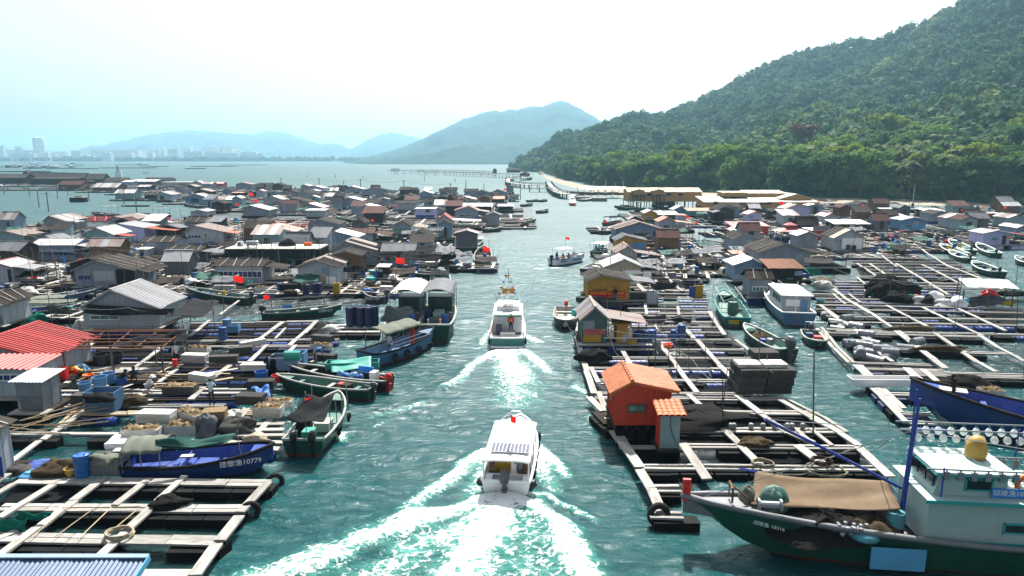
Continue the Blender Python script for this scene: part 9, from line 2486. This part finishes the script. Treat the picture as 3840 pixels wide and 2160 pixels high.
def trunk_mesh(key,C,h,r0):
 k=('trunk',key)
 if k not in _UNIT:
  b=MB();b.tube([(0,0,-.5),(.1,.05,h*.25),(-.1,.1,h*.5),(0,0,h*.75)],[r0,r0*.8,r0*.55,r0*.25],7)
  for c in C[:7]:b.tube([(0,0,h*.22+.1*c[2]),(c[0]*.5,c[1]*.5,c[2]*.7),tuple(c)],[r0*.45,r0*.3,r0*.1],5)
  _UNIT[k]=b.data('trunk','bark')
 return _UNIT[k]
def palm_mesh(seed):
 k=('palm',seed)
 if k in _UNIT:return _UNIT[k]
 rs=np.random.RandomState(seed);b=MB()
 for i in range(15):
  an=2*math.pi*i/15+rs.uniform(-.2,.2);up=rs.uniform(.1,1.1);L=rs.uniform(2.6,3.6)
  d=Vector((math.cos(an),math.sin(an),0));sd=Vector((-math.sin(an),math.cos(an),0));prev=None
  P=[d*(L*u)+Vector((0,0,up*L*u-(1.0+up*.8)*L*.55*u*u))for u in[j/7 for j in range(8)]]
  for j in range(7):
   a,c=P[j],P[j+1];w=.42*math.sin(min(1,(j+1)/7*1.05)*3.0)+.08
   for sg in(-1,1):b.poly([a,c,c+sd*sg*w-Vector((0,0,w*.5)),a+sd*sg*w*.9-Vector((0,0,w*.45))])
 _UNIT[k]=b.data('fronds','palmleaf');return _UNIT[k]
def plant_trees():
 rs=random.Random(33)
 kinds=['leaf','leafdark','leaf','leafdark','leaf','leaf','leafdark']
 words={'leaf':'green broadleaf','leafdark':'dark green broadleaf','leafyellow':'yellow-green broadleaf','leafred':'russet-leaved'}
 spots=[]
 for i in range(150):
  px=2100+(3960-2100)*((i+rs.random())/150);row=rs.choice([0,0,1,1,2,3])
  spots.append((px,.006+.035*row+rs.uniform(0,.03),rs.choice(kinds)))
 spots+=[(2560,.05,'leafyellow'),(2700,.06,'leafyellow'),(2740,.05,'leafyellow'),(2480,.03,'leafyellow'),(3190,.03,'leafyellow'),(3245,.035,'leafyellow'),(3150,.03,'leafyellow'),(3700,.04,'leafyellow'),(3660,.03,'leafyellow'),(3010,.20,'leafred'),(3480,.02,'leafyellow'),(3800,.16,'leafyellow'),(3380,.22,'leafyellow'),(3320,.21,'leafyellow')]
 cnt={}
 spots.sort()
 for i,(px,t,m)in enumerate(spots):
  a=(px-1920)/FPX/KX
  X,Y,Z=right_height(np.array(a),np.array(t));X,Y,Z=float(X),float(Y),float(Z)
  v=i%3;h=rs.uniform(10,16.5)*(1.12 if m=='leafyellow' else 1);R=h*rs.uniform(.36,.48)
  me,C=tree_mesh(v,m,4.6,10.5,40+v,150,.34)
  t_=thing('tree','','tree',(X,Y,max(Z,.5)),rs.uniform(0,6.28),'shore trees')
  cnt[m]=cnt.get(m,0)+1;t_['label']='%s %s tree from the left along the wooded shore'%(ordinal(cnt[m]),words[m])
  t_.scale=(R/4.6,R/4.6,h/10.5)
  put('crown',me,t_);put('trunk',trunk_mesh(v,C,10.5,.35),t_)
 pp=[]
 for i in range(34):
  px=rs.choice([rs.uniform(2400,2700),rs.uniform(3050,3800),rs.uniform(2100,3900),rs.uniform(3400,3750)]);pp.append((px,rs.uniform(.005,.10)))
 for i,(px,t)in enumerate(sorted(pp)):
  a=(px-1920)/FPX/KX
  X,Y,Z=[float(q)for q in right_height(np.array(a),np.array(t))]
  h=rs.uniform(9.5,15)
  t_=thing('palm_tree',ordinal(i+1)+' coconut palm from the left among the shore trees','palm',(X,Y,max(Z,.5)),rs.uniform(0,6.28),'coconut palms')
  MB().tube([(0,0,-.5),(.25,.1,h*.5),(.6,.1,h)],[.22,.17,.13],7).build('trunk','bark',t_);put('fronds',palm_mesh(i%3),t_,(.6,.1,h),rs.uniform(0,6),(1.5,1.5,1.5))
plant_trees()
# shrubs and grass tufts behind the beach
rs=np.random.RandomState(5)
n=420
a=rs.uniform(.02,.80,n);t=rs.uniform(.0,.03,n);X,Y,Z=right_height(a,t)
C=np.stack([X,Y,np.maximum(Z,.6)+.6],-1);s=rs.uniform(.8,2.0,n);S=np.stack([s,s,s*.8],-1)
tag(put('undergrowth',clump_mesh('undergrowth',C,S,None,'leafdark',rs,60,.30)),'low bushes along the back of the beach','undergrowth',kind='stuff')
# pylons on the hill
def pylon(z,u,vb,vt,Y,label,arms=2):
 p=AT(z,u,vb,Y);q=AT(z,u,vt,Y)
 t=thing('power_pylon',label,'pylon',(p.x,Y,p.z-4));h=q.z-p.z+4
 MB().tube([(0,0,0),(0,0,h)],[.5,.32],8).build('mast','greymetal',t)
 for k in range(arms):MB().bar((-4.5,0,h-.4-2.2*k),(4.5,0,h-.4-2.2*k),.35).build('crossarm','greymetal',t)
 return Vector((p.x,Y,q.z-.5))
A1=pylon('M',965,275,140,560,'tall power pylon on the shoulder of the hill');A2=pylon('M',430,320,280,640,'distant power pylon on the hill skyline')
wire([A1+Vector((4,0,0)),AT('M',1760,355,420)],.03,'wire','upper power line crossing the hillside',6,'cable');wire([A1+Vector((-4,0,0)),AT('M',1760,375,400)],.03,'wire','lower power line crossing the hillside',8,'cable');wire([A1,A2],.03,'wire','power line between the two hill pylons',5,'cable')
for i,(z,u,vb,vt)in enumerate((('M',985,1370,1255),('J',585,330,205),('J',695,310,180),('J',788,300,215),('J',868,290,205),('J',538,320,225),('M',1550,1400,1340),('J',1975,300,190))):
 p=G(z,u,vb,1.0);h=AT(z,u,vt,p.y).z-.5
 t=thing('utility_pole',['white utility pole in front of the shore trees','tall pale lamp pole at the landing','grey pole left of the yellow restaurant','thin pole beside the yellow restaurant','lamp pole right by the yellow restaurant','short pole at the market stalls','short pole on the right shore','thin pole above the cream hall'][i],'pole',(p.x,p.y,.5),0,'poles along the shore');MB().tube([(0,0,0),(0,0,h)],[.16,.11],7).build('shaft','cream',t);MB().bar((-.7,0,h-.3),(.7,0,h-.3),.1).build('crossarm','greymetal',t)
def tower():
 p=AT('N',392,400,2750);W=AT('N',440,400,2750).x-AT('N',342,400,2750).x;H=AT('N',392,196,2750).z
 t=thing('tower_block','tall pale blue rounded tower on the far shore','tower',(p.x,2750,0));R=W/2
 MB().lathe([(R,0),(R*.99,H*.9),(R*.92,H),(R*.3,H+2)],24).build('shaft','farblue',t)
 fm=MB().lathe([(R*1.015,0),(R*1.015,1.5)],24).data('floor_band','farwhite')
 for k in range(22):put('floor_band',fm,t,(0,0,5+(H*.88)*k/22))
tower()
r=random.Random(14)
CB=[(0,48,395,275),(0,40,400,322),(55,225,400,312),(155,218,395,282),(228,330,400,318),(440,640,400,328),(455,540,405,345),(600,900,405,372),(690,780,400,320),(880,1030,400,312),(1040,1150,402,314),(1150,1340,402,315),(1200,1280,405,345),(1340,1490,400,316),(1430,1480,405,340),(1495,1545,402,320),(1560,1590,402,286),(1630,1720,402,306),(1740,1850,400,290),(1780,1900,404,330),(1900,1960,404,328),(1960,2110,400,286),(1975,2110,405,335),(2120,2300,398,284),(2150,2250,402,300),(2110,2300,406,345),(2310,2480,405,335),(2250,2330,400,318),(2480,2540,404,350),(100,330,408,350),(440,470,408,340),(990,1075,408,345)]
for i,(a,b,vb,vt)in enumerate(sorted(CB)):
 Y=2640+(406-vb)*25+r.uniform(0,60)
 p,q=AT('N',a,vb,Y),AT('N',b,vb,Y);H=max(AT('N',a,vt,Y).z,6);W=q.x-p.x;cx=(p.x+q.x)/2
 t=thing('city_building','%s hazy building from the left on the far city shore'%ordinal(i+1),'building',(cx,Y,0),0,'buildings of the far city')
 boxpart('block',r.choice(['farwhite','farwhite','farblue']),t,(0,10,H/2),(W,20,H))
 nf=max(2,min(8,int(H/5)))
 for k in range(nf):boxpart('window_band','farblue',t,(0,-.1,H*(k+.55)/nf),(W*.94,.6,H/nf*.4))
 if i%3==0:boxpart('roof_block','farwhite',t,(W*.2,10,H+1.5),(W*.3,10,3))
rs=np.random.RandomState(9);n=900
X=rs.uniform(-2300,-230,n);Y=2625+rs.uniform(0,70,n);s=rs.uniform(4,8,n)
C=np.stack([X,Y,s*.9],-1);S=np.stack([s,s,s*rs.uniform(.8,1.6,n)],-1)
tag(put('far_treeline',clump_mesh('far_treeline',C,S,None,'leafdark',rs,26,3.4)),'hazy line of trees along the far city shore','treeline',kind='stuff')
n=500
X=rs.uniform(-330,420,n);Y=np.interp(X,[-330,60,420],[2300,1620,1500])+rs.uniform(0,60,n);s=rs.uniform(4,7,n)
C=np.stack([X,Y,s*.9],-1);S=np.stack([s,s,s],-1)
tag(put('far_shore_trees',clump_mesh('far_shore_trees',C,S,None,'leafdark',rs,26,2.6)),'trees fringing the foot of the hazy blue mountain','treeline',kind='stuff')
# lettering becomes plain meshes
def bake_text():
 dg=bpy.context.evaluated_depsgraph_get()
 done=[]
 for o in TEXTS:
  me=bpy.data.meshes.new_from_object(o.evaluated_get(dg))
  done.append((o,me))
 for o,me in done:
  n=put('lettering',me,o.parent);n.matrix_basis=o.matrix_basis.copy()
  bpy.data.objects.remove(o)
 for i,n in enumerate([x for x in bpy.data.objects if x.name.startswith('lettering')]):pass
bake_text()
